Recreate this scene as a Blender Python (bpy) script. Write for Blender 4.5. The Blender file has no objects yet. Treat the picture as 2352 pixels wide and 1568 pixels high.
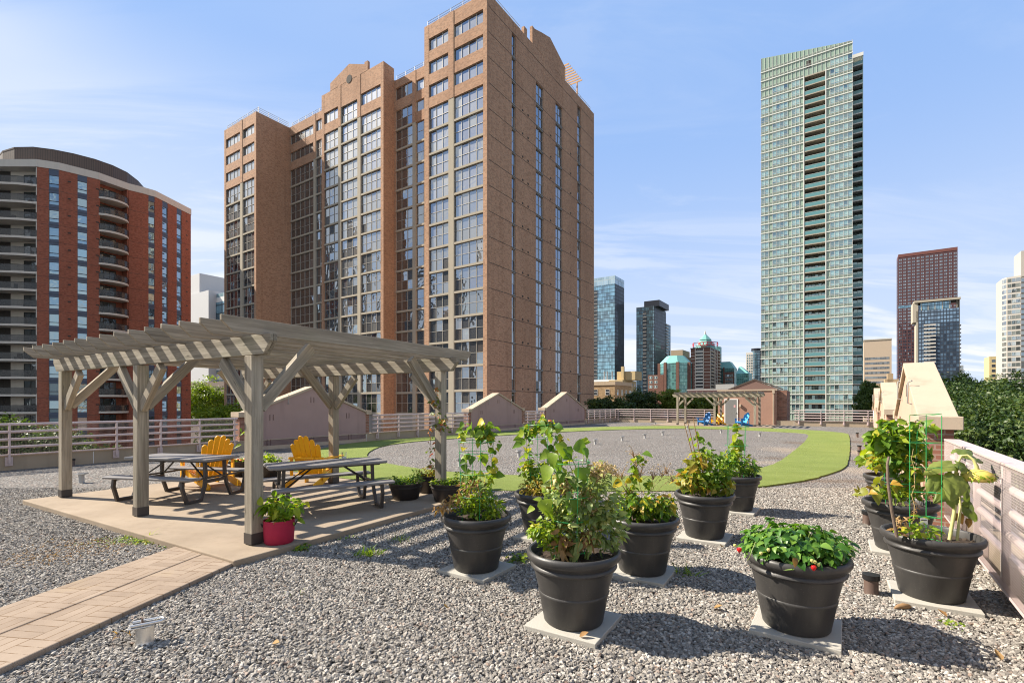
import bpy, math, random
import numpy as np
from mathutils import Vector, Matrix
R = math.radians
scene = bpy.context.scene
col = scene.collection
random.seed(7)
rng = np.random.default_rng(7)

# ------------------------------------------------------------------ camera, sky, sun, exposure
EYE = 1.8            # camera height above the roof gravel
FP = 1139.0          # focal length in pixels of the 2352 px wide photograph
HZ = 926.0           # its horizon row
cam = bpy.data.cameras.new('camera')
cam.sensor_width = 36.0
cam.lens = 36.0 * FP / 2352.0
cam.shift_y = (HZ - 784.0) / 2352.0
cam.clip_start = 0.05
cam.clip_end = 6000
camo = bpy.data.objects.new('camera', cam)
camo.location = (0, 0, EYE)
camo.rotation_euler = (R(90), 0, 0)
col.objects.link(camo)
scene.camera = camo

SUN_EL = 39.0
SUN_AZ = -76.0       # degrees clockwise from +Y
sd = Vector((math.sin(R(SUN_AZ)) * math.cos(R(SUN_EL)), math.cos(R(SUN_AZ)) * math.cos(R(SUN_EL)), math.sin(R(SUN_EL))))
sl = bpy.data.lights.new('sun', 'SUN')
sl.energy = 5.0
sl.angle = R(0.5)
sl.color = (1.0, 0.91, 0.78)
so = bpy.data.objects.new('sun', sl)
so.rotation_euler = sd.to_track_quat('Z', 'Y').to_euler()
so.location = (-40, 10, 40)
col.objects.link(so)

world = bpy.data.worlds.new('World')
scene.world = world
world.use_nodes = True
wn = world.node_tree.nodes
wl = world.node_tree.links
wn.clear()
wo = wn.new('ShaderNodeOutputWorld')
bg = wn.new('ShaderNodeBackground')
sky = wn.new('ShaderNodeTexSky')
sky.sky_type = 'NISHITA'
sky.sun_disc = False
sky.sun_elevation = R(SUN_EL)
sky.sun_rotation = R(SUN_AZ % 360)
sky.air_density = 1.0
sky.dust_density = 0.0
sky.ozone_density = 1.6
bg.inputs['Strength'].default_value = 0.08
tc = wn.new('ShaderNodeTexCoord')
sep = wn.new('ShaderNodeSeparateXYZ')
wl.new(tc.outputs['Generated'], sep.inputs[0])
def wmath(op, a, b=None, clamp=False):
    n = wn.new('ShaderNodeMath'); n.operation = op; n.use_clamp = clamp
    for i, v in enumerate((a, b)):
        if v is None: continue
        if isinstance(v, (int, float)): n.inputs[i].default_value = v
        else: wl.new(v, n.inputs[i])
    return n.outputs[0]
zz = wmath('ADD', wmath('MAXIMUM', sep.outputs[2], 0.0), 0.16)
px = wmath('DIVIDE', sep.outputs[0], zz)
py = wmath('DIVIDE', sep.outputs[1], zz)
def wnoise(ax, ay, rot, sx, sy, scale, det, rough, dist, seed):
    cb = wn.new('ShaderNodeCombineXYZ'); wl.new(ax, cb.inputs[0]); wl.new(ay, cb.inputs[1]); cb.inputs[2].default_value = seed
    mp = wn.new('ShaderNodeMapping'); wl.new(cb.outputs[0], mp.inputs[0])
    mp.inputs['Rotation'].default_value = (0, 0, rot); mp.inputs['Scale'].default_value = (sx, sy, 1)
    nz = wn.new('ShaderNodeTexNoise'); wl.new(mp.outputs[0], nz.inputs['Vector'])
    nz.inputs['Scale'].default_value = scale; nz.inputs['Detail'].default_value = det
    nz.inputs['Roughness'].default_value = rough; nz.inputs['Distortion'].default_value = dist
    return nz.outputs['Fac']
def wramp(f, a, b):
    n = wn.new('ShaderNodeMapRange'); n.interpolation_type = 'SMOOTHSTEP'
    wl.new(f, n.inputs[0]); n.inputs[1].default_value = a; n.inputs[2].default_value = b
    return n.outputs[0]
cirrus = wramp(wnoise(px, py, R(24), 0.34, 1.25, 1.5, 9, 0.62, 1.1, 3.0), 0.44, 0.60)
broad = wramp(wnoise(px, py, R(10), 0.5, 0.8, 0.7, 4, 0.5, 0.4, 9.0), 0.36, 0.60)
puff = wramp(wnoise(px, py, R(30), 0.55, 1.0, 2.4, 7, 0.58, 0.35, 21.0), 0.58, 0.72)
# more thin cloud low down and towards the left
low = wramp(sep.outputs[2], 0.52, 0.04)
leftw = wramp(sep.outputs[0], 0.15, -0.65)
band = wmath('MULTIPLY', leftw, wmath('MULTIPLY', wramp(sep.outputs[2], 0.05, 0.25), wramp(sep.outputs[2], 0.56, 0.40)))
where = wmath('ADD', wmath('ADD', wmath('MULTIPLY', band, 0.95), wmath('MULTIPLY', low, 0.55)), 0.10, True)
mask = wmath('ADD', wmath('MULTIPLY', cirrus, 0.95), wmath('MULTIPLY', puff, 0.8), True)
mask = wmath('MULTIPLY', wmath('MULTIPLY', mask, where), wmath('ADD', wmath('MULTIPLY', broad, 0.75), 0.25))
veil = wmath('ADD', wmath('MULTIPLY', low, 0.46), wmath('MULTIPLY', band, 0.24))
mask = wmath('ADD', mask, veil, True)
mask = wmath('MINIMUM', mask, 0.93)
# heavier cumulus behind and beside the camera (seen only mirrored in the facades)
back = wmath('MAXIMUM', wramp(sep.outputs[1], 0.0, -0.2), wramp(sep.outputs[0], -0.78, -0.90))
cum = wramp(wnoise(px, py, 0.0, 0.8, 0.8, 1.7, 7, 0.55, 0.3, 40.0), 0.47, 0.56)
mask = wmath('ADD', mask, wmath('MULTIPLY', wmath('MULTIPLY', back, cum), 0.85), True)
mx = wn.new('ShaderNodeMix'); mx.data_type = 'RGBA'
wl.new(mask, mx.inputs[0])
ev = wn.new('ShaderNodeMix'); ev.data_type = 'RGBA'      # thin even summer haze in the blue
wl.new(wmath('ADD', wmath('MULTIPLY', wmath('MULTIPLY', wramp(sep.outputs[1], -0.35, 0.30), wramp(sep.outputs[0], -0.95, -0.76)), 0.78), 0.10), ev.inputs[0])
wl.new(sky.outputs[0], ev.inputs[6]); ev.inputs[7].default_value = (1.88, 3.0, 5.3, 1)
wl.new(ev.outputs[2], mx.inputs[6])
mx.inputs[7].default_value = (5.5, 5.6, 5.75, 1)
hs = wn.new('ShaderNodeMix'); hs.data_type = 'RGBA'; hs.blend_type = 'MULTIPLY'; hs.inputs[0].default_value = 1.0
wl.new(mx.outputs[2], hs.inputs[6]); hs.inputs[7].default_value = (1.0, 1.0, 1.0, 1)
wl.new(hs.outputs[2], bg.inputs['Color'])
wl.new(bg.outputs[0], wo.inputs[0])

scene.view_settings.view_transform = 'Standard'
scene.view_settings.look = 'None'
scene.view_settings.exposure = 1.22
scene.view_settings.gamma = 1.0
scene.render.engine = 'CYCLES'
scene.cycles.max_bounces = 6
scene.cycles.diffuse_bounces = 3
scene.cycles.glossy_bounces = 3
scene.cycles.transmission_bounces = 4
scene.cycles.transparent_max_bounces = 12
scene.cycles.use_denoising = True
scene.cycles.filter_width = 1.1

# ------------------------------------------------------------------ helpers
def G(u, v, z=0.0):
    """point at height z that stands on photo pixel (u, v)"""
    y = (EYE - z) * FP / (v - HZ)
    return Vector(((u - 1176) / FP * y, y, z))
def Pt(u, v, y):
    return Vector(((u - 1176) / FP * y, y, EYE + (HZ - v) / FP * y))
def Zat(v, y):
    return EYE + (HZ - v) / FP * y
AX = Vector((0.559, 0.829, 0))      # the street grid: away to the right
BX = Vector((-0.829, 0.559, 0))     # the street grid: away to the left
GR = R(-34)                         # objects whose front faces the street grid's near-left side

def tag(o, label=None, cat=None, group=None, kind=None):
    if label: o['label'] = label
    if cat: o['category'] = cat
    if group: o['group'] = group
    if kind: o['kind'] = kind
    return o
def thing(name, label, cat, loc=(0, 0, 0), rz=0.0, group=None):
    o = bpy.data.objects.new(name, None)
    o.empty_display_size = 0.2
    o.location = loc
    o.rotation_euler = (0, 0, rz)
    col.objects.link(o)
    return tag(o, label, cat, group, 'thing')
def kids(o):
    return [c for c in col.objects if c.parent == o]
def copy_tree(o, parent=None):
    ch = list(o.children)
    c = o.copy(); col.objects.link(c); c.parent = parent
    for k in ch: copy_tree(k, c)
    return c
def link(name, me, mats, parent=None, loc=(0, 0, 0), rot=(0, 0, 0), bevel=0.0, label=None):
    for m in mats: me.materials.append(m)
    o = bpy.data.objects.new(name, me)
    col.objects.link(o)
    o.location = loc; o.rotation_euler = rot
    if parent is not None: o.parent = parent
    if bevel:
        b = o.modifiers.new('bevel', 'BEVEL'); b.width = bevel; b.segments = 2; b.limit_method = 'ANGLE'
    if label: o['label'] = label
    return o

class MB:
    def __init__(s):
        s.v = []; s.f = []; s.m = []; s.r = []
    def add(s, vs, fs, mi=0, r=None):
        n = len(s.v)
        s.v.extend([tuple(x) for x in vs])
        for f in fs:
            s.f.append(tuple(i + n for i in f)); s.m.append(mi)
            s.r.append(random.random() if r is None else r)
        return s
    def box(s, x0, x1, y0, y1, z0, z1, mi=0):
        v = [(x0, y0, z0), (x1, y0, z0), (x1, y1, z0), (x0, y1, z0), (x0, y0, z1), (x1, y0, z1), (x1, y1, z1), (x0, y1, z1)]
        return s.add(v, [(0, 3, 2, 1), (4, 5, 6, 7), (0, 1, 5, 4), (1, 2, 6, 5), (2, 3, 7, 6), (3, 0, 4, 7)], mi)
    def beam(s, p0, p1, w, h, up=(0, 0, 1), mi=0):
        p0 = Vector(p0); p1 = Vector(p1); d = (p1 - p0).normalized()
        sd_ = d.cross(Vector(up))
        if sd_.length < 1e-4: sd_ = d.cross(Vector((1, 0, 0)))
        sd_.normalize(); u = sd_.cross(d)
        v = []
        for p in (p0, p1):
            for a, b in ((-1, -1), (1, -1), (1, 1), (-1, 1)):
                v.append(p + sd_ * a * w / 2 + u * b * h / 2)
        return s.add(v, [(0, 1, 2, 3), (7, 6, 5, 4), (0, 4, 5, 1), (1, 5, 6, 2), (2, 6, 7, 3), (3, 7, 4, 0)], mi)
    def tube(s, pts, r, n=6, mi=0, cap=True, closed=False):
        pts = [Vector(p) for p in pts]; N = len(pts)
        rr = r if isinstance(r, (list, tuple)) else [r] * N
        vs = []; prev = None
        for i, p in enumerate(pts):
            if closed: t = (pts[(i + 1) % N] - pts[i - 1]).normalized()
            else: t = (pts[min(i + 1, N - 1)] - pts[max(i - 1, 0)]).normalized()
            if prev is None:
                a = t.cross(Vector((0, 0, 1)))
                if a.length < 0.05: a = t.cross(Vector((1, 0, 0)))
            else:
                a = prev - t * prev.dot(t)
            a.normalize(); prev = a; b = t.cross(a)
            for k in range(n):
                an = 2 * math.pi * k / n
                vs.append(p + (a * math.cos(an) + b * math.sin(an)) * rr[i])
        fs = []
        for i in range(N if closed else N - 1):
            j = (i + 1) % N
            for k in range(n):
                k2 = (k + 1) % n
                fs.append((i * n + k, i * n + k2, j * n + k2, j * n + k))
        if cap and not closed:
            fs.append(tuple(range(n))[::-1]); fs.append(tuple((N - 1) * n + k for k in range(n)))
        return s.add(vs, fs, mi)
    def lathe(s, prof, n=40, c=(0, 0, 0), mi=0, cap0=True, cap1=False):
        vs = []; fs = []
        for (r, z) in prof:
            for k in range(n):
                a = 2 * math.pi * k / n
                vs.append((c[0] + r * math.cos(a), c[1] + r * math.sin(a), c[2] + z))
        for i in range(len(prof) - 1):
            for k in range(n):
                k2 = (k + 1) % n
                fs.append((i * n + k, i * n + k2, (i + 1) * n + k2, (i + 1) * n + k))
        if cap0: fs.append(tuple(range(n))[::-1])
        if cap1: fs.append(tuple((len(prof) - 1) * n + k for k in range(n)))
        return s.add(vs, fs, mi)
    def prism(s, poly, a0, a1, axis='y', mi=0):
        """polygon in xz pushed along y, in yz along x, or in xy along z"""
        n = len(poly)
        if axis == 'y': mk = lambda p, t: (p[0], t, p[1])
        elif axis == 'x': mk = lambda p, t: (t, p[0], p[1])
        else: mk = lambda p, t: (p[0], p[1], t)
        vs = [mk(p, a0) for p in poly] + [mk(p, a1) for p in poly]
        fs = [tuple(range(n)), tuple(range(2 * n - 1, n - 1, -1))]
        for i in range(n):
            j = (i + 1) % n
            fs.append((i, i + n, j + n, j))
        return s.add(vs, fs, mi)
    def mesh(s, name='mesh', smooth=False):
        me = bpy.data.meshes.new(name)
        me.from_pydata(s.v, [], s.f)
        me.polygons.foreach_set('material_index', s.m)
        if smooth: me.polygons.foreach_set('use_smooth', [True] * len(s.f))
        at = me.attributes.new('rnd', 'FLOAT', 'FACE'); at.data.foreach_set('value', s.r)
        me.update()
        return me
    def build(s, name, mats, parent=None, loc=(0, 0, 0), rot=(0, 0, 0), smooth=False, bevel=0.0, label=None, fix=True):
        if not isinstance(mats, (list, tuple)): mats = [mats]
        me = s.mesh(name, smooth)
        if fix:
            import bmesh
            bm = bmesh.new(); bm.from_mesh(me); bmesh.ops.recalc_face_normals(bm, faces=bm.faces); bm.to_mesh(me); bm.free()
        if smooth and hasattr(me, 'set_sharp_from_angle'): me.set_sharp_from_angle(angle=R(42))
        return link(name, me, mats, parent, loc, rot, bevel, label)

def mesh_np(name, V, T, rnd=None, smooth=False):
    """V n x 3, T m x k index array"""
    me = bpy.data.meshes.new(name)
    k = T.shape[1]
    me.vertices.add(len(V)); me.vertices.foreach_set('co', np.asarray(V, dtype=np.float32).ravel())
    me.loops.add(T.size); me.loops.foreach_set('vertex_index', T.astype(np.int32).ravel())
    me.polygons.add(len(T)); me.polygons.foreach_set('loop_start', np.arange(0, T.size, k, dtype=np.int32))
    if smooth: me.polygons.foreach_set('use_smooth', np.ones(len(T), dtype=bool))
    me.update(calc_edges=True)
    if rnd is not None:
        at = me.attributes.new('rnd', 'FLOAT', 'FACE'); at.data.foreach_set('value', np.asarray(rnd, dtype=np.float32))
    return me

# ------------------------------------------------------------------ materials
class NT:
    def __init__(s, name):
        s.mat = bpy.data.materials.new(name); s.mat.use_nodes = True
        s.t = s.mat.node_tree; s.n = s.t.nodes; s.l = s.t.links
        s.p = s.n['Principled BSDF']; s.out = s.n['Material Output']
        s._tc = None
    def put(s, node, key, val):
        if val is None: return
        inp = node.inputs[key]
        if isinstance(val, bpy.types.NodeSocket): s.l.new(val, inp)
        elif isinstance(val, (tuple, list)) and len(val) == 3 and inp.type == 'RGBA': inp.default_value = (*val, 1)
        else: inp.default_value = val
    def set(s, **kw):
        for k, v in kw.items():
            s.put(s.p, {'base': 'Base Color', 'rough': 'Roughness', 'metal': 'Metallic', 'spec': 'Specular IOR Level', 'normal': 'Normal', 'ior': 'IOR',
                        'trans': 'Transmission Weight', 'alpha': 'Alpha', 'coat': 'Coat Weight', 'coatr': 'Coat Roughness'}[k], v)
        return s
    def obj(s):
        if s._tc is None: s._tc = s.n.new('ShaderNodeTexCoord')
        return s._tc.outputs['Object']
    def geo(s): return s.n.new('ShaderNodeNewGeometry').outputs['Position']
    def map(s, vec, scale=(1, 1, 1), loc=(0, 0, 0), rot=(0, 0, 0)):
        m = s.n.new('ShaderNodeMapping'); s.l.new(vec, m.inputs[0])
        m.inputs['Scale'].default_value = scale; m.inputs['Location'].default_value = loc; m.inputs['Rotation'].default_value = rot
        return m.outputs[0]
    def noise(s, vec, scale, det=4, rough=0.55, dist=0.0):
        m = s.n.new('ShaderNodeTexNoise'); s.put(m, 'Vector', vec)
        s.put(m, 'Scale', scale); s.put(m, 'Detail', det); s.put(m, 'Roughness', rough); s.put(m, 'Distortion', dist)
        return m.outputs['Fac']
    def vor(s, vec, scale, feature='F1', out='Distance'):
        m = s.n.new('ShaderNodeTexVoronoi'); m.feature = feature; s.put(m, 'Vector', vec); s.put(m, 'Scale', scale)
        return m.outputs[out]
    def white(s, vec):
        m = s.n.new('ShaderNodeTexWhiteNoise'); m.noise_dimensions = '3D'; s.put(m, 'Vector', vec)
        return m.outputs['Value']
    def math(s, op, a, b=None, c=None, clamp=False):
        m = s.n.new('ShaderNodeMath'); m.operation = op; m.use_clamp = clamp
        s.put(m, 0, a); s.put(m, 1, b); s.put(m, 2, c)
        return m.outputs[0]
    def ramp(s, fac, stops, interp='LINEAR'):
        m = s.n.new('ShaderNodeValToRGB'); m.color_ramp.interpolation = interp
        e = m.color_ramp.elements
        while len(e) < len(stops): e.new(0.5)
        for i, (p, c) in enumerate(stops):
            e[i].position = p; e[i].color = (*c, 1) if len(c) == 3 else c
        s.put(m, 0, fac)
        return m.outputs[0]
    def rng(s, v, a, b, c=0.0, d=1.0):
        m = s.n.new('ShaderNodeMapRange'); s.put(m, 0, v); s.put(m, 1, a); s.put(m, 2, b); s.put(m, 3, c); s.put(m, 4, d)
        return m.outputs[0]
    def mix(s, fac, a, b, mode='MIX'):
        m = s.n.new('ShaderNodeMix'); m.data_type = 'RGBA'; m.blend_type = mode
        s.put(m, 0, fac); s.put(m, 6, a); s.put(m, 7, b)
        return m.outputs[2]
    def bump(s, h, strength=0.3, dist=0.01):
        m = s.n.new('ShaderNodeBump'); s.put(m, 'Height', h); s.put(m, 'Strength', strength); s.put(m, 'Distance', dist)
        s.l.new(m.outputs[0], s.p.inputs['Normal']); return m.outputs[0]
    def attr(s, name='rnd'):
        m = s.n.new('ShaderNodeAttribute'); m.attribute_name = name; return m.outputs['Fac']
    def orand(s): return s.n.new('ShaderNodeObjectInfo').outputs['Random']
    def sep(s, v):
        m = s.n.new('ShaderNodeSeparateXYZ'); s.put(m, 0, v); return m.outputs
    def comb(s, x, y, z=0.0):
        m = s.n.new('ShaderNodeCombineXYZ'); s.put(m, 0, x); s.put(m, 1, y); s.put(m, 2, z); return m.outputs[0]
    def floor(s, v): return s.math('FLOOR', v)

def plain(name, c, rough=0.6, metal=0.0, var=0.12, scale=6.0, bump=0.0, bscale=60.0, spec=0.4):
    t = NT(name); o = t.obj()
    f = t.noise(o, scale, 6, 0.6)
    t.set(base=t.mix(f, tuple(x * (1 - var) for x in c), tuple(min(1, x * (1 + var)) for x in c)), rough=rough, metal=metal, spec=spec)
    if bump: t.bump(t.noise(o, bscale, 3), bump, 0.004)
    return t.mat
def wood_mat(name, lo, mid, hi):
    t = NT(name); o = t.obj()
    r = t.orand()
    off = t.math('MULTIPLY', r, 37.0)
    sx = t.sep(o)
    v = t.comb(t.math('ADD', sx[0], off), sx[1], sx[2])
    g1 = t.noise(t.map(v, (1.3, 34, 34)), 1.0, 6, 0.65, 0.4)
    g2 = t.noise(t.map(v, (0.5, 5, 5)), 1.0, 4, 0.6, 0.8)
    g3 = t.noise(t.map(v, (6, 140, 140)), 1.0, 3, 0.6)
    f = t.math('ADD', t.math('MULTIPLY', g1, 0.5), t.math('ADD', t.math('MULTIPLY', g2, 0.38), t.math('MULTIPLY', g3, 0.12)))
    c = t.ramp(f, [(0.30, lo), (0.5, mid), (0.70, hi)])
    kn = t.vor(t.map(v, (1.6, 9, 9)), 1.0)
    c = t.mix(t.rng(kn, 0.03, 0.10, 0.75, 0.0), c, tuple(x * 0.35 for x in lo))
    gr = t.rng(t.noise(t.map(v, (0.8, 2, 2)), 1.0, 3), 0.55, 0.72)
    c = t.mix(t.math('MULTIPLY', gr, 0.22), c, (0.20, 0.24, 0.13))
    c = t.mix(t.math('MULTIPLY', t.math('SUBTRACT', r, 0.5), 0.5), c, (0.45, 0.36, 0.26))
    t.set(base=c, rough=0.88, spec=0.2)
    t.bump(f, 0.7, 0.006)
    return t.mat
def brick_mat(name, c1, c2, mortar, bw=0.22, bh=0.075, dirt=0.25, mott=0.5):
    t = NT(name); o = t.obj(); s = t.sep(o)
    v = t.comb(t.math('ADD', s[0], s[1]), s[2], 0.0)
    b = t.n.new('ShaderNodeTexBrick'); t.put(b, 'Vector', v); t.put(b, 'Color1', c1); t.put(b, 'Color2', c2); t.put(b, 'Mortar', mortar)
    t.put(b, 'Scale', 1.0); t.put(b, 'Mortar Size', bh * 0.13); t.put(b, 'Brick Width', bw); t.put(b, 'Row Height', bh); t.put(b, 'Bias', 0.0)
    w = t.white(t.comb(t.floor(t.math('DIVIDE', t.math('ADD', s[0], s[1]), bw * 1.1)), t.floor(t.math('DIVIDE', s[2], bh * 1.6)), 1.0))
    c = t.mix(t.math('MULTIPLY', t.math('SUBTRACT', w, 0.42), mott), b.outputs['Color'], tuple(min(1, x * 1.55) for x in c2))
    w2 = t.math('MULTIPLY', t.math('LESS_THAN', w, 0.3), mott * 0.6)
    c = t.mix(w2, c, tuple(x * 0.45 for x in c1))
    d = t.noise(t.map(o, (0.14, 0.14, 0.05)), 1.0, 5, 0.6)
    c = t.mix(t.math('MULTIPLY', t.rng(d, 0.42, 0.7), dirt), c, tuple(x * 0.5 for x in c1))
    st = t.noise(t.map(o, (1.2, 1.2, 0.06)), 1.0, 4, 0.6)
    c = t.mix(t.math('MULTIPLY', t.rng(st, 0.55, 0.75), dirt * 0.8), c, tuple(x * 0.45 for x in c1))
    t.set(base=c, rough=0.9, spec=0.2)
    return t.mat
def stucco(name, c, var=0.12, stain=0.3):
    t = NT(name); o = t.obj()
    f = t.noise(o, 1.3, 5, 0.6); f2 = t.noise(t.map(o, (2.2, 2.2, 0.25)), 1.0, 5, 0.6)
    k = t.mix(f, tuple(x * (1 - var) for x in c), tuple(x * (1 + var) for x in c))
    k = t.mix(t.math('MULTIPLY', t.rng(f2, 0.52, 0.72), stain), k, tuple(x * 0.55 for x in c))
    k = t.mix(t.math('MULTIPLY', t.noise(o, 90, 2), 0.25), k, tuple(x * 0.75 for x in c))
    t.set(base=k, rough=0.92, spec=0.15); t.bump(t.noise(o, 140, 3), 0.5, 0.004)
    return t.mat
def window_mat(name, dark, mids, refl=0.3, tint=(0.85, 0.93, 1.0), bumpy=0.02, rough=0.02, tilt=0.10):
    """glass: what shows of the room behind each pane (blinds, curtains, dark) under a mirror-like coat"""
    t = NT(name); o = t.obj()
    k = t.math('FRACT', t.math('ADD', t.math('MULTIPLY', t.attr('rnd'), 3.7), t.math('MULTIPLY', t.orand(), 11.3)))
    s = t.sep(o)
    fold = t.noise(t.comb(t.math('MULTIPLY', t.math('ADD', s[0], s[1]), 9.0), t.math('MULTIPLY', s[2], 0.15), k), 1.0, 3)
    c = t.ramp(k, [(0.0, dark)] + [(p, q) for p, q in mids], 'CONSTANT')
    c = t.mix(t.math('MULTIPLY', fold, 0.45), c, dark)
    t.set(base=c, rough=0.5, spec=0.3)
    gl = t.n.new('ShaderNodeBsdfGlossy'); t.put(gl, 'Color', tint); gl.inputs['Roughness'].default_value = rough
    bm = t.n.new('ShaderNodeBump'); t.put(bm, 'Height', t.noise(t.comb(s[0], s[1], t.math('ADD', s[2], t.math('MULTIPLY', k, 9.0))), 0.7, 2)); t.put(bm, 'Strength', bumpy); t.put(bm, 'Distance', 1.0)
    # every pane sits a touch out of true, so each mirrors its own piece of the sky
    wn_ = t.n.new('ShaderNodeTexWhiteNoise'); wn_.noise_dimensions = '1D'; t.put(wn_, 'W', t.math('MULTIPLY', k, 61.7))
    vm = t.n.new('ShaderNodeVectorMath'); vm.operation = 'SUBTRACT'; t.l.new(wn_.outputs['Color'], vm.inputs[0]); vm.inputs[1].default_value = (.5, .5, .5)
    vs_ = t.n.new('ShaderNodeVectorMath'); vs_.operation = 'SCALE'; t.l.new(vm.outputs[0], vs_.inputs[0]); vs_.inputs['Scale'].default_value = tilt
    va_ = t.n.new('ShaderNodeVectorMath'); va_.operation = 'ADD'; t.l.new(bm.outputs[0], va_.inputs[0]); t.l.new(vs_.outputs[0], va_.inputs[1])
    vn_ = t.n.new('ShaderNodeVectorMath'); vn_.operation = 'NORMALIZE'; t.l.new(va_.outputs[0], vn_.inputs[0])
    t.l.new(vn_.outputs[0], gl.inputs['Normal'])
    lw = t.n.new('ShaderNodeFresnel'); lw.inputs['IOR'].default_value = 1.5
    fac = t.math('ADD', lw.outputs[0], refl, clamp=True)
    ms = t.n.new('ShaderNodeMixShader'); t.l.new(fac, ms.inputs[0]); t.l.new(t.p.outputs[0], ms.inputs[1]); t.l.new(gl.outputs[0], ms.inputs[2])
    t.l.new(ms.outputs[0], t.out.inputs[0])
    return t.mat
def curtain_mat(name, dark, light, line, cw, ch, lw=0.12, lh=0.16, refl=0.3, tint=(0.8, 0.92, 1.0), pick=0.5, rough=0.03):
    """a glass curtain wall: panes of its own grid, mullions, slab lines"""
    t = NT(name); o = t.obj(); s = t.sep(o)
    h = t.math('DIVIDE', t.math('ADD', s[0], s[1]), cw); z = t.math('DIVIDE', s[2], ch)
    w = t.white(t.comb(t.floor(h), t.floor(z), 3.0))
    w2 = t.white(t.comb(t.floor(t.math('DIVIDE', h, 3.0)), t.floor(z), 8.0))
    c = t.ramp(t.math('ADD', t.math('MULTIPLY', w, 0.55), t.math('MULTIPLY', w2, 0.45)), [(max(0, pick - 0.22), dark), (pick + 0.05, tuple((a + b) / 2 for a, b in zip(dark, light))), (min(1, pick + 0.4), light)])
    lm = t.math('MAXIMUM', t.math('LESS_THAN', t.math('FRACT', h), lw), t.math('LESS_THAN', t.math('FRACT', z), lh))
    c = t.mix(lm, c, line)
    t.set(base=c, rough=0.5, spec=0.3)
    gl = t.n.new('ShaderNodeBsdfGlossy'); t.put(gl, 'Color', tint); gl.inputs['Roughness'].default_value = rough
    bm = t.n.new('ShaderNodeBump'); t.put(bm, 'Height', t.math('MULTIPLY', w, 0.5)); t.put(bm, 'Strength', 0.03)
    t.l.new(bm.outputs[0], gl.inputs['Normal'])
    fac = t.math('MULTIPLY', t.math('SUBTRACT', 1.0, lm), t.math('ADD', refl * 0.7, t.math('MULTIPLY', w, refl * 0.6)))
    ms = t.n.new('ShaderNodeMixShader'); t.l.new(fac, ms.inputs[0]); t.l.new(t.p.outputs[0], ms.inputs[1]); t.l.new(gl.outputs[0], ms.inputs[2])
    t.l.new(ms.outputs[0], t.out.inputs[0])
    return t.mat
def leaf_mat(name, stops, transl=0.35, rough=0.45):
    t = NT(name)
    c = t.ramp(t.attr('rnd'), stops)
    o = t.obj()
    c = t.mix(t.math('MULTIPLY', t.noise(o, 55, 3), 0.35), c, tuple(x * 0.55 for x in stops[0][1]))
    t.set(base=c, rough=rough, spec=0.35)
    tr = t.n.new('ShaderNodeBsdfTranslucent'); t.l.new(t.mix(1.0, c, (1.6, 1.7, 0.7), 'MULTIPLY'), tr.inputs['Color'])
    ms = t.n.new('ShaderNodeMixShader'); ms.inputs[0].default_value = transl
    t.l.new(t.p.outputs[0], ms.inputs[1]); t.l.new(tr.outputs[0], ms.inputs[2]); t.l.new(ms.outputs[0], t.out.inputs[0])
    return t.mat

M = {}
M['wood'] = wood_mat('weathered_wood', (0.075, 0.064, 0.050), (0.235, 0.207, 0.162), (0.46, 0.415, 0.335))
M['pink_paint'] = plain('pale_pink_paint', (0.50, 0.40, 0.382), 0.45, 0, 0.10, 3, 0.1, 40)
M['mesh_paint'] = plain('white_wire_paint', (0.50, 0.425, 0.40), 0.45, 0, 0.05)
M['mesh_shaded'] = plain('shaded_wire', (0.20, 0.19, 0.19), 0.5, 0.3, 0.05)  # left and far wire mesh, its shade put into the colour
M['stucco'] = stucco('mauve_stucco', (0.36, 0.25, 0.228), 0.14, 0.35)
M['stucco_peach'] = stucco('peach_stucco', (0.49, 0.325, 0.245), 0.12, 0.35)
M['coping'] = stucco('cream_coping', (0.44, 0.352, 0.262), 0.10, 0.45)
M['beige'] = stucco('beige_parapet', (0.36, 0.29, 0.21), 0.08, 0.4)
M['pier_brick'] = brick_mat('brown_pier_brick', (0.22, 0.095, 0.065), (0.29, 0.135, 0.092), (0.32, 0.26, 0.21), 0.22, 0.075)
M['pot'] = plain('charcoal_plastic', (0.036, 0.034, 0.033), 0.46, 0, 0.12, 5, 0.12, 220)
def pot_mat():
    t = NT('charcoal_plastic'); o = t.obj(); r = t.orand()
    f = t.noise(o, 5, 6, .6); sp = t.vor(o, 95)
    b = t.mix(f, (0.033, 0.031, 0.0295), (0.049, 0.0465, 0.0445))
    b = t.mix(t.math('MULTIPLY', t.rng(t.noise(t.map(o, (3, 3, .6), (0, 0, 0)), 2.0, 6, .7), .52, .75), .40), b, (0.085, 0.078, 0.07))
    b = t.mix(t.math('MULTIPLY', t.math('LESS_THAN', sp, .10), t.math('GREATER_THAN', t.noise(o, 7, 3), .54)), b, (.19, .18, .165))
    t.set(base=b, rough=t.rng(f, .3, .7, .36, .55), spec=.4); t.bump(t.noise(o, 220, 3), .15, .004)
    return t.mat
M['pot'] = pot_mat()
M['barrel'] = plain('dark_brown_plastic', (0.026, 0.020, 0.018), 0.42, 0, 0.2, 8, 0.15, 60)
M['soil'] = plain('potting_soil', (0.045, 0.030, 0.020), 0.95, 0, 0.5, 30, 0.9, 70)
M['slabpad'] = stucco('pale_paver', (0.40, 0.38, 0.335), 0.10, 0.3)
M['yellow'] = plain('yellow_plastic', (0.82, 0.40, 0.010), 0.42, 0, 0.06, 3, 0.08, 90)
M['blue'] = plain('blue_plastic', (0.022, 0.145, 0.36), 0.42, 0, 0.08, 3)
M['sunlit_blue'] = plain('sunlit_blue_plastic', (0.05, 0.33, 0.66), 0.42, 0, 0.08, 3)  # the chair blue with sunlight put into its colour
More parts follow.
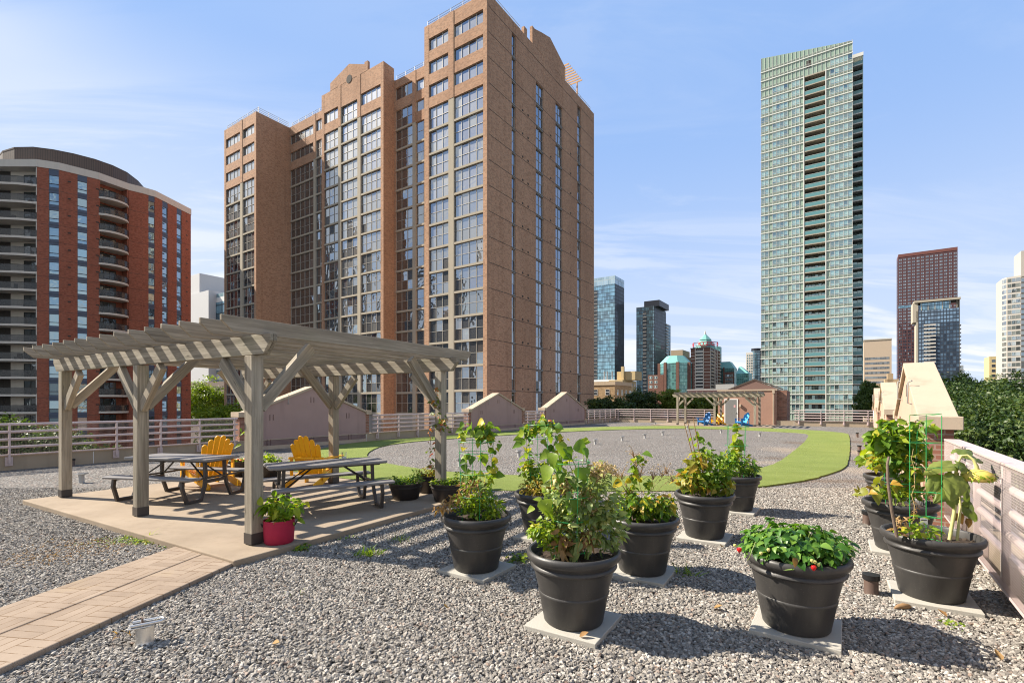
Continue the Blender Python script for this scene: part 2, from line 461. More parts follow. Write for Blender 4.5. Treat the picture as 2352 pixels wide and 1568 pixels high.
M['table'] = plain('grey_table_plastic', (0.20, 0.19, 0.185), 0.42, 0, 0.10, 5, 0.12, 120)
M['steel_dark'] = plain('dark_powder_coat', (0.060, 0.052, 0.048), 0.42, 0.1, 0.15, 8)
M['steel_black'] = plain('black_metal', (0.025, 0.024, 0.024), 0.4, 0.4, 0.15, 8)
M['alu'] = plain('aluminium', (0.62, 0.61, 0.59), 0.35, 0.9, 0.15, 12, 0.1, 60)
M['galv'] = plain('galvanised', (0.36, 0.355, 0.34), 0.5, 0.3, 0.15, 12)
M['pipe_brown'] = plain('brown_plastic_pipe', (0.10, 0.066, 0.052), 0.5, 0, 0.2, 12)
M['cage'] = plain('green_wire', (0.025, 0.27, 0.075), 0.4, 0, 0.1)
M['red_bag'] = plain('crimson_fabric', (0.34, 0.012, 0.045), 0.8, 0, 0.15, 10, 0.5, 200)
M['cane'] = plain('brown_cane', (0.27, 0.16, 0.075), 0.6, 0, 0.3, 20)
M['stick'] = plain('dark_stick', (0.16, 0.115, 0.085), 0.8, 0, 0.35, 20, 0.5, 60)
M['stem'] = plain('green_stem', (0.22, 0.28, 0.07), 0.55, 0, 0.25, 12)
M['stem_pale'] = plain('pale_stem', (0.46, 0.44, 0.17), 0.55, 0, 0.2, 12)
M['bark'] = plain('bark', (0.12, 0.085, 0.06), 0.9, 0, 0.4, 3, 0.8, 20)
M['white'] = plain('white_paint', (0.78, 0.77, 0.74), 0.5, 0, 0.05)
M['concrete_lt'] = plain('light_concrete', (0.55, 0.50, 0.41), 0.85, 0, 0.12, 1.5)
M['dark_roof'] = plain('dark_ribbed_metal', (0.075, 0.056, 0.046), 0.5, 0.2, 0.1, 0.5)
M['asphalt'] = plain('asphalt', (0.06, 0.06, 0.06), 0.9, 0, 0.3, 0.05)
M['berry'] = plain('red_berry', (0.62, 0.012, 0.012), 0.3, 0, 0.2, 40)
M['petal'] = plain('orange_petal', (0.80, 0.20, 0.02), 0.5, 0, 0.3, 40)
M['sun_yellow'] = plain('yellow_sepal', (0.60, 0.47, 0.10), 0.5, 0, 0.25, 40)
M['seed'] = leaf_mat('tan_seed', [(0.0, (0.34, 0.23, 0.11)), (0.5, (0.52, 0.38, 0.21)), (1.0, (0.66, 0.52, 0.32))], 0.25, 0.7)
M['bean'] = leaf_mat('bean_leaf', [(0.0, (0.06, 0.14, 0.016)), (0.45, (0.15, 0.26, 0.026)), (0.8, (0.32, 0.40, 0.035)), (1.0, (0.58, 0.46, 0.04))], 0.38)
M['lime'] = leaf_mat('lime_leaf', [(0.0, (0.09, 0.17, 0.014)), (0.5, (0.20, 0.31, 0.022)), (0.85, (0.38, 0.42, 0.03)), (1.0, (0.60, 0.44, 0.03))], 0.4)
M['yellowing'] = leaf_mat('yellowing_leaf', [(0.0, (0.12, 0.16, 0.02)), (0.4, (0.27, 0.27, 0.03)), (0.75, (0.48, 0.33, 0.04)), (1.0, (0.38, 0.13, 0.03))], 0.35)
M['dry'] = leaf_mat('dry_leaf', [(0.0, (0.17, 0.09, 0.035)), (0.5, (0.36, 0.20, 0.08)), (1.0, (0.52, 0.36, 0.17))], 0.25, 0.8)
M['sage'] = leaf_mat('grey_green_leaf', [(0.0, (0.13, 0.19, 0.06)), (0.5, (0.24, 0.31, 0.10)), (0.8, (0.38, 0.42, 0.14)), (1.0, (0.54, 0.46, 0.16))], 0.36)
M['strawberry'] = leaf_mat('strawberry_leaf', [(0.0, (0.03, 0.095, 0.014)), (0.5, (0.08, 0.20, 0.026)), (1.0, (0.24, 0.38, 0.06))], 0.32, 0.38)
M['sunleaf'] = leaf_mat('sunflower_leaf', [(0.0, (0.10, 0.145, 0.03)), (0.6, (0.19, 0.24, 0.05)), (1.0, (0.34, 0.35, 0.075))], 0.32)
M['grassy'] = leaf_mat('grass_blade', [(0.0, (0.12, 0.22, 0.02)), (0.6, (0.25, 0.36, 0.03)), (1.0, (0.42, 0.42, 0.08))], 0.35)
M['creeper'] = leaf_mat('creeper_leaf', [(0.0, (0.08, 0.13, 0.02)), (0.45, (0.20, 0.22, 0.03)), (0.6, (0.42, 0.16, 0.03)), (1.0, (0.45, 0.05, 0.03))], 0.35)
def tree_mat(name, a, b, c, tr=0.25): return leaf_mat(name, [(0.0, a), (0.55, b), (1.0, c)], tr, 0.5)
M['tree_dark'] = tree_mat('dark_tree_leaf', (0.020, 0.046, 0.010), (0.055, 0.096, 0.022), (0.155, 0.185, 0.04))
M['tree_mid'] = tree_mat('mid_tree_leaf', (0.045, 0.08, 0.015), (0.085, 0.135, 0.022), (0.17, 0.20, 0.035))
M['tree_lime'] = tree_mat('lime_tree_leaf', (0.09, 0.15, 0.012), (0.19, 0.27, 0.018), (0.34, 0.39, 0.03), 0.35)
# ------------------------------------------------------------------ roof: ground, path, turf
def W(xp, yp, z=0.0):
    return Vector((0.829 * xp + 0.559 * yp, -0.559 * xp + 0.829 * yp, z))
LX = -18.7                          # left edge of the roof on the grid
FY = 45.7                           # far edge
RA = Vector((3.98, 3.65, 0)); RB = Vector((27.12, 37.0, 0))
RD = (RB - RA).normalized(); RN = Vector((RD.y, -RD.x, 0))
RLEN = (RB - RA).length
FC = W(LX, FY)                      # far left corner

def gravel_deck_mat():
    t = NT('gravel_ground'); p = t.geo(); s = t.sep(p)
    flat = t.comb(s[0], s[1], 0.0)
    cellv = t.n.new('ShaderNodeTexVoronoi'); t.put(cellv, 'Vector', flat); t.put(cellv, 'Scale', 27.0)
    cs = t.sep(cellv.outputs['Color'])
    c = t.ramp(cs[0], [(0.0, (0.10, 0.094, 0.088)), (0.35, (0.195, 0.182, 0.167)), (0.7, (0.28, 0.262, 0.24)), (1.0, (0.41, 0.388, 0.356))])
    c = t.mix(t.math('MULTIPLY', t.math('GREATER_THAN', cs[1], 0.86), 0.5), c, (0.34, 0.22, 0.16))
    c = t.mix(t.rng(cellv.outputs['Distance'], 0.35, 0.75, 0.0, 0.8), c, (0.06, 0.055, 0.05))
    big = t.noise(flat, 0.35, 5, 0.6)
    c = t.mix(t.math('MULTIPLY', t.rng(big, 0.40, 0.68), 0.28), c, (0.25, 0.235, 0.225))
    # dry soil, moss and leaf litter where it lies on the real roof
    def blob(x, y, r0, r1, rx=1.0, ry=1.0, rot=0.0):
        m = t.map(flat, (1, 1, 1), (-x, -y, 0))
        m = t.map(m, (1 / rx, 1 / ry, 1), (0, 0, 0), (0, 0, rot))
        q = t.sep(m)
        d = t.math('SQRT', t.math('ADD', t.math('MULTIPLY', q[0], q[0]), t.math('MULTIPLY', q[1], q[1])))
        d = t.math('ADD', d, t.math('MULTIPLY', t.math('SUBTRACT', t.noise(flat, 2.2, 5, 0.65), 0.5), 1.1))
        return t.rng(d, r1, r0, 0.0, 1.0)
    spots = []
    for (u, v, rx, ry, amt, c2) in LITTER:
        g = G(u, v)
        b = t.math('MULTIPLY', blob(g.x, g.y, 0.35, 1.0, rx, ry), amt)
        fine = t.noise(flat, 16, 4, 0.7)
        b = t.math('MULTIPLY', b, t.rng(fine, 0.30, 0.62), clamp=True)
        c = t.mix(b, c, c2)
    t.set(base=c, rough=0.95, spec=0.15)
    h = t.math('SUBTRACT', 1.0, cellv.outputs['Distance'])
    t.bump(h, 1.0, 0.03)
    return t.mat
SOILC = (0.34, 0.275, 0.21); DUFF = (0.13, 0.085, 0.05)
LITTER = [(1830, 1035, 1.3, 2.0, 0.9, SOILC), (1770, 1062, 1.6, 0.7, 0.7, SOILC), (1845, 1018, 0.9, 1.6, 0.8, DUFF), (1790, 1052, 0.8, 0.5, 0.7, DUFF),
          (1975, 1040, 0.9, 2.4, 0.95, SOILC), (1965, 1080, 1.0, 1.2, 0.85, SOILC), (1972, 1015, 0.8, 2.2, 0.8, DUFF), (1900, 1104, 1.6, 0.35, 0.7, DUFF), (1985, 1060, 0.6, 0.9, 0.7, DUFF),
          (700, 1030, 1.6, 1.2, 0.7, SOILC), (640, 1035, 1.2, 0.8, 0.6, DUFF), (1500, 1128, 3.0, 0.35, 0.5, SOILC), (1250, 1128, 2.0, 0.3, 0.5, SOILC),
          (230, 1235, 0.9, 0.35, 0.8, (0.16, 0.10, 0.03)), (120, 1265, 0.8, 0.3, 0.7, (0.15, 0.085, 0.03)), (320, 1225, 0.5, 0.25, 0.9, (0.12, 0.13, 0.02)),
          (2180, 1440, 0.35, 0.2, 0.8, (0.13, 0.13, 0.03)), (1560, 1335, 0.25, 0.25, 0.5, (0.10, 0.12, 0.03))]
M['gravel_ground'] = gravel_deck_mat()
deckpoly = [W(LX - 0.1, -7), W(LX - 0.1, FY + 0.1), RB + RN * 0.1 + RD * 0.15, RA + RN * 0.1 - RD * 11]
tag(MB().add([(p.x, p.y, 0.0) for p in deckpoly], [(3, 2, 1, 0)]).build('gravel_roof', M['gravel_ground']), 'grey gravel spread over the flat roof', 'gravel roof', kind='structure')
bodyp = [W(LX - 0.28, -7.2), W(LX - 0.28, FY + 0.28), RB + RN * 0.28 + RD * 0.3, RA + RN * 0.28 - RD * 11.2]
tag(MB().prism([(p.x, p.y) for p in bodyp], -16.0, -0.03, 'z').build('building_below', M['pier_brick']), 'brick storeys under the roof terrace', 'building', kind='structure')
tag(MB().add([(-4000, -2500, -16.1), (4000, -2500, -16.1), (4000, 5000, -16.1), (-4000, 5000, -16.1)], [(0, 1, 2, 3)]).build('street_ground', M['asphalt']), 'street level ground', 'ground', kind='structure')

def concrete_mat():
    t = NT('tan_concrete'); p = t.geo()
    f = t.noise(p, 0.9, 6, 0.62); f2 = t.noise(p, 7, 5, 0.6); f3 = t.noise(p, 120, 3, 0.6)
    c = t.ramp(f, [(0.25, (0.195, 0.15, 0.108)), (0.5, (0.27, 0.213, 0.157)), (0.75, (0.335, 0.27, 0.203))])
    c = t.mix(t.math('MULTIPLY', t.rng(f2, 0.52, 0.75), 0.5), c, (0.19, 0.145, 0.10))
    crk = t.vor(t.map(p, (1, 1, 1), (.3, .2, 0)), 0.42, 'DISTANCE_TO_EDGE')
    c = t.mix(t.math('MULTIPLY', t.rng(t.noise(p, 0.35, 6, .7), .5, .68), .35), c, (0.17, 0.14, 0.11))
    c = t.mix(t.math('MULTIPLY', f3, 0.35), c, (0.36, 0.29, 0.21))
    t.set(base=c, rough=0.9, spec=0.15); t.bump(f3, 0.4, 0.004)
    return t.mat
M['concrete'] = concrete_mat()
D1 = Vector((0.515, 0.857, 0)); D2 = Vector((-0.857, 0.515, 0)); P3 = Vector((-3.15, 6.05, 0))
SZ = 0.09
def slabpt(a, b): q = P3 + D1 * a + D2 * b; return (q.x, q.y)
tag(MB().prism([slabpt(-0.5, -0.45), slabpt(4.15, -0.45), slabpt(4.15, 6.15), slabpt(-0.5, 6.15)], -0.02, SZ, 'z').build('concrete_pad', M['concrete'], bevel=0.012),
    'tan concrete pad under the near pergola', 'concrete pad', kind='structure')

# stamped paver path, two slabs wide
def paver_mat():
    t = NT('stamped_paver'); o = t.obj(); s = t.sep(o)
    # basket weave: blocks of three bricks, turned every other block
    B = 0.30
    bx = t.math('DIVIDE', s[0], B); by = t.math('DIVIDE', s[1], B)
    par = t.math('MODULO', t.math('ADD', t.math('ABSOLUTE', t.floor(bx)), t.math('ABSOLUTE', t.floor(by))), 2.0)
    fx = t.math('FRACT', bx); fy = t.math('FRACT', by)
    fl = t.math('ADD', t.math('MULTIPLY', par, fx), t.math('MULTIPLY', t.math('SUBTRACT', 1.0, par), fy))
    tri = t.math('FRACT', t.math('MULTIPLY', fl, 3.0))
    def edge(v, w): return t.math('LESS_THAN', t.math('MINIMUM', v, t.math('SUBTRACT', 1.0, v)), w)
    line = t.math('MAXIMUM', edge(tri, 0.042), t.math('MAXIMUM', edge(fx, 0.016), edge(fy, 0.016)))
    brk = t.noise(o, 6, 4, 0.6)
    line = t.math('MULTIPLY', line, t.rng(brk, 0.36, 0.54))
    w = t.white(t.comb(t.floor(bx), t.floor(by), t.floor(t.math('MULTIPLY', fl, 3.0))))
    f = t.noise(o, 2.2, 6, 0.62); f3 = t.noise(o, 130, 3)
    c = t.ramp(t.math('ADD', t.math('MULTIPLY', f, 0.8), t.math('MULTIPLY', w, 0.2)), [(0.28, (0.20, 0.15, 0.108)), (0.5, (0.268, 0.207, 0.153)), (0.75, (0.33, 0.262, 0.198))])
    c = t.mix(t.math('MULTIPLY', t.rng(t.noise(o, 1.1, 5), 0.56, 0.72), 0.55), c, (0.30, 0.22, 0.10))
    c = t.mix(t.math('MULTIPLY', f3, 0.3), c, (0.30, 0.23, 0.19))
    c = t.mix(t.math('MULTIPLY', line, 0.8), c, (0.13, 0.075, 0.035))
    t.set(base=c, rough=0.9, spec=0.15)
    t.bump(t.math('SUBTRACT', t.math('MULTIPLY', f3, 0.15), line), 0.7, 0.008)
    return t.mat
M['paver'] = paver_mat()
pl0 = G(420, 1247, 0.06); pr0 = G(538, 1291, 0.06); plv = (G(0, 1388, 0.06) - pl0).normalized(); prv = (G(0, 1545, 0.06) - pr0).normalized()
pdir = ((plv + prv) / 2).normalized()
wid = abs((pr0 - pl0).cross(pdir).z)
prot = math.atan2(pdir.y, pdir.x)
for k in range(2):
    # local x runs away from the pad along the path, local y across it
    m = MB()
    side = Vector((-pdir.y, pdir.x, 0))
    if (pr0 - pl0).dot(side) < 0: side = -side
    a0 = k * wid / 2 + 0.005; a1 = (k + 1) * wid / 2 - 0.005
    def q(a, d):
        # start on the pad's edge
        b = pl0 + (pr0 - pl0) * (a / wid); b = b + pdir * d
        return b
    o = q(a0, 0)
    crn = [q(a0, 0.012), q(a1, 0.012), q(a1, 6.0), q(a0, 6.0)]
    loc = [Matrix.Rotation(-prot, 3, 'Z') @ (c - pl0) for c in crn]
    m.prism([(c.x, c.y) for c in loc], -0.02, 0.06, 'z')
    tag(m.build('paver_path', M['paver'], None, (pl0.x, pl0.y, 0.0), (0, 0, prot), bevel=0.01), 'stamped pinkish paver walkway leading to the pad', 'path', kind='structure')

def turf_mat():
    t = NT('green_turf'); p = t.geo()
    f = t.noise(p, 0.8, 5, 0.6); f2 = t.noise(t.map(p, (1, 1, 1)), 160, 3, 0.7); f3 = t.noise(t.map(p, (0.6, 4, 1), (0, 0, 0), (0, 0, 0.4)), 1.0, 4, 0.6)
    c = t.ramp(f, [(0.3, (0.185, 0.228, 0.054)), (0.7, (0.25, 0.292, 0.08))])
    c = t.mix(t.math('MULTIPLY', f2, 0.5), c, (0.12, 0.165, 0.036))
    c = t.mix(t.math('MULTIPLY', t.rng(f3, 0.5, 0.75), 0.4), c, (0.28, 0.33, 0.12))
    c = t.mix(t.math('MULTIPLY', t.rng(t.noise(p, 2.6, 6, .7), .55, .75), .45), c, (0.25, 0.235, 0.09))
    c = t.mix(t.math('MULTIPLY', t.noise(p, 38, 4, .7), .4), c, (0.10, 0.14, 0.03))
    t.set(base=c, rough=0.9, spec=0.15); t.bump(t.math('ADD', f2, t.noise(p, 30, 4, .7)), 1.0, 0.015)
    return t.mat
M['turf'] = turf_mat()
outer = [(640, 1072), (690, 1042), (760, 1024), (843, 1012), (1000, 1002), (1100, 995), (1250, 985), (1400, 979), (1560, 977), (1700, 981), (1800, 984), (1880, 988), (1947, 994), (1951, 1000), (1953, 1024), (1950, 1050), (1946, 1069), (1923, 1082), (1859, 1101), (1792, 1110), (1740, 1117), (1640, 1124), (1500, 1127), (1300, 1127), (1120, 1125), (1000, 1118), (860, 1104), (740, 1092)]
inner = [(841, 1045), (850, 1034), (880, 1022), (940, 1014), (1000, 1009), (1100, 1002), (1250, 993), (1400, 986), (1560, 983), (1680, 985), (1780, 990), (1840, 993), (1859, 996), (1852, 1010), (1837, 1024), (1815, 1041), (1796, 1056), (1762, 1071), (1700, 1082), (1600, 1090), (1450, 1093), (1250, 1092), (1100, 1088), (980, 1078), (890, 1064), (850, 1053)]
def smooth_loop(pts, it=2):
    for _ in range(it):
        q = []
        for i in range(len(pts)):
            a = pts[i]; b = pts[(i + 1) % len(pts)]
            q.append(a * 0.75 + b * 0.25); q.append(a * 0.25 + b * 0.75)
        pts = q
    return pts
def resample(pts, n):
    L = [0.0]
    for i in range(len(pts)): L.append(L[-1] + (pts[(i + 1) % len(pts)] - pts[i]).length)
    out = []; j = 0
    for k in range(n):
        d = L[-1] * k / n
        while L[j + 1] < d: j += 1
        f = (d - L[j]) / max(1e-9, L[j + 1] - L[j])
        out.append(pts[j].lerp(pts[(j + 1) % len(pts)], f))
    return out
import bmesh
TZ = 0.035
jr = random.Random(5)
def ragged(pts): return [p + Vector((jr.gauss(0, .008), jr.gauss(0, .010), 0)) for p in resample(pts, 420)]
op = ragged(smooth_loop([G(u, v, TZ) for u, v in outer])); ip = ragged(smooth_loop([G(u, v, TZ) for u, v in inner]))
from mathutils.geometry import delaunay_2d_cdt
vo = [Vector((p.x, p.y)) for p in op]; vi = [Vector((p.x, p.y)) for p in ip]
no, ni = len(vo), len(vi)
edges = [(i, (i + 1) % no) for i in range(no)] + [(no + i, no + (i + 1) % ni) for i in range(ni)]
dv, de, df, *_ = delaunay_2d_cdt(vo + vi, edges, [], 0, 1e-5)
def inside(p, poly):
    c = False; j = len(poly) - 1
    for i in range(len(poly)):
        a = poly[i]; b = poly[j]
        if (a.y > p.y) != (b.y > p.y) and p.x < (b.x - a.x) * (p.y - a.y) / (b.y - a.y) + a.x: c = not c
        j = i
    return c
m = MB()
fs = []
for f in df:
    c = sum((dv[i] for i in f), Vector((0, 0))) / len(f)
    if inside(c, vo) and not inside(c, vi): fs.append(tuple(f))
m.add([(p.x, p.y, TZ) for p in dv], fs)
for loop in (vo, vi):
    n = len(loop)
    m.add([(p.x, p.y, TZ) for p in loop] + [(p.x, p.y, -0.005) for p in loop], [(i, (i + 1) % n, n + (i + 1) % n, n + i) for i in range(n)])
tag(m.build('turf_path', M['turf']), 'bright green turf track looping round the gravel oval', 'turf path', kind='structure')

# ------------------------------------------------------------------ parapets, railings, gable walls
LROT = math.atan2(AX.y, AX.x); RROT = math.atan2(-RD.y, -RD.x); FROT = math.atan2((RB - FC).y, (RB - FC).x); FLEN = (RB - FC).length
PH = 0.40
def parapet(label, loc, rot, length):
    t = thing('parapet_wall', label, 'parapet wall', loc, rot)
    MB().box(0, length, 0.0, 0.26, -0.01, PH - 0.03).build('wall', M['beige'], t)
    MB().box(0, length, -0.012, 0.29, PH - 0.03, PH).build('cap', M['coping'], t)
    x = 1.6
    while x < length:
        MB().box(x, x + 0.012, -0.004, 0.0, 0.01, PH - 0.04).build('joint_seal', M['white'], t); x += 3.4
    return t
parapet('low beige parapet wall along the left roof edge', W(LX, -6.5), LROT, FY + 6.5)
parapet('low beige parapet wall along the far roof edge by the small shed', FC, FROT, FLEN)
parapet('low beige parapet wall along the right roof edge under the wire mesh railing', RB, RROT, RLEN + 10.5)

def wires(length, z0, z1, sp, w, y):
    nx = int(length / sp); nz = int((z1 - z0) / sp)
    def boxes(x0, x1, yy0, yy1, zz0, zz1):
        n = len(x0)
        V = np.empty((n, 8, 3), np.float32)
        for k, (a, b, c) in enumerate([(0, 0, 0), (1, 0, 0), (1, 1, 0), (0, 1, 0), (0, 0, 1), (1, 0, 1), (1, 1, 1), (0, 1, 1)]):
            V[:, k, 0] = (x1 if a else x0); V[:, k, 1] = (yy1 if b else yy0); V[:, k, 2] = (zz1 if c else zz0)
        F = np.array([(0, 1, 5, 4), (1, 2, 6, 5), (2, 3, 7, 6), (3, 0, 4, 7), (4, 5, 6, 7), (0, 3, 2, 1)])
        T = (np.arange(n)[:, None, None] * 8 + F[None]).reshape(-1, 4)
        return V.reshape(-1, 3), T
    x = np.arange(nx + 1) * sp
    a, ta = boxes(x, x + w, np.full(nx + 1, y), np.full(nx + 1, y + w), np.full(nx + 1, z0), np.full(nx + 1, z1))
    z = z0 + np.arange(nz + 1) * sp
    b, tb = boxes(np.zeros(nz + 1), np.full(nz + 1, length), np.full(nz + 1, y + w * 0.9), np.full(nz + 1, y + w * 1.9), z, z + w)
    return mesh_np('wire_mesh', np.concatenate([a, b]), np.concatenate([ta, tb + len(a)]))
RAILZ = (1.235, 1.035, 0.83, 0.625)
def railing(label, loc, rot, length, sp=1.18, near=False, off=0.35, meshed=True, group='pink pipe railings round the roof edge'):
    t = thing('railing', label, 'railing', loc, rot, group)
    x = off; first = None
    while x < length - 0.05:
        if first is None:
            first = MB().box(-0.022, 0.022, -0.115, -0.055, 0.18, 1.26).build('post', M['pink_paint'], t, (x, 0, 0), bevel=0.006)
            b = MB().box(-0.075, 0.075, -0.06, -0.004, 0.12, 0.36).build('bracket', M['pink_paint'], first, bevel=0.006)
        else:
            p = first.copy(); p.location = (x, 0, 0); col.objects.link(p); p.parent = t
            c = b.copy(); col.objects.link(c); c.parent = p
        x += sp
    for z in RAILZ:
        MB().tube([(0.02, -0.06, z), (length - 0.02, -0.06, z)], 0.036, 10).build('rail', M['pink_paint'], t, smooth=True)
    MB().box(0.0, length, -0.075, -0.02, 0.405, 0.435).build('bottom_rail', M['pink_paint'], t)
    if meshed:
        if near: me = wires(length, 0.21, 1.265, 0.023, 0.0014, -0.150)
        else: me = wires(length, 0.42, 1.26, 0.028, 0.0024, 0.0)
        link('wire_mesh', me, [M['mesh_paint' if near else 'mesh_shaded']], t)
    if near:
        MB().box(0, length, -0.155, 0.01, 1.272, 1.292).build('top_cap', M['pink_paint'], t)
        MB().box(0, length, -0.153, -0.10, 0.185, 0.205).build('mesh_edge_bar', M['pink_paint'], t)
    return t
def gable(label, loc, rot, L, eave=1.37, peak=2.38, pk=None, body='stucco', group=None):
    t = thing('gable_wall', label, 'gable wall', loc, rot, group)
    pk = L / 2 if pk is None else pk
    T = 0.42 if body == 'stucco' else 0.34
    MB().prism([(0, -0.01), (L, -0.01), (L, eave), (pk, peak), (0, eave)], 0.0, T).build('wall', M[body], t)
    MB().box(0.01, L - 0.01, -0.03, 0.0, 0.0, 0.15).build('base_trim', M['coping'], t)
    def cop(x0, z0, x1, z1):
        MB().prism([(x0, z0 + 0.004), (x1, z1 + 0.004), (x1, z1 + 0.10), (x0, z0 + 0.10)], -0.06, T + 0.07).build('coping', M['coping'], t, bevel=0.008)
    cop(0.0, eave, pk, peak); cop(pk + 0.002, peak, L, eave)
    for s, x0, x1 in ((-1, -0.30, -0.002), (1, L + 0.002, L + 0.30)):
        MB().box(x0, x1, -0.075, T + 0.085, eave - 0.09, eave + 0.10).build('coping_return', M['coping'], t, bevel=0.008)
        MB().box(x0 + 0.08 * (s < 0), x1 - 0.08 * (s > 0), 0.02, T - 0.01, 0.0, eave - 0.09).build('end_pier', M['pier_brick'], t)
    # bolt plates and small lifting hooks
    for x, z in ((0.16 * L, 0.28), (0.5 * L, 0.28), (0.84 * L, 0.28), (0.18 * L, eave - 0.12), (0.5 * L, eave + 0.55 * (peak - eave)), (0.82 * L, eave - 0.12)):
        for dx in (-0.07, 0.07):
            MB().box(x + dx - 0.013, x + dx + 0.013, -0.012, -0.001, z - 0.12, z + 0.115).build('bolt_plate', M['rust_and_shade_mauve'], t)
    for x in (0.3 * L, 0.75 * L):
        z = eave + (peak - eave) * (x / pk if x < pk else (L - x) / (L - pk))
        MB().tube([(x, -0.02, z - 0.22), (x, -0.085, z - 0.2), (x, -0.085, z + 0.16), (x + 0.05, -0.03, z + 0.19)], 0.014, 6).build('hook', M['galv'], t, smooth=True)
    return t
M['rust_and_shade_mauve'] = plain('stained_plate_shaded_gable', (0.16, 0.10, 0.085), 0.8, 0.1, 0.25, 20)  # rust stain on the bolt plates; painted shade on the shed gable
M['brick_tan'] = brick_mat('tan_brick', (0.35, 0.180, 0.103), (0.445, 0.248, 0.146), (0.40, 0.325, 0.245), 0.24, 0.08, 0.36, 0.38)

GL = 5.6
L1, L2, L3 = 9.85, 23.35, 32.3
ends = [-1.5, L1 - 0.32, L1 + GL + 0.32, L2 - 0.32, L2 + GL + 0.32, L3 - 0.32, L3 + 6.6 + 0.32, FY - 0.05]
railing('pink pipe railing at the left front, behind the near pergola', W(LX, ends[0]), LROT, ends[1] - ends[0], 1.18, off=1.45)
railing('pink pipe railing between the large gable wall and the second one', W(LX, ends[2]), LROT, ends[3] - ends[2], 1.35)
railing('short pink pipe railing between the two small gable walls of the left edge', W(LX, ends[4]), LROT, ends[5] - ends[4], 1.1)
railing('pink pipe railing from the farthest left gable wall to the corner', W(LX, ends[6]), LROT, ends[7] - ends[6], 1.2)
gable('mauve gable wall with cream coping, nearest, behind the pergola table', W(LX, L1), LROT, GL, peak=2.42, group='mauve gable walls on the left edge')
gable('mauve gable wall with cream coping, middle one of the left edge', W(LX, L2), LROT, GL, group='mauve gable walls on the left edge')
gable('mauve gable wall with cream coping, farthest of the left edge', W(LX, L3), LROT, 6.6, peak=2.62, group='mauve gable walls on the left edge')
# far edge: shed between two railings
railing('pink pipe railing of the far edge, left of the small shed', FC, FROT, 9.3, 1.6)
railing('pink pipe railing of the far edge, right of the small shed', FC + (RB - FC).normalized() * 15.2, FROT, FLEN - 15.3, 1.5)
# right edge
def rseg(s0, s1): return RA + RD * s1, s1 - s0
for lab, s0, s1, nr in (('white wire mesh railing beside the sunflower pot', -8.0, 4.1, True), ('white wire mesh railing behind the two bean pots', 10.5, 15.1, True),
                        ('white wire mesh railing between the two far gable walls on the right', 21.7, 23.9, True), ('white wire mesh railing at the far right corner', 30.4, RLEN - 0.1, True)):
    loc, ln = rseg(s0, s1)
    railing(lab, loc, RROT, ln, 1.3, nr, off=0.6)
for lab, s0 in (('peach gable wall with wide cream coping, nearest on the right edge', 4.45), ('peach gable wall with cream coping, second on the right edge', 15.45), ('peach gable wall with cream coping, farthest on the right edge', 24.25)):
    loc, ln = rseg(s0, s0 + GL)
    gable(lab, loc - RN * 0.36, RROT, ln, 1.51, 2.50, body='stucco_peach', group='peach gable walls on the right edge')
# ------------------------------------------------------------------ stair shed on the far edge
shed = thing('stair_shed', 'small pinkish stucco shed with a grey door behind the far pergola', 'shed', FC + (RB - FC).normalized() * 9.45 + Vector((0.551, 0.834, 0)) * 2.04, FROT)
M['stucco_shed'] = stucco('salmon_stucco', (0.36, 0.215, 0.16), 0.08, 0.25)
MB().box(0, 4.5, -2.1, 1.6, -0.01, 2.85).build('wall', M['stucco_shed'], shed)
MB().box(4.5, 5.2, -1.5, 1.6, -0.01, 2.85).build('side_wall', M['pier_brick'], shed)
MB().box(-0.06, 4.56, -2.16, 1.66, 2.85, 2.97).build('cornice', M['coping'], shed)
MB().prism([(0.3, 2.97), (4.6, 2.97), (2.45, 3.85)], 1.2, 1.5).build('gable', M['rust_and_shade_mauve'], shed)  # dark colour stands in for the shade on this gable
MB().prism([(0.2, 2.98), (2.45, 3.86), (4.7, 2.98), (4.7, 3.09), (2.45, 4.0), (0.2, 3.09)], 1.15, 1.55).build('gable_coping', M['dark_roof'], shed)
d = MB().box(0.62, 1.52, -2.135, -2.11, 0.0, 2.1).build('door', plain('grey_door', (0.20, 0.20, 0.195), 0.5), shed)
MB().box(1.40, 1.46, -2.19, -2.14, 0.98, 1.05).build('handle', M['alu'], d)
MB().box(1.28, 1.42, -2.142, -2.136, 1.45, 1.66).build('notice', plain('pink_notice', (0.62, 0.36, 0.36), 0.6), d)
m = MB(); m.box(0.54, 0.615, -2.145, -2.102, 0, 2.18); m.box(1.525, 1.60, -2.145, -2.102, 0, 2.18); m.box(0.616, 1.524, -2.145, -2.102, 2.105, 2.18); m.build('door_frame', M['white'], shed)
MB().box(1.72, 1.88, -2.26, -2.1, 1.48, 1.72).build('wall_lamp', M['coping'], shed, bevel=0.02)
MB().box(2.2, 2.75, -2.2, -2.1, 2.28, 2.42).build('floodlight', plain('olive_lamp', (0.25, 0.24, 0.17), 0.5), shed, bevel=0.02)
m = MB(); m.tube([(4.3, -2.17, 0.1), (4.3, -2.17, 2.65)], 0.05, 8); m.box(4.21, 4.39, -2.26, -2.1, 2.62, 2.93); m.build('downpipe', M['coping'], shed, smooth=False)

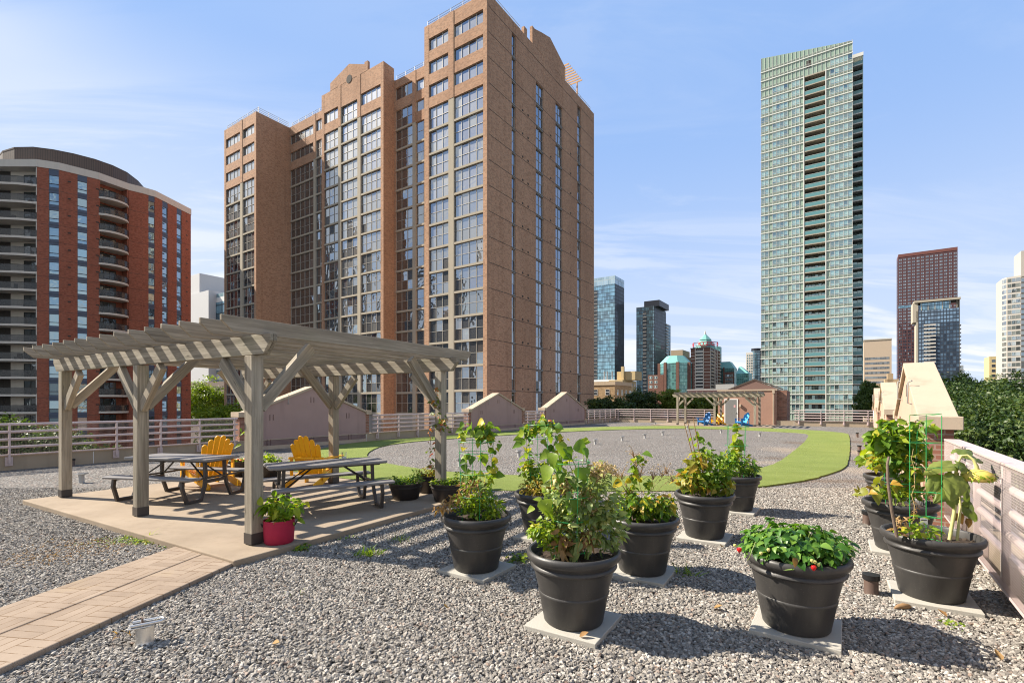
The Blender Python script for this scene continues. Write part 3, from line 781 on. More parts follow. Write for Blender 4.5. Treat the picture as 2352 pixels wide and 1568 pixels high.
# ------------------------------------------------------------------ pergolas
def board(name, parent, p0, p1, w, h, up=(0, 0, 1), mat='wood', cut0=0.0, cut1=0.0, bevel=0.006):
    """timber from p0 to p1 (centre line), w wide, h deep along up; cut = how far the lower edge is cut back at each end"""
    p0 = Vector(p0); p1 = Vector(p1); L = (p1 - p0).length
    x = (p1 - p0).normalized(); y = Vector(up).cross(x)
    if y.length < 1e-4: y = Vector((0, 1, 0))
    y.normalize(); z = x.cross(y)
    m = MB().prism([(cut0, -h / 2), (L - cut1, -h / 2), (L, h / 2 - 0.35 * h * (cut1 > 0)), (L, h / 2), (0, h / 2), (0, h / 2 - 0.35 * h * (cut0 > 0))], -w / 2, w / 2)
    o = m.build(name, M[mat], parent, bevel=bevel)
    o.matrix_local = Matrix(((x.x, y.x, z.x, p0.x), (x.y, y.y, z.y, p0.y), (x.z, y.z, z.z, p0.z), (0, 0, 0, 1)))
    return o
def pergola(label, loc, rot, sx, depth, nraf, base=SZ, top=2.385):
    t = thing('pergola', label, 'pergola', loc, rot, 'timber pergolas on the roof')
    r = random.Random(3)
    for iy, y in enumerate((0.0, depth)):
        for ix in range(3):
            x = -sx * ix
            p = board('post', t, (x, y, base + 0.012), (x, y, top - 0.006), 0.152, 0.152, (1, 0, 0), bevel=0.012)
            b = MB().box(0.0, 0.13, -0.079, 0.079, -0.079, 0.079).build('post_shoe', M['steel_dark'], p)
            # knee braces
            for s in (-1, 1):
                if (ix == 0 and s > 0) or (ix == 2 and s < 0): continue
                board('brace', t, (x + s * 0.07, y, top - 0.66), (x + s * 0.66, y, top - 0.045), 0.085, 0.14, (0, 0, 1), cut0=0.0)
            s = 1 if iy == 0 else -1
            board('brace', t, (x + 0.0, y + s * 0.07, top - 0.64), (x + 0.0, y + s * 0.80, top + 0.17), 0.085, 0.14)
        for dy in (-0.024, 0.024):
            board('beam', t, (-2 * sx - 0.42, y + dy, top + 0.12), (0.40, y + dy, top + 0.12), 0.044, 0.24, cut0=0.14, cut1=0.14)
    span = 2 * sx + 0.28 + 0.10
    for k in range(nraf):
        x = 0.25 - span * k / (nraf - 1) + r.uniform(-0.012, 0.012)
        z = top + 0.24 + 0.070 + r.uniform(-0.004, 0.006)
        board('rafter', t, (x, -0.53, z), (x + r.uniform(-0.01, 0.01), depth + 0.58, z), 0.042, 0.178, cut0=0.13, cut1=0.13)
    # thin battens under the rafters' middle
    return t
pergola('large weathered timber pergola over two picnic tables', P3, math.atan2(-0.515, 0.857), 2.925, 3.57, 15)
pg = G(1740, 980)
tag(MB().box(-7.6, 1.2, -0.9, 4.2, 0.004, 0.05).build('shed_pad', M['concrete'], None, (18.25, 37.25, 0), (0, 0, GR)), 'concrete pad under the far pergola', 'concrete pad', kind='structure')
pergola('weathered timber pergola in front of the stair shed', Vector((18.25, 37.25, 0)), GR, 2.86, 2.35, 15, 0.05, 2.30)

# ------------------------------------------------------------------ garden chairs
def adirondack(label, x, y, face, mat, base=SZ, mat2=None):
    """chair whose front looks along the world direction face"""
    rz = math.atan2(face[1], face[0]) + math.pi / 2
    t = thing('garden_chair', label, 'garden chair', (x, y, base), rz, 'slatted garden chairs on the roof')
    A = M[mat]; S = M[mat2 or mat]
    m = MB()
    for k in range(6):
        f = k / 5; yy = -0.30 + 0.50 * f; zz = 0.365 - 0.13 * f ** 0.9
        m.beam((-0.27, yy, zz), (0.27, yy, zz), 0.088, 0.022, (0, 0.22, 1))
    m.build('seat', S, t, bevel=0.005)
    m = MB()
    hs = [0.72, 0.83, 0.91, 0.91, 0.83, 0.72]
    dirv = Vector((0, 0.37, 0.93)).normalized(); nv = Vector((0, -0.93, 0.37))
    for k, h in enumerate(hs):
        s = k - 2.5; bx = s * 0.083; ang = s * 0.034
        ax = Vector((math.sin(ang), 0, 0)) + dirv * math.cos(ang); ax.normalize()
        sx = ax.cross(nv).normalized(); w0 = 0.038; w1 = 0.052
        b = Vector((bx, 0.17, 0.21)) + nv * (0.012 * abs(s) ** 1.5 * 0.3)
        prof = [(-w0, 0), (w0, 0), (w1, h - w1)] + [(w1 * math.cos(a), h - w1 + w1 * math.sin(a)) for a in (0.5, 1.05, 1.57, 2.09, 2.64)] + [(-w1, h - w1)]
        fr = [b + sx * p + ax * q + nv * 0.011 for p, q in prof]; bk = [b + sx * p + ax * q - nv * 0.011 for p, q in prof]
        n = len(prof)
        m.add(fr + bk, [tuple(range(n)), tuple(range(2 * n - 1, n - 1, -1))] + [(i, i + n, (i + 1) % n + n, (i + 1) % n) for i in range(n)])
    m.build('backrest', S, t, bevel=0.004)
    m = MB(); pts = [(-0.36, 0.335, 0.60), (-0.2, 0.40, 0.605), (0, 0.42, 0.605), (0.2, 0.40, 0.605), (0.36, 0.335, 0.60)]
    for a, b in zip(pts[:-1], pts[1:]): m.beam(a, b, 0.085, 0.03)
    m.build('back_rail', A, t)
    for s in (-1, 1):
        m = MB().prism([(s * 0.295, -0.40), (s * 0.32, -0.43), (s * 0.41, -0.42), (s * 0.45, -0.36), (s * 0.44, -0.05), (s * 0.39, 0.36), (s * 0.30, 0.36), (s * 0.29, -0.1)], 0.565, 0.59, 'z')
        m.build('armrest', A, t, bevel=0.006)
        MB().box(s * 0.345 - 0.016, s * 0.345 + 0.016, -0.36, -0.235, 0.0, 0.565).build('front_leg', A, t, bevel=0.005)
        MB().prism([(-0.325, 0.40), (-0.34, 0.27), (0.15, 0.10), (0.50, 0.0), (0.66, 0.0), (0.70, 0.06), (0.64, 0.115), (0.16, 0.24)], s * 0.305 - 0.014, s * 0.305 + 0.014, 'x').build('rear_leg', A, t, bevel=0.005)
        MB().box(s * 0.35 - 0.014, s * 0.35 + 0.014, 0.26, 0.34, 0.14, 0.565).build('arm_post', A, t)
    MB().box(-0.29, 0.29, -0.345, -0.322, 0.27, 0.375).build('front_apron', A, t)
    return t
adirondack('yellow slatted chair under the pergola beside the left picnic table, facing away left', -6.35, 10.35, (-0.85, 0.52), 'yellow')
adirondack('yellow slatted chair seen from behind, beyond the right picnic table', -4.15, 10.45, (0.10, 1.0), 'yellow')
adirondack('blue slatted chair by the far railing, left of the far yellow chair', 15.35, 39.6, (-0.92, -0.38), 'blue', 0.05)
adirondack('far yellow slatted chair behind a post of the far pergola', 16.85, 40.65, (-0.86, -0.5), 'yellow', 0.05)
adirondack('blue slatted chair, sunlight painted on seat and back, in front of the salmon shed wall', 17.62, 37.95, (-0.98, -0.2), 'blue', 0.05, 'sunlit_blue')

# ------------------------------------------------------------------ picnic tables
def picnic(label, x, y, rz):
    t = thing('picnic_table', label, 'picnic table', (x, y, SZ), rz, 'folding picnic tables under the pergola')
    def top(x0, y0, w, d, z, th):
        r = 0.06; pts = []
        for cx, cy, a0 in ((w / 2 - r, d / 2 - r, 0), (-w / 2 + r, d / 2 - r, 90), (-w / 2 + r, -d / 2 + r, 180), (w / 2 - r, -d / 2 + r, 270)):
            for k in range(5):
                a = R(a0 + 22.5 * k); pts.append((x0 + cx + r * math.cos(a), y0 + cy + r * math.sin(a)))
        return MB().prism(pts, z - th, z, 'z')
    top(0, 0, 1.83, 0.76, 0.74, 0.045).build('tabletop', M['table'], t, bevel=0.012)
    MB().box(-0.80, 0.80, -0.30, 0.30, 0.668, 0.694).build('under_frame', M['steel_dark'], t)
    for s in (-1, 1):
        top(0, s * 0.64, 1.83, 0.27, 0.445, 0.04).build('bench', M['table'], t, bevel=0.012)
    for sx in (-1, 1):
        for sy in (-1, 1):
            pts = [(sx * 0.70, sy * 0.70, 0.405), (sx * 0.71, sy * 0.71, 0.27), (sx * 0.72, sy * 0.63, 0.028), (sx * 0.72, sy * 0.34, 0.028), (sx * 0.71, sy * 0.25, 0.25), (sx * 0.70, sy * 0.22, 0.42), (sx * 0.69, sy * 0.22, 0.69)]
            m = MB()
            for a, b in zip(pts[:-1], pts[1:]):
                a = Vector(a); b = Vector(b); d = (b - a).normalized() * 0.022
                m.beam(a - d, b + d, 0.055, 0.05, (1, 0, 0))
            m.build('leg', M['steel_dark'], t, bevel=0.006)
            MB().beam((sx * 0.26, sy * 0.10, 0.66), (sx * 0.685, sy * 0.21, 0.36), 0.022, 0.02).build('brace', M['steel_black'], t)
        MB().beam((sx * 0.705, -0.69, 0.388), (sx * 0.705, 0.69, 0.388), 0.05, 0.03).build('bench_bar', M['steel_dark'], t)
        MB().beam((sx * 0.705, -0.25, 0.33), (sx * 0.705, 0.25, 0.33), 0.04, 0.06).build('crossbar', M['steel_dark'], t)
    return t
picnic('dark grey folding picnic table on the left, half in sun', -6.06, 9.13, R(-12))
picnic('dark grey folding picnic table on the right with a glass jar on it', -3.08, 8.25, R(33))
gm = NT('clear_glass'); gm.set(base=(0.9, 0.93, 0.92), rough=0.03, trans=1.0, ior=1.3)
M['glass'] = gm.mat
jx = Pt(790, 1052, 8.55)
jar = thing('glass_jar', 'small clear glass jar standing on the right picnic table', 'jar', (jx.x, jx.y, SZ + 0.742))
MB().lathe([(0.040, 0.0), (0.042, 0.13), (0.038, 0.13), (0.036, 0.012)], 20, cap0=True, cap1=True).build('glass', M['glass'], jar, smooth=True)
MB().lathe([(0.034, 0.014), (0.034, 0.05)], 16, cap0=True, cap1=True).build('candle', M['white'], jar, smooth=True)
# ------------------------------------------------------------------ leaves
def unit(a): return a / np.maximum(1e-9, np.linalg.norm(a, axis=-1, keepdims=True))
SHAPES = {'ovate': ([0, .12, .35, .68, 1], [0.04, .34, .5, .34, 0.02]), 'heart': ([-.06, .06, .30, .64, 1], [0.22, .52, .56, .34, 0.02]),
          'narrow': ([0, .15, .4, .7, 1], [0.05, .36, .5, .34, 0.02]), 'blade': ([0, .2, .5, .8, 1], [.5, .5, .42, .25, 0.02])}
class Leaves:
    def __init__(s, root): s.o = np.array(root); s.V = []; s.T = []; s.r = []; s.n = 0
    def put(s, P, D, N, L, Wd, shape='ovate', droop=0.25, fold=0.18, rnd=None):
        P = np.atleast_2d(np.asarray(P, float)); n = len(P)
        D = unit(np.broadcast_to(np.asarray(D, float), (n, 3)).copy()); N = np.broadcast_to(np.asarray(N, float), (n, 3)).copy()
        S = unit(np.cross(D, N)); N = np.cross(S, D)
        L = np.broadcast_to(np.asarray(L, float), (n,))[:, None]; Wd = np.broadcast_to(np.asarray(Wd, float), (n,))[:, None]
        ts, ws = SHAPES[shape]
        k = len(ts); V = np.empty((n, 3 * k, 3))
        cur = rng.normal(1, .35, (n, 1)) * droop
        for i, (t, w) in enumerate(zip(ts, ws)):
            c = P + D * L * t - N * L * cur * t * t + np.array([0, 0, -1]) * L * cur * 0.25 * t * t
            V[:, 3 * i + 1] = c
            for j, sg in ((0, -1), (2, 1)):
                wob = 1 + rng.normal(0, .06, (n, 1))
                V[:, 3 * i + j] = c + S * sg * Wd * w * wob + N * fold * Wd * w * 2
        f = []
        for i in range(k - 1):
            a = 3 * i
            f += [(a, a + 1, a + 4, a + 3), (a + 1, a + 2, a + 5, a + 4)]
        f = np.array(f)
        T = s.n + np.arange(n)[:, None, None] * (3 * k) + f[None]
        s.V.append((V - s.o).reshape(-1, 3)); s.T.append(T.reshape(-1, 4)); s.n += n * 3 * k
        r = rng.random(n) if rnd is None else np.clip(np.broadcast_to(np.asarray(rnd, float), (n,)), 0, 1)
        s.r.append(np.repeat(r, len(f)))
        return s
    def bush(s, c, rad, n, size, shape='ovate', ar=0.55, up=0.6, droop=0.3, skew=1.0, shell=0.45, rbias=0.0):
        c = np.asarray(c, float); rad = np.asarray(rad, float)
        d = unit(rng.normal(size=(n, 3))); rr = (shell ** 3 + (1 - shell ** 3) * rng.random((n, 1))) ** (1 / 3)
        P = c + d * rr * rad * (1 + rng.normal(0, .10, (n, 1)))
        D = unit(d * np.array([1, 1, .35]) + rng.normal(0, .45, (n, 3)) + np.array([0, 0, -.1]))
        N = unit(np.array([0, 0, up]) + d * .5 + rng.normal(0, .35, (n, 3)))
        L = size * np.clip(rng.normal(1, .28, n), .45, 1.7)
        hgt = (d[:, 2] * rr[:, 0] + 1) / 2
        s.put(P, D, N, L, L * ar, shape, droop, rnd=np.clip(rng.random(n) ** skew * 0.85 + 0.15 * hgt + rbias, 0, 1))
        return s
    def vine(s, pts, n, size, spread=0.05, shape='heart', ar=0.8, skew=1.0, droop=0.25):
        pts = np.array([list(p) for p in pts], float); k = len(pts) - 1
        t = rng.random(n) * k; i = np.minimum(t.astype(int), k - 1); f = (t - i)[:, None]
        P = pts[i] * (1 - f) + pts[i + 1] * f + rng.normal(0, spread, (n, 3))
        D = unit(rng.normal(size=(n, 3)) * np.array([1, 1, .3]) + np.array([0, 0, -.45]))
        N = unit(rng.normal(0, .5, (n, 3)) + np.array([-.25, -.6, .5]))
        L = size * np.clip(rng.normal(1, .35, n), .4, 1.8)
        s.put(P, D, N, L, L * ar, shape, droop, rnd=rng.random(n) ** skew)
        return s
    def build(s, name, mat, parent):
        me = mesh_np(name, np.concatenate(s.V), np.concatenate(s.T), np.concatenate(s.r), True)
        return link(name, me, [M[mat]], parent)
def wig(a, b, n=5, j=0.02):
    a = Vector(a); b = Vector(b); out = []
    for i in range(n + 1):
        t = i / n; p = a.lerp(b, t)
        if 0 < i < n: p += Vector((random.gauss(0, j), random.gauss(0, j), random.gauss(0, j * .5)))
        out.append(p)
    return out
def stems(name, root, paths, r0, r1, mat, parent):
    m = MB(); o = Vector(root)
    for p in paths:
        n = len(p); m.tube([Vector(q) - o for q in p], [r0 + (r1 - r0) * i / (n - 1) for i in range(n)], 6)
    return m.build(name, M[mat], parent, smooth=True)

# ------------------------------------------------------------------ big round pots on square pavers
POTPROF = [(0.228, 0.0), (0.238, 0.012), (0.276, 0.215), (0.283, 0.232), (0.2845, 0.244), (0.279, 0.252), (0.3235, 0.430), (0.340, 0.436), (0.349, 0.450), (0.346, 0.466), (0.336, 0.474),
           (0.339, 0.482), (0.351, 0.497), (0.369, 0.509), (0.3775, 0.525), (0.379, 0.545), (0.373, 0.563), (0.360, 0.571), (0.345, 0.568), (0.337, 0.553), (0.330, 0.49)]
POTS = {}
PADZ = 0.055; RIMZ = PADZ + 0.571; SOILZ = PADZ + 0.50
pot_me = pad_me = soil_me = None
def pot(key, u, Y, label, padlabel, rz):
    global pot_me, pad_me, soil_me
    x = (u - 1176) / FP * Y
    POTS[key] = Vector((x, Y, SOILZ))
    t = thing('flower_pot', label, 'flower pot', (x, Y, PADZ), R(rz * 3), 'large charcoal pots on square pavers')
    if pot_me is None:
        o = MB().lathe(POTPROF, 64, cap0=True).build('pot_wall', M['pot'], t, smooth=True); pot_me = o.data
        s = MB()
        nr, na = 9, 48; vs = [(0, 0, 0.5)]
        for i in range(1, nr + 1):
            for k in range(na):
                a = 2 * math.pi * k / na; rr = 0.331 * i / nr
                vs.append((rr * math.cos(a), rr * math.sin(a), 0.5 + random.gauss(0, 0.008)))
        fs = [(0, 1 + k, 1 + (k + 1) % na) for k in range(na)]
        for i in range(nr - 1):
            for k in range(na):
                k2 = (k + 1) % na; b = 1 + i * na
                fs.append((b + k, b + na + k, b + na + k2, b + k2))
        s.add(vs, fs); so_ = s.build('soil', M['soil'], t); soil_me = so_.data
    else:
        for nm, me in (('pot_wall', pot_me), ('soil', soil_me)):
            o = bpy.data.objects.new(nm, me); col.objects.link(o); o.parent = t
    p = MB().box(-0.30, 0.30, -0.30, 0.30, 0.0, PADZ - 0.002).build('paver_slab', M['slabpad'], None, (x + random.uniform(-.02, .02), Y + random.uniform(-.02, .02), 0), (0, 0, R(rz)), bevel=0.006)
    tag(p, padlabel, 'paver', 'square pavers under the pots', 'thing')
    return t
pot('front', 1317, 4.02, 'charcoal pot at the front centre holding the seeding bush in a cage', 'square pale paver under the pot with the seeding bush', -31)
pot('berry', 1828, 3.92, 'charcoal pot at the front holding the strawberry plants', 'square pale paver under the strawberry pot', -34)
pot('sun', 2138, 4.53, 'charcoal pot holding the sunflower beside the white mesh railing', 'square pale paver under the sunflower pot', -32)
pot('left', 1094, 5.30, 'leftmost charcoal pot, holding a basil bush and a climbing bean', 'square pale paver under the leftmost large pot', -33)
pot('dill', 1475, 5.21, 'charcoal pot with basil and wispy dried dill, right behind the seeding bush', 'square pale paver under the pot with the wispy dried dill', -31)
pot('pepper', 1246, 6.62, 'charcoal pot with yellow green pepper leaves, half hidden by the seeding bush', 'square pale paver mostly hidden, under the yellow green pepper pot', -34)
pot('cane', 1618, 6.56, 'charcoal pot with three brown canes standing in it', 'square pale paver under the pot with the three canes', -33)
pot('back', 1692, 8.21, 'farthest charcoal pot of the centre, behind the pot with canes', 'square pale paver under the pot behind the canes', -35)
pot('bean', 2066, 5.97, 'charcoal pot by the mesh railing full of bean leaves, next behind the sunflower pot', 'square pale paver, corner showing behind the sunflower pot', -33)
pot('bean2', 2046, 8.15, 'charcoal pot by the mesh railing, mostly hidden behind the other bean pot', 'square pale paver under the farther bean pot by the railing', -33)

def E(u, v, Y, ru, rv, ry=None):
    c = Pt(u, v, Y); k = Y / FP
    return np.array(c), np.array([ru * k, (ry if ry is not None else ru * k), rv * k])
def plant(key, name, label, cat, group=None):
    r = POTS[key]; return thing(name, label, cat, r, 0, group), r
def cage(key, label, r0, r1, h, rings, legs, dx=0, dy=0, square=False, rz=0.0, bury=0.03):
    p = POTS[key]
    t = thing('plant_cage', label, 'plant cage', (p.x + dx, p.y + dy, p.z), rz, 'green wire plant cages')
    m = MB()
    for k in range(legs):
        a = 2 * math.pi * k / legs + 0.3
        m.tube([(r0 * math.cos(a), r0 * math.sin(a), -bury), (r1 * math.cos(a), r1 * math.sin(a), h)], 0.0034, 6)
    m.build('upright', M['cage'], t, smooth=True)
    for z in rings:
        rr = r0 + (r1 - r0) * z / h
        m = MB()
        if square:
            pts = [(rr * math.cos(2 * math.pi * k / legs + 0.3), rr * math.sin(2 * math.pi * k / legs + 0.3), z + 0.012 * k) for k in range(legs)]
            for i in range(legs): m.tube([pts[i], pts[(i + 1) % legs]], 0.0028, 6)
        else:
            m.tube([(rr * math.cos(2 * math.pi * k / 28), rr * math.sin(2 * math.pi * k / 28), z) for k in range(28)], 0.0030, 6, closed=True)
        m.build('ring', M['cage'], t, smooth=True)
    return t

# --- front centre pot: seeding bush, big bean leaves, small basil
t, r = plant('front', 'seeding_bush', 'tall grey green bush with tan seed heads in the front centre pot', 'bush')
Y = 4.02
Lv = Leaves(r)
for u, v, ru, rv, n in ((1300, 1150, 62, 45, 170), (1345, 1190, 72, 62, 330), (1370, 1150, 48, 60, 220), (1390, 1215, 48, 45, 170), (1320, 1220, 62, 38, 130), (1368, 1100, 34, 40, 100), (1285, 1195, 48, 44, 110), (1412, 1180, 26, 45, 70), (1300, 1100, 40, 30, 60)):
    c, rad = E(u, v, Y, ru, rv, 0.16); Lv.bush(c, rad, n, 0.050, ar=0.66, shell=0.2, skew=1.1)
c, rad = E(1320, 1240, Y - 0.05, 70, 28, 0.15); Lv.bush(c, rad, 40, 0.075, ar=0.6, shell=0.3, skew=0.5)
Lv.build('leaves', 'sage', t)
sp = [(1300, 1112), (1380, 1082), (1345, 1140), (1338, 1165), (1395, 1180), (1275, 1150), (1355, 1120), (1410, 1150)]
stems('stem', r, [wig(r + Vector((random.uniform(-.12, .12), random.uniform(-.1, .1), -.02)), Pt(u, v, Y + random.uniform(-.1, .1)), 6, .02) for u, v in sp], 0.008, 0.003, 'stem', t)
S = Leaves(r)
for u, v, ru, rv, n in ((1291, 1107, 21, 17, 420), (1296, 1122, 14, 14, 150), (1384, 1078, 30, 15, 480), (1372, 1092, 15, 12, 150), (1347, 1134, 13, 13, 150), (1340, 1153, 12, 16, 130), (1362, 1170, 14, 10, 90)):
    c, rad = E(u, v, Y, ru, rv); S.bush(c, rad * 1.15, n, 0.022, ar=0.6, shell=0.1, up=0.2)
    for _ in range(10):
        pass
S.build('seed_head', 'seed', t)
D_ = Leaves(r)
for u, v, ru, rv, n in ((1288, 1218, 16, 14, 10), (1296, 1245, 9, 20, 26), (1350, 1235, 10, 14, 10), (1368, 1225, 12, 12, 9)):
    c, rad = E(u, v, Y - 0.12, ru, rv); D_.bush(c, rad, n, 0.075, ar=0.5, shell=0.2, droop=0.6)
D_.build('dry_leaves', 'dry', t)
t, r = plant('front', 'basil_plant', 'small bright basil at the left of the front centre pot', 'herb')
Lv = Leaves(r); 
for u, v, ru, rv, n in ((1252, 1218, 32, 26, 190), (1265, 1240, 30, 22, 110), (1235, 1225, 16, 14, 60)):
    c, rad = E(u, v, Y - 0.08, ru, rv, 0.10); Lv.bush(c, rad, n, 0.042, ar=0.6, shell=0.25, skew=1.0)
Lv.build('leaves', 'lime', t)
stems('stem', r, [wig(r + Vector((-.17, -.06, -.01)), Pt(u, v, Y - .08), 3, .01) for u, v in ((1240, 1215), (1260, 1210), (1270, 1235))], .005, .003, 'stem', t)
t, r = plant('front', 'climbing_bean', 'climbing bean with big leaves over the cage of the front centre pot', 'bean plant')
Lv = Leaves(r)
for u, v, l, dx, dz, rn in ((1272, 1042, .13, -.3, -.8, .55), (1262, 1072, .15, -.6, -.9, .5), (1285, 1018, .13, .3, -.7, .45), (1322, 1020, .14, .9, -.5, .4), (1338, 1075, .16, -.1, -.9, .45), (1313, 1148, .17, .1, -.9, .5), (1250, 1148, .15, .2, -.9, .75), (1300, 1028, .12, .4, -.6, .35),
                          (1255, 1170, .12, .6, -.5, .7), (1340, 1030, .10, .5, -.9, .25), (1278, 1060, .12, .4, -.9, .2), (1292, 1085, .11, -.4, -.8, .3), (1262, 1040, .11, -.8, -.3, .6), (1310, 1100, .10, .6, -.7, .2), (1345, 1190, .11, .4, -.8, .85), (1225, 1165, .08, -.7, -.4, .7)):
    p = Pt(u, v, Y - 0.10 + random.uniform(-.05, .05))
    Lv.put([p], (dx, -.35, dz), (dx * .5 + random.uniform(-.5, .5), -.75, random.uniform(.1, .9)), l * .82, l * .70, 'heart', .30, .14, rn * .8 + random.random() * .25)
Lv.vine([Pt(1290, 1240, Y), Pt(1300, 1120, Y), Pt(1295, 1030, Y), Pt(1330, 1022, Y)], 42, 0.06, 0.05)
Lv.vine([Pt(1270, 1010, Y), Pt(1262, 985, Y + .2), Pt(1258, 1000, Y)], 10, 0.06, 0.03)
Lv.build('leaves', 'bean', t)
m = []
for u in (1283, 1290, 1302, 1312, 1336, 1341): m.append([Pt(u, 1033, Y), Pt(u + random.uniform(-4, 8), 1050, Y - .03), Pt(u + random.uniform(-2, 10), 1070, Y - .05), Pt(u + 12, 1080, Y - .04)])
stems('tendril', r, m + [wig(r, Pt(1295, 1035, Y), 6, .03)], 0.004, 0.0035, 'stem', t)
cage('front', 'green wire cage holding up the seeding bush in the front pot', 0.13, 0.165, 0.79, (0.06, 0.31, 0.50, 0.77), 4, dx=-0.03)

# --- leftmost pot
t, r = plant('left', 'basil_plant', 'leafy basil bush with browning tips in the leftmost large pot', 'herb')
Y = 5.30; Lv = Leaves(r)
for u, v, ru, rv, n in ((1110, 1160, 42, 26, 260), (1075, 1155, 40, 30, 240), (1095, 1130, 38, 25, 180), (1135, 1165, 26, 22, 120)):
    c, rad = E(u, v, Y, ru, rv, .17); Lv.bush(c, rad, n, 0.045, ar=.6, shell=.25)
Lv.build('leaves', 'lime', t)
stems('stem', r, [wig(r, Pt(u, v, Y), 4, .02) for u, v in ((1110, 1150), (1075, 1150), (1095, 1120), (1130, 1155), (1060, 1135))], .007, .003, 'stem', t)
D_ = Leaves(r)
for u, v, ru, rv, n in ((1030, 1160, 22, 16, 40), (1010, 1165, 16, 8, 22), (1085, 1115, 30, 16, 70), (1055, 1140, 22, 18, 40)):
    c, rad = E(u, v, Y - .05, ru, rv, .10); D_.bush(c, rad, n, 0.045, ar=.5, shell=.2, droop=.5)
D_.build('dry_leaves', 'dry', t)
t, r = plant('left', 'climbing_bean', 'thin climbing bean arching over a wire cage in the leftmost large pot', 'bean plant')
Lv = Leaves(r)
pa = [Pt(1070, 1130, Y), Pt(1068, 1040, Y), Pt(1062, 1000, Y), Pt(1075, 985, Y), Pt(1100, 1000, Y)]
pb = [Pt(1125, 1130, Y), Pt(1130, 1060, Y), Pt(1118, 1010, Y), Pt(1110, 975, Y), Pt(1125, 1000, Y), Pt(1132, 1030, Y)]
Lv.vine(pa, 30, .075, .03, skew=.7); Lv.vine(pb, 60, .08, .035, skew=.9); Lv.vine([Pt(1070, 1055, Y), Pt(1100, 1045, Y), Pt(1110, 1060, Y)], 9, .10, .02)
Lv.vine([Pt(1085, 1100, Y), Pt(1130, 1090, Y), Pt(1140, 1075, Y)], 30, .06, .04)
Lv.vine([Pt(1100, 1005, Y), Pt(1110, 985, Y), Pt(1118, 968, Y)], 16, .06, .02, skew=.5)
Lv.build('leaves', 'bean', t)
stems('stem', r, [wig(r, pa[0], 3), pa, wig(r, pb[0], 3), pb], .004, .003, 'stem', t)
cage('left', 'thin green cage in the leftmost large pot', 0.15, 0.19, 0.86, (0.26, 0.50, 0.72, 0.84), 4)

# --- pot behind: yellow green peppers with a bean on a cage
t, r = plant('pepper', 'pepper_plant', 'dense yellow green pepper leaves spilling at the rim behind the seeding bush', 'herb')
Y = 6.62; Lv = Leaves(r)
for u, v, ru, rv, n in ((1235, 1118, 38, 22, 330), (1222, 1125, 22, 16, 120), (1265, 1110, 24, 22, 130)):
    c, rad = E(u, v, Y - .08, ru, rv, .2); Lv.bush(c, rad, n, .055, 'narrow', .32, shell=.3, skew=.6, droop=.5)
Lv.build('leaves', 'yellowing', t)
t, r = plant('pepper', 'climbing_bean', 'climbing bean with small yellowing leaves on the tall cage behind the seeding bush', 'bean plant')
Lv = Leaves(r)
pa = [Pt(1222, 1110, Y), Pt(1212, 1060, Y), Pt(1208, 1015, Y), Pt(1215, 985, Y), Pt(1235, 972, Y)]
pb = [Pt(1262, 1110, Y), Pt(1255, 1040, Y), Pt(1252, 985, Y), Pt(1240, 965, Y), Pt(1270, 972, Y), Pt(1285, 1005, Y), Pt(1282, 1035, Y)]
Lv.vine(pa, 75, .085, .05, skew=.8); Lv.vine(pb, 85, .08, .045, skew=.7); c, rad = E(1245, 1085, Y, 30, 25, .2); Lv.bush(c, rad, 130, .07, ar=.6, shell=.2)
c, rad = E(1212, 1080, Y, 16, 25, .12); Lv.bush(c, rad, 50, .07, ar=.7, shell=.2, rbias=.2)
Lv.build('leaves', 'bean', t)
stems('stem', r, [wig(r, pa[0], 3), pa, wig(r, pb[0], 3), pb], .005, .003, 'stem', t)
pf = MB().lathe([(0.0, 0.0), (.03, .005), (.022, .02), (0, .012)], 10, tuple(Pt(1263, 968, Y) - r)).build('blossom', M['petal'], t)
cage('pepper', 'tall green cage with the bean vine, behind the seeding bush', 0.16, 0.20, 0.98, (0.30, 0.55, 0.78, 0.96), 4)

# --- dill pot
t, r = plant('dill', 'basil_plant', 'light green basil with a few large leaves in the pot with the dried dill', 'herb')
Y = 5.21; Lv = Leaves(r)
for u, v, ru, rv, n in ((1450, 1170, 40, 20, 170), (1495, 1165, 42, 24, 210), (1525, 1160, 24, 26, 90), (1470, 1150, 30, 22, 90), (1440, 1150, 22, 22, 70)):
    c, rad = E(u, v, Y - .05, ru, rv, .18); Lv.bush(c, rad, n, .065, ar=.6, shell=.25, skew=1.3)
Lv.build('leaves', 'bean', t)
L2_ = Leaves(r)
for u, v, ru, rv, n in ((1470, 1160, 20, 14, 40), (1535, 1150, 12, 24, 26), (1500, 1150, 16, 12, 20)):
    c, rad = E(u, v, Y - .12, ru, rv, .12); L2_.bush(c, rad, n, .06, ar=.6, shell=.25)
L2_.build('yellow_leaves', 'yellowing', t)
stems('stem', r, [wig(r, Pt(u, v, Y), 4, .02) for u, v in ((1450, 1150), (1490, 1140), (1520, 1140), (1430, 1130))], .006, .003, 'stem', t)
t, r = plant('dill', 'dill_plant', 'wispy dried orange brown dill stalks standing above the basil pot', 'herb')
paths = []; S = Leaves(r)
for u, v in ((1418, 1085), (1428, 1090), (1462, 1060), (1470, 1085), (1500, 1090), (1520, 1085), (1530, 1078), (1440, 1120), (1456, 1040), (1545, 1095)):
    e = Pt(u, v, Y); b = r + Vector((random.uniform(-.15, .15), random.uniform(-.1, .1), 0))
    w = wig(b, e, 5, .018); paths.append(w)
    for _ in range(9):
        q = e + Vector((random.gauss(0, .05), random.gauss(0, .04), random.gauss(.0, .04)))
        paths.append([e - Vector((0, 0, .05)), (e + q) / 2 + Vector((0, 0, .01)), q])
stems('stalk', r, paths, .0035, .0012, 'cane', t)
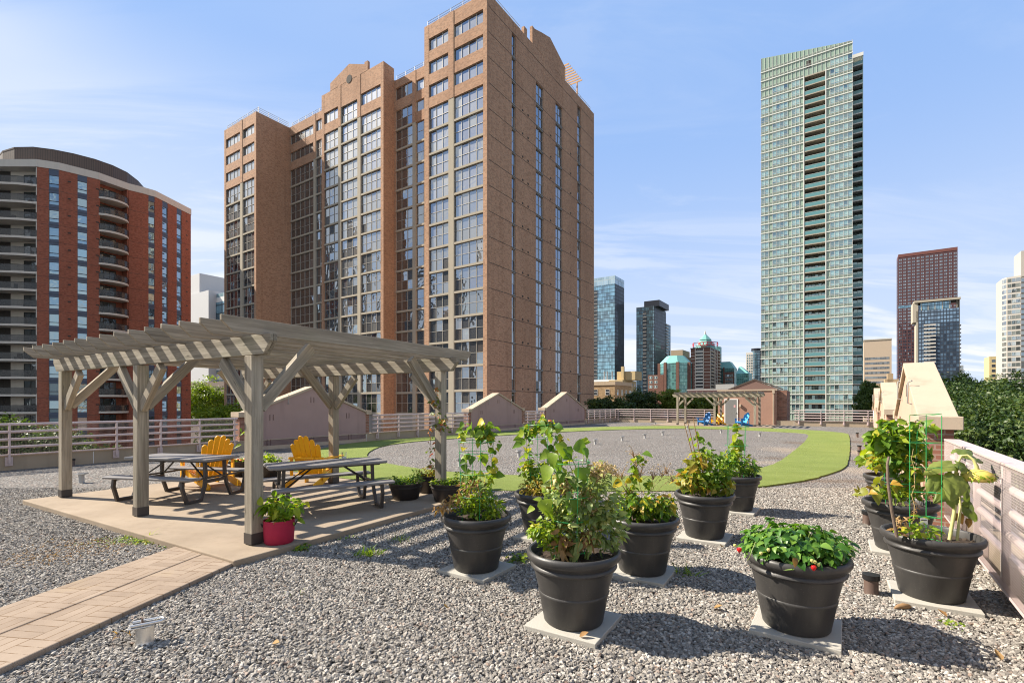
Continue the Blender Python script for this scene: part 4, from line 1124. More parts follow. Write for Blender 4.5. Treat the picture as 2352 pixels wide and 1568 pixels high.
for p in paths[::1]:
    if len(p) == 3: S.put([p[2]] * 4, rng.normal(size=(4, 3)), rng.normal(size=(4, 3)), .016, .008)
tag(S.build('umbels', 'seed', t), kind='stuff')
t, r = plant('dill', 'climbing_bean', 'slender young bean vine rising from the pot with the dried dill', 'bean plant')
Lv = Leaves(r); pa = [Pt(1448, 1150, Y), Pt(1452, 1100, Y), Pt(1458, 1065, Y), Pt(1472, 1045, Y)]
Lv.vine(pa, 38, .065, .03, skew=.6); Lv.vine([Pt(1490, 1130, Y), Pt(1488, 1098, Y)], 14, .05, .025); Lv.vine([Pt(1425, 1110, Y), Pt(1422, 1105, Y)], 3, .07, .01, skew=.3)
Lv.build('leaves', 'lime', t); stems('stem', r, [wig(r, pa[0], 3), pa], .004, .002, 'stem', t)

# --- cane pot
t, r = plant('cane', 'squash_plant', 'bushy yellowing plant with curled leaves in the pot with three canes', 'vegetable plant')
Y = 6.56; Lv = Leaves(r); Lb = Leaves(r)
for u, v, ru, rv, n in ((1600, 1110, 36, 20, 120), (1640, 1105, 40, 26, 220), (1655, 1080, 28, 28, 130), (1600, 1080, 30, 25, 110), (1620, 1050, 22, 22, 70)):
    c, rad = E(u, v, Y, ru, rv, .22); Lv.bush(c, rad, n, .075, ar=.6, shell=.25)
for u, v, ru, rv, n in ((1585, 1100, 28, 22, 60), (1600, 1060, 22, 25, 50), (1670, 1115, 18, 14, 24), (1625, 1120, 30, 8, 24)):
    c, rad = E(u, v, Y - .1, ru, rv, .15); Lb.bush(c, rad, n, .085, ar=.7, shell=.25, droop=.5)
Lv.build('leaves', 'bean', t); Lb.build('yellow_leaves', 'yellowing', t)
Lv = Leaves(r); Lv.vine([Pt(1620, 1050, Y), Pt(1606, 1010, Y), Pt(1600, 1003, Y)], 16, .08, .04); Lv.vine([Pt(1622, 1040, Y), Pt(1618, 1022, Y)], 10, .08, .03); Lv.build('vine_leaves', 'lime', t)
stems('stem', r, [wig(r, Pt(u, v, Y), 4, .03) for u, v in ((1600, 1080), (1650, 1070), (1580, 1100), (1620, 1040), (1670, 1100))], .008, .004, 'stem', t)
for lab, u0, u1, v1 in (('leftmost of three brown canes in the far centre pot', 1612, 1572, 973), ('middle one of three brown canes in the far centre pot', 1616, 1579, 967), ('rightmost of three brown canes, straightest one in the far centre pot', 1622, 1592, 958)):
    c_ = thing('garden_cane', lab, 'cane', POTS['cane'], 0, 'brown canes in the pot')
    MB().tube([Vector(((u0 - 1617) / FP * Y, 0, -.05)), Pt((u0 + u1) / 2 + 1, (1135 + v1) / 2, Y) - POTS['cane'], Pt(u1, v1, Y) - POTS['cane']], [.008, .007, .005], 8).build('stick', M['cane'], c_, smooth=True)

# --- back pot
t, r = plant('back', 'pepper_plant', 'green pepper bush in the farthest centre pot', 'vegetable plant')
Y = 8.21; Lv = Leaves(r)
for u, v, ru, rv, n in ((1690, 1075, 40, 14, 180), (1700, 1060, 30, 18, 130), (1718, 1075, 22, 12, 80), (1680, 1055, 22, 20, 80)):
    c, rad = E(u, v, Y, ru, rv, .25); Lv.bush(c, rad, n, .075, 'ovate', .5, shell=.3, skew=1.3)
Lv.build('leaves', 'bean', t); stems('stem', r, [wig(r, Pt(u, v, Y), 3, .02) for u, v in ((1690, 1060), (1710, 1065), (1675, 1055))], .007, .004, 'stem', t)
t, r = plant('back', 'climbing_bean', 'sparse bean vine high on the cage of the farthest centre pot', 'bean plant')
Lv = Leaves(r); pa = [Pt(1690, 1070, Y), Pt(1694, 1030, Y), Pt(1692, 990, Y), Pt(1688, 975, Y)]
Lv.vine(pa, 18, .085, .04, skew=1.0); Lv.vine([Pt(1685, 1035, Y), Pt(1692, 1020, Y)], 14, .11, .05, skew=.7); Lv.vine([Pt(1668, 1052, Y), Pt(1650, 1062, Y)], 22, .07, .05)
Lv.build('leaves', 'lime', t); stems('stem', r, [wig(r, pa[0], 3), pa], .005, .003, 'stem', t)
cage('back', 'pale green cage in the farthest centre pot', 0.15, 0.19, 0.88, (0.30, 0.55, 0.86), 4)

# --- strawberries
t, r = plant('berry', 'strawberry_plant', 'dense dark green strawberry leaves mounded over the front right pot', 'strawberry plant')
Y = 3.92; Lv = Leaves(r)
n = 390
th = rng.random(n) * 2 * np.pi; rr = np.sqrt(rng.random(n)) * .345
x = r.x + np.cos(th) * rr * 1.03; y = r.y + np.sin(th) * rr
hh = .125 + .060 * np.cos(np.clip(rr / .42, 0, 1) * 1.5) + .025 * np.sin(x * 17 + y * 9) + rng.normal(0, .040, n)
cx = r.z + hh
for k in (-1, 0, 1):                                   # three leaflets each
    a = th + k * 1.15 + rng.normal(0, .3, n)
    P = np.stack([x, y, cx], 1); D = np.stack([np.cos(a), np.sin(a), -.22 + rng.normal(0, .18, n)], 1)
    N = unit(np.stack([np.cos(th) * .45, np.sin(th) * .45, np.ones(n)], 1) + rng.normal(0, .28, (n, 3)))
    L = np.clip(rng.normal(.056, .016, n), .025, .095)
    Lv.put(P + D * .008, D, N, L, L * .82, 'ovate', .25, .2, rng.random(n) ** 1.1)
Lv.build('leaves', 'strawberry', t)
stems('stem', r, [wig(Vector((r.x, r.y, r.z)) + Vector((math.cos(a) * .1, math.sin(a) * .1, 0)), Vector((x[i], y[i], cx[i])), 3, .01) for i, a in enumerate(th[:110])] +
      [[Pt(1735, 1245, 3.60), Pt(1728, 1262, 3.57), Pt(1722, 1278, 3.58), Pt(1717, 1286, 3.60)]], .003, .002, 'stem', t)
def berries(spots, mat, rad):
    for u, v, yy in spots:
        p = Pt(u, v, yy) - r
        MB().lathe([(0, -1.25 * rad), (.45 * rad, -.95 * rad), (.85 * rad, -.25 * rad), (rad, .3 * rad), (.75 * rad, .8 * rad), (0, .95 * rad)], 14, tuple(p)).build('berry' if mat == 'berry' else 'unripe_berry', M[mat], t, smooth=True)
M['unripe'] = plain('unripe_berry', (0.55, 0.52, 0.16), 0.4, 0, 0.2, 60)
berries([(1698, 1262, 3.80), (1869, 1303, 3.545)], 'berry', .019)
berries([(1688, 1252, 3.82), (1748, 1270, 3.52), (1872, 1290, 3.54), (1880, 1296, 3.53), (1940, 1262, 3.8), (1865, 1287, 3.53), (1765, 1262, 3.52)], 'unripe', .012)
D_ = Leaves(r); D_.put([Pt(1823, 1280, 3.54)], (.1, -.3, -.9), (.2, -.9, .2), .065, .055, 'ovate', .3, .2, .2); D_.build('dry_leaf', 'dry', t)

# --- bean pots at the railing
for key, Y, lab, lab2, sets, vines_ in (
    ('bean', 5.97, 'full climbing bean with large leaves in the pot behind the sunflower', 'green cage of the bean pot next behind the sunflower pot',
     ((2035, 1005, 34, 26, 80, .095), (2080, 1010, 34, 30, 90, .10), (2060, 1045, 34, 26, 80, .09), (2100, 1040, 26, 34, 70, .095), (2020, 1045, 18, 30, 44, .075), (2075, 1085, 36, 26, 80, .075), (2060, 975, 24, 14, 30, .08), (2110, 985, 24, 16, 30, .08)), 1),
    ('bean2', 8.15, 'yellowing climbing bean in the farther pot by the mesh railing', 'green cage of the farther bean pot by the railing',
     ((2010, 1050, 24, 22, 60, .10), (2040, 1050, 30, 20, 70, .10), (2070, 1050, 26, 26, 60, .10), (2030, 1020, 30, 20, 50, .12), (1995, 1060, 10, 14, 20, .09)), 2)):
    t, r = plant(key, 'climbing_bean', lab, 'bean plant')
    Lv = Leaves(r)
    for u, v, ru, rv, n, sz in sets:
        c, rad = E(u, v, Y, ru, rv, .17); Lv.bush(c, rad, n, sz, 'heart', .8, up=.35, shell=.3, skew=1.0 if key == 'bean' else .7)
    Lv.build('leaves', 'bean' if key == 'bean' else 'lime', t)
    stems('stem', r, [wig(r + Vector((random.uniform(-.12, .12), random.uniform(-.1, .1), 0)), Pt(u, v, Y), 5, .02) for u, v, *_ in sets[:6]], .006, .003, 'stem', t)
    if key == 'bean':
        Ly = Leaves(r)
        for u, v, ru, rv, n, sz in ((2100, 1060, 22, 22, 10, .10), (1996, 1128, 16, 10, 12, .09), (2020, 1060, 14, 16, 10, .08), (2030, 1110, 26, 18, 14, .07)):
            c, rad = E(u, v, Y - .15, ru, rv, .1); Ly.bush(c, rad, n, sz, 'heart', .8, shell=.2)
        Ly.build('yellow_leaves', 'yellowing', t)
    cage(key, lab2, .16, .20, .92, (.30, .55, .80), 4)
t, r = plant('bean', 'basil_plant', 'low bright basil along the rim of the bean pot behind the sunflower', 'herb')
Lv = Leaves(r)
for u, v, ru, rv, n in ((2045, 1130, 40, 16, 170), (2085, 1130, 44, 18, 190), (2110, 1135, 26, 14, 70)):
    c, rad = E(u, v, 5.85, ru, rv, .16); Lv.bush(c, rad, n, .045, ar=.6, shell=.2, skew=1.0)
Lv.build('leaves', 'lime', t)

# --- sunflower
t, r = plant('sun', 'sunflower', 'drooping sunflower with a hanging seed head beside the mesh railing', 'sunflower')
Y = 4.55
def big_leaf(lv, b, tip, nrm, w, rn, lobes=.10):
    bu_ = random.uniform(0, 6); b = np.array(b) ; tip = np.array(tip); d = tip - b; L = np.linalg.norm(d); D = d / L
    N = np.array(nrm, float); S = unit(np.cross(D, N)); N = np.cross(S, D)
    k, c_ = 12, 7
    V = []; 
    for i in range(k):
        t_ = i / (k - 1)
        ww = w * (math.sin(math.pi * min(1, (t_ * .86 + .10)) ** .72)) * (1 + lobes * ((i % 2) - .5)) if i < k - 1 else .004
        for j in range(c_):
            s_ = (j / (c_ - 1) - .5) * 2
            back = -.10 * L * abs(s_) ** 1.3 * (1 - t_)
            cr = .05 * math.sin(s_ * 6 + t_ * 8 + bu_) * w + (.13 * abs(s_) - .16 * abs(s_) ** 2.2) * w
            V.append(b + D * (L * t_ + back) + S * s_ * ww * .5 + N * (cr - .34 * L * (t_ - .35) ** 2) - np.array([0, 0, 1]) * abs(s_) ** 2 * w * .06)
    F = [(i * c_ + j, i * c_ + j + 1, (i + 1) * c_ + j + 1, (i + 1) * c_ + j) for i in range(k - 1) for j in range(c_ - 1)]
    lv.V.append(np.array(V) - lv.o); lv.T.append(np.array(F) + lv.n); lv.n += len(V); lv.r.append(np.full(len(F), rn))
Lv = Leaves(r)
for (bu, bv, tu, tv, w, nx, ny, nz, rn, dy) in (
    (2190, 1062, 2124, 1078, .17, -.3, -.5, .9, .75, -.05), (2196, 1062, 2228, 1078, .20, .3, -.6, .8, .55, -.08), (2196, 1090, 2190, 1146, .20, 0, -.80, .6, .7, -.20),
    (2156, 1088, 2132, 1136, .14, -.3, -.85, .35, .6, -.08), (2208, 1094, 2234, 1168, .19, .4, -.85, .3, .35, -.04), (2214, 1152, 2252, 1194, .20, .3, -.8, .4, .25, .02),
    (2180, 1124, 2146, 1152, .11, -.2, -.8, .6, .3, -.04), (2186, 1130, 2196, 1168, .16, .1, -.9, .3, .45, -.05), (2215, 1045, 2262, 1056, .15, .2, -.4, .9, .6, .05), (2200, 1040, 2235, 1030, .14, .1, -.4, .9, .5, .12),
    (2182, 1078, 2160, 1072, .12, 0, -.3, 1, .5, .05)):
    big_leaf(Lv, Pt(bu, bv, Y + dy * .5), Pt(tu, tv, Y + dy), (nx, ny, nz), w, rn)
Lv.build('leaves', 'sunleaf', t)
Dl = Leaves(r)
for (bu, bv, tu, tv, w) in ((2200, 1180, 2188, 1196, .07), (2225, 1190, 2228, 1212, .07), (2205, 1178, 2214, 1204, .06)):
    big_leaf(Dl, Pt(bu, bv, Y), Pt(tu, tv, Y), (0, -1, .2), w, .1)
Dl.build('dry_leaves', 'dry', t)
b0 = r + Vector((.15, -.02, -.02)); b1 = r + Vector((.21, -.03, -.02))
sA = [b0, Pt(2196, 1150, Y - .02), Pt(2194, 1095, Y), Pt(2200, 1062, Y), Pt(2208, 1046, Y), Pt(2222, 1045, Y - .03), Pt(2236, 1055, Y - .06), Pt(2243, 1070, Y - .07), Pt(2245, 1082, Y - .07)]
MB().tube([p - r for p in sA], [.015, .014, .013, .012, .011, .010, .011, .015, .020], 10).build('stem', M['stem_pale'], t, smooth=True)
MB().tube([p - r for p in [b1, Pt(2206, 1165, Y - .01), Pt(2202, 1120, Y + .02), Pt(2200, 1085, Y + .02)]], [.012, .011, .010, .008], 10).build('stem', M['stem_pale'], t, smooth=True)
hc = Pt(2246, 1092, Y - .07) - r
MB().lathe([(.014, .060), (.06, .050), (.105, .024), (.120, -.008), (.116, -.036), (.095, -.050), (.05, -.048), (0, -.045)], 30, tuple(hc)).build('flower_head', M['sun_yellow'], t, smooth=True)
Lv = Leaves(r); n = 64; a = rng.random(n) * 2 * np.pi
P = np.array(hc + r) + np.stack([np.cos(a) * .108, np.sin(a) * .108, rng.normal(0, .012, n) - .004], 1)
Lv.put(P, np.stack([np.cos(a), np.sin(a), -.5 + rng.normal(0, .6, n)], 1), np.stack([np.cos(a) * .3, np.sin(a) * .3, np.ones(n)], 1), .036, .020, 'ovate', .3, .1, .45 + rng.random(n) * .45)
Lv.build('sepals', 'lime', t)
t, r = plant('sun', 'withered_bean', 'withered brown bean vine on the square cage in the sunflower pot', 'bean plant')
Lv = Leaves(r); Lv.vine([Pt(2098, 1220, 4.4), Pt(2100, 1160, 4.4), Pt(2098, 1060, 4.4)], 30, .035, .015, 'narrow', .3); Lv.vine([Pt(2085, 1200, 4.4), Pt(2070, 1190, 4.35), Pt(2062, 1215, 4.35)], 26, .05, .02, 'narrow', .3)
Lv.build('dry_leaves', 'dry', t)
Lg = Leaves(r); c, rad = E(2110, 1218, 4.4, 50, 10, .14); Lg.bush(c, rad, 70, .045, ar=.7, shell=.2, skew=.6); c, rad = E(2112, 1195, 4.35, 14, 12, .06); Lg.bush(c, rad, 12, .06, ar=.6); c, rad = E(2098, 1110, 4.4, 3, 60, .02); Lg.bush(c, rad, 16, .03)
Lg.build('leaves', 'lime', t)
stems('stem', r, [wig(Pt(2098, 1225, 4.42), Pt(2098, 1030, 4.42), 9, .01), wig(Pt(2095, 1222, 4.4), Pt(2066, 1185, 4.36), 4, .02), wig(Pt(2066, 1185, 4.36), Pt(2060, 1215, 4.36), 3, .02)], .004, .002, 'dry_stem', t) if M.setdefault('dry_stem', plain('dry_stem', (0.42, 0.30, 0.14), .8, 0, .3, 20)) else None
cage('sun', 'tall square green cage in the sunflower pot', .125, .125, 1.14, (.02, .22, .44, .66, .88, 1.13), 3, dx=-.13, dy=-.10, square=True, rz=0.55)
sk = thing('support_stick', 'dark crooked stick leaning out of the sunflower pot', 'stick', POTS['sun'], 0)
MB().tube([p - POTS['sun'] for p in [Pt(2060, 1232, 4.35), Pt(2048, 1170, 4.33), Pt(2040, 1110, 4.32), Pt(2038, 1065, 4.32), Pt(2042, 1048, 4.32)]], [.013, .012, .011, .010, .009], 8).build('stick', M['stick'], sk, smooth=True)
tg = thing('plant_tag', 'small white plant tag clipped to the cage in the sunflower pot', 'plant tag', Pt(2122, 1196, 4.36), R(-10))
MB().box(-.03, .03, -.001, .001, -.028, .028).build('card', M['white'], tg)
MB().box(-.022, .022, -.0022, -.0012, .004, .012).build('printed_band', M['steel_dark'], tg)

# ------------------------------------------------------------------ half barrels and the red fabric pot
def barrel(label, plabel, pname, u, Y, r0, h, sets, mat, z0=SZ, flowers=()):
    x = (u - 1176) / FP * Y
    t = thing('half_barrel', label, 'half barrel planter', (x, Y, z0), random.random(), 'dark half barrel planters on the pad')
    MB().lathe([(r0 * .72, 0), (r0 * .76, .01), (r0 * .95, h * .72), (r0 * .985, h * .74), (r0 * .985, h * .80), (r0 * .96, h * .82), (r0, h * .93), (r0, h), (r0 * .94, h), (r0 * .92, h * .80)], 36).build('barrel_wall', M['barrel'], t, smooth=True)
    MB().lathe([(r0 * .93, h * .85), (0.0, h * .87)], 24, cap0=False).build('soil', M['soil'], t)
    p = thing(pname, plabel, 'plant', (x, Y, z0 + h * .86), 0)
    Lv = Leaves((x, Y, z0 + h * .86))
    for uu, v, ru, rv, n, sz in sets:
        c, rad = E(uu, v, Y, ru, rv, r0 * .7); Lv.bush(c, rad, n, sz, ar=.6, shell=.2, skew=1.2)
    Lv.build('leaves', mat, p)
    for fu, fv in flowers:
        c = Pt(fu, fv, Y - .12) - Vector((x, Y, z0 + h * .86))
        MB().lathe([(0, -.01), (.035, 0), (.045, .015), (.025, .03), (0, .028)], 12, tuple(c)).build('flower', M['petal'], p, smooth=True)
barrel('low dark half barrel at the right corner of the pad, left of the other two', 'low dark green herbs in the leftmost corner barrel', 'herb_clump', 932, 8.92, .295, .29, ((915, 1103, 28, 9, 230, .04), (945, 1102, 28, 10, 200, .04), (955, 1090, 10, 12, 40, .05)), 'bean')
barrel('dark half barrel at the pad corner, behind the other two', 'fine grassy herb with red tinged leaves in the rear corner barrel', 'herb_clump', 987, 9.55, .25, .33, ((985, 1090, 22, 12, 130, .05), (995, 1080, 16, 14, 80, .05), (970, 1085, 12, 12, 50, .05)), 'yellowing')
barrel('dark half barrel at the pad corner beside the leftmost large pot', 'spreading oregano in the right corner barrel', 'herb_clump', 1028, 8.75, .30, .31, ((1010, 1108, 24, 9, 200, .035), (1045, 1106, 28, 11, 230, .04), (1060, 1095, 16, 12, 60, .05)), 'lime')
barrel('dark half barrel with orange flowers behind the left picnic table', 'orange marigolds in the half barrel behind the left picnic table', 'marigolds', 552, 11.75, .30, .36, ((545, 1062, 24, 10, 160, .05), (570, 1060, 18, 12, 120, .06)), 'bean', flowers=((536, 1057), (546, 1056), (553, 1058), (563, 1055)))
barrel('dark half barrel behind the near post, left of the second yellow chair', 'leafy green plant in the half barrel left of the second yellow chair', 'leafy_plant', 615, 11.5, .30, .36, ((608, 1052, 20, 14, 130, .07), (628, 1058, 16, 10, 80, .07)), 'lime')
x, Y = (641 - 1176) / FP * 6.12, 6.12
t = thing('fabric_pot', 'crimson fabric grow bag standing at the foot of the near post', 'grow bag', (x, Y, SZ), 0.2)
MB().lathe([(.155, 0), (.168, .015), (.176, .15), (.178, .275), (.176, .285), (.172, .283), (.170, .22)], 40).build('bag', M['red_bag'], t, smooth=True)
MB().lathe([(.171, .235), (0, .245)], 24, cap0=False).build('soil', M['soil'], t)
for s in (-1, 1): MB().tube([(s * .178, -.03, .20), (s * .205, -.03, .25), (s * .205, .03, .25), (s * .178, .03, .20)], .008, 6).build('handle', M['barrel'], t)
p = thing('potato_plant', 'bright leafy plant growing out of the crimson grow bag', 'plant', (x, Y, SZ + .24), 0)
Lv = Leaves((x, Y, SZ + .24))
for u, v, ru, rv, n, sz in ((645, 1165, 42, 22, 90, .085), (665, 1160, 32, 18, 60, .08), (630, 1160, 26, 20, 50, .085), (655, 1190, 34, 14, 40, .07)):
    c, rad = E(u, v, Y, ru, rv, .16); Lv.bush(c, rad, n, sz, ar=.66, shell=.25)
Lv.build('leaves', 'lime', p)
stems('stem', (x, Y, SZ + .24), [wig((x, Y, SZ + .24), Pt(u, v, Y), 4, .015) for u, v in ((640, 1160), (660, 1155), (680, 1165), (625, 1165))], .005, .003, 'stem', p)

# creepers on the pergola posts
def creeper(label, Y, paths, n, size, mat='creeper', name='creeper_vine'):
    o = paths[0][0]; o = Pt(o[0], o[1], Y)
    t = thing(name, label, 'creeper', o, 0)
    Lv = Leaves(o); pp = [[Pt(u, v, Y) for u, v in p] for p in paths]
    for p in pp: Lv.vine(p, n, size, .035, 'ovate', .55)
    Lv.build('leaves', mat, t); stems('stem', o, pp, .005, .003, 'stick', t)
creeper('red and green creeper hanging down the right rear post of the near pergola', 8.95, [[(1004, 888), (1002, 910), (998, 935), (1003, 960)], [(998, 975), (988, 1000), (990, 1030), (985, 1055), (992, 1075)], [(1010, 960), (1025, 985)]], 34, .07)
creeper('thin creeper beside the near front post of the large pergola', 6.2, [[(557, 900), (560, 920)], [(561, 985), (563, 1000), (560, 1015)]], 8, .06, 'lime')

# ------------------------------------------------------------------ vents, pipes, weeds, fallen leaves
g = G(333, 1478)
t = thing('roof_anchor', 'aluminium roof anchor with a U bolt loop in the front left gravel', 'roof anchor', g, R(28))
t.scale = (.80, .80, .95)
MB().lathe([(.088, 0), (.078, .015), (.072, .04), (.072, .145), (.0, .145)], 32).build('pipe', M['alu'], t, smooth=True)
MB().box(-.125, .06, -.066, .066, .146, .156).build('plate', M['alu'], t, bevel=.003)
MB().tube([(-.10, -.048, .168), (.10, -.048, .172)] + [(.10 + .048 * math.sin(a), -.048 * math.cos(a), .172) for a in (.4, .8, 1.2, 1.57, 1.95, 2.35, 2.75)] + [(.10, .048, .172), (-.10, .048, .168)], .0125, 10).build('loop', M['alu'], t, smooth=True)
MB().lathe([(.016, .157), (.016, .172), (.009, .172), (.009, .205), (0, .205)], 12, (-.02, 0, 0)).build('bolt', M['pipe_brown'], t)
def vent(label, u, v, h, r, mat, plate=True, group='small roof vents in the gravel'):
    g = G(u, v)
    t = thing('roof_vent' if mat != 'pipe_brown' else 'drain_pipe', label, 'roof vent' if mat != 'pipe_brown' else 'drain pipe', g, random.random(), group)
    MB().lathe([(r * 1.15, 0), (r, .02), (r, h), (0, h)], 20).build('pipe', M[mat], t, smooth=True)
    if plate:
        MB().box(-r * 2.0, r * 1.6, -r * 1.3, r * 1.3, h + .001, h + .02).build('plate', M[mat], t, bevel=.003)
        MB().tube([(-r, -.03, h + .03), (r * 2.2, -.03, h + .03), (r * 2.6, 0, h + .03), (r * 2.2, .03, h + .03), (-r, .03, h + .03)], .01, 6).build('loop', M[mat], t)
    else:
        MB().lathe([(r * 1.22, h * .82), (r * 1.22, h + .012), (0, h + .012)], 20).build('cap', M['steel_black'], t, smooth=True)
for lab, u, v in (('small pale roof vent in the gravel left of the pergola pad', 187, 1108), ('pale roof vent in the oval near the leftmost large pot', 1056, 1070), ('pale roof vent in the oval beside the tall caged bean', 1192, 1049),
                  ('pale roof vent in the oval, just right of the seeding bush top', 1367, 1020), ('pale roof vent in the oval, second right of the seeding bush top', 1429, 1012), ('pale roof vent in the oval left of the canes, nearer one', 1481, 1006),
                  ('pale roof vent in the oval left of the canes, farther one', 1522, 999), ('pale roof vent in the oval behind the farthest centre pot cage', 1656, 994), ('pale roof vent with a wide foot at the right part of the oval', 1745, 1002),
                  ('tiny roof vent before the far pergola posts', 1579, 985), ('tiny roof vent before the far railing corner', 1505, 976), ('tiny roof vent by the far right railing', 1914, 978)):
    vent(lab, u, v, .19, .055, 'galv')
for lab, u, v, h in (('brown drain pipe in the gravel between the strawberry and sunflower pots', 2001, 1366, .185), ('brown drain pipe left of the bean pot by the railing', 1992, 1205, .20), ('nearer of two brown drain pipes right of the turf end', 1975, 1048, .20),
                     ('farther of two brown drain pipes right of the turf end', 1974, 1035, .20), ('slim brown pipe beyond the turf end near the far gable walls', 1969, 1004, .24), ('tiny dark pipe at the far right corner of the gravel', 1967, 980, .2),
                     ('black pipe stub at the foot of the left parapet behind the pergola', 166, 1070, .2)):
    vent(lab, u, v, h, .058, 'pipe_brown', False, 'dark pipe stubs in the gravel')
def weed(label, u, v, n, size, spread, mat='grassy', shape='blade', ar=.10, z=0.0, name='weed'):
    g = G(u, v, z); t = thing(name, label, 'weed', g, 0, 'weeds in the gravel')
    Lv = Leaves(g)
    P = np.array(g) + np.stack([rng.normal(0, spread, n), rng.normal(0, spread * .7, n), np.zeros(n)], 1)
    if shape == 'blade':
        D = unit(np.stack([rng.normal(0, .6, n), rng.normal(0, .6, n), np.ones(n)], 1)); N = unit(np.stack([rng.normal(0, 1, n), rng.normal(0, 1, n), np.full(n, .4)], 1))
        Lv.put(P, D, N, size * rng.uniform(.5, 1.3, n), size * ar, shape, .5, .2)
    else:
        P[:, 2] += rng.random(n) * size * 1.2
        Lv.put(P, unit(rng.normal(size=(n, 3)) * np.array([1, 1, .3])), unit(rng.normal(0, .4, (n, 3)) + np.array([0, 0, 1])), size * rng.uniform(.6, 1.3, n), size * .6, shape, .2, .15)
    Lv.build('leaves', mat, t)
weed('grass tuft in the shaded gravel left of the leftmost pot', 845, 1278, 70, .13, .06)
weed('small grass tuft in the gravel nearer the pad edge', 915, 1242, 40, .09, .07)
weed('bright leafy weed at the corner where pad and gravel meet', 292, 1237, 60, .03, .05, 'lime', 'ovate')
weed('wide bright leafy weed beside the start of the paver path', 345, 1247, 130, .035, .10, 'lime', 'ovate')
weed('tall grass stalk in the leafy weed by the path', 340, 1245, 8, .22, .02)
weed('fringe of low weeds along the joint of pad and path', 392, 1257, 70, .03, .10, 'lime', 'ovate')
weed('dark weed below the crimson grow bag at the pad edge', 690, 1266, 80, .05, .06, 'bean', 'ovate')
weed('thin sprout beside the crimson grow bag', 694, 1264, 10, .07, .03, 'lime', 'ovate')
weed('leafy vine shoot on the gravel behind the front centre pot', 1195, 1292, 46, .07, .10, 'bean', 'ovate')
weed('spindly grass in the gravel right of the dill pot paver', 1578, 1322, 34, .12, .05)
weed('mossy weed on the gravel below the sunflower paver', 2188, 1438, 60, .03, .06, 'grassy', 'ovate')
weed('low weeds on the pad edge right of the grow bag', 790, 1238, 50, .03, .08, 'bean', 'ovate')
weed('grass blades in the front gravel left of the front pot', 680, 1365, 16, .05, .05)
weed('dry grass blades in the front gravel by the roof anchor', 300, 1465, 8, .10, .06, 'dry')
for lab, u, v, n, sx, mat in (('brown moss and litter on the gravel left of the path', 225, 1250, 420, .42, 'dry'), ('greenish moss on the gravel left of the path start', 300, 1240, 260, .22, 'grassy'), ('brown moss patch on the gravel at the far left edge', 100, 1280, 300, .38, 'dry')):
    g = G(u, v, .02); t = thing('moss_patch', lab, 'moss', g, 0, 'moss on the gravel')
    Lv = Leaves(g); P = np.array(g) + np.stack([rng.normal(0, sx, n), rng.normal(0, sx * .45, n), rng.random(n) * .012], 1)
    Lv.put(P, unit(rng.normal(size=(n, 3)) * np.array([1, 1, .2])), unit(rng.normal(0, .3, (n, 3)) + np.array([0, 0, 1])), rng.uniform(.012, .03, n), .016, 'ovate', .2, .2, rng.random(n) * .6)
    tag(Lv.build('tufts', mat, t), kind='stuff')
for i, (lab, u, v) in enumerate((('curled dry leaf on the paver of the seeding bush pot', 1331, 1461), ('orange dry leaf on the gravel by the sunflower paver', 2175, 1415), ('brown fallen leaf on the open gravel left of the front pot', 1030, 1395), ('brown fallen leaf near the roof anchor', 625, 1478),
                                 ('yellow fallen leaf right of the dill pot', 1556, 1212), ('ochre fallen leaf on the gravel beyond the strawberry pot', 1660, 1255), ('dark fallen leaf in the gravel before the strawberry paver', 1640, 1395), ('brown fallen leaf near the lower right gravel corner', 2300, 1515))):
    z = .058 if i == 0 else .03
    g = G(u, v, z); t = thing('fallen_leaf', lab, 'fallen leaf', g, 0, 'fallen leaves')
    Lv = Leaves(g); Lv.put([g], (math.cos(i * 2.0), math.sin(i * 2.0), .15), (0.2, -.3, 1), .07, .05, 'ovate', -.4, .35, .4 + .1 * (i % 4)); Lv.build('blade', 'dry', t)
fc = G(2075, 1397, .02)
t = thing('fallen_cone', 'dried brown seed spike lying by the sunflower paver', 'seed spike', fc, R(10))
MB().tube([(-.09, 0, .01), (-.05, .004, .018), (0, 0, .022), (.05, -.003, .018), (.08, 0, .012)], [.006, .02, .026, .02, .006], 10).build('spike', M['cane'], t, smooth=True)
# ------------------------------------------------------------------ buildings: helpers
ZB = -16.0
EX = Vector((0.829, -0.559, 0)); EY = Vector((0.559, 0.829, 0))
def lx(C, u, y=0.0):
    r = (u - 1176) / FP; px_ = C.x + EY.x * y; py_ = C.y + EY.y * y
    return (r * py_ - px_) / (EX.x - r * EX.y)
def ly(C, u, x=0.0):
    r = (u - 1176) / FP; px_ = C.x + EX.x * x; py_ = C.y + EX.y * x
    return (r * py_ - px_) / (EY.x - r * EY.y)
UP16 = (0, 0, -ZB)
def facade(mb, face, plane, th, s0, s1, z0, z1, cols, piers=None):
    """wall of piers and fills around openings; cols = (a, b, openings, fill(z) -> material)"""
    def bx(a, b, za, zb, mi, dp=0.0):
        if b - a < 1e-3 or zb - za < 1e-3: return
        if face == 'x': mb.box(a, b, plane + dp, plane + th, za, zb, mi)
        else: mb.box(plane - th, plane - dp, a, b, za, zb, mi)
    s = s0
    for i, (a, b, ops, fill) in enumerate(cols):
        bx(s, a, z0, z1, (piers or {}).get(i, 0)); z = z0
        for za, zb in ops:
            bx(a, b, z, za, fill((z + za) / 2), 0.02); z = zb
        bx(a, b, z, z1, fill((z + z1) / 2), 0.02); s = b
    bx(s, s1, z0, z1, (piers or {}).get(len(cols), 0))
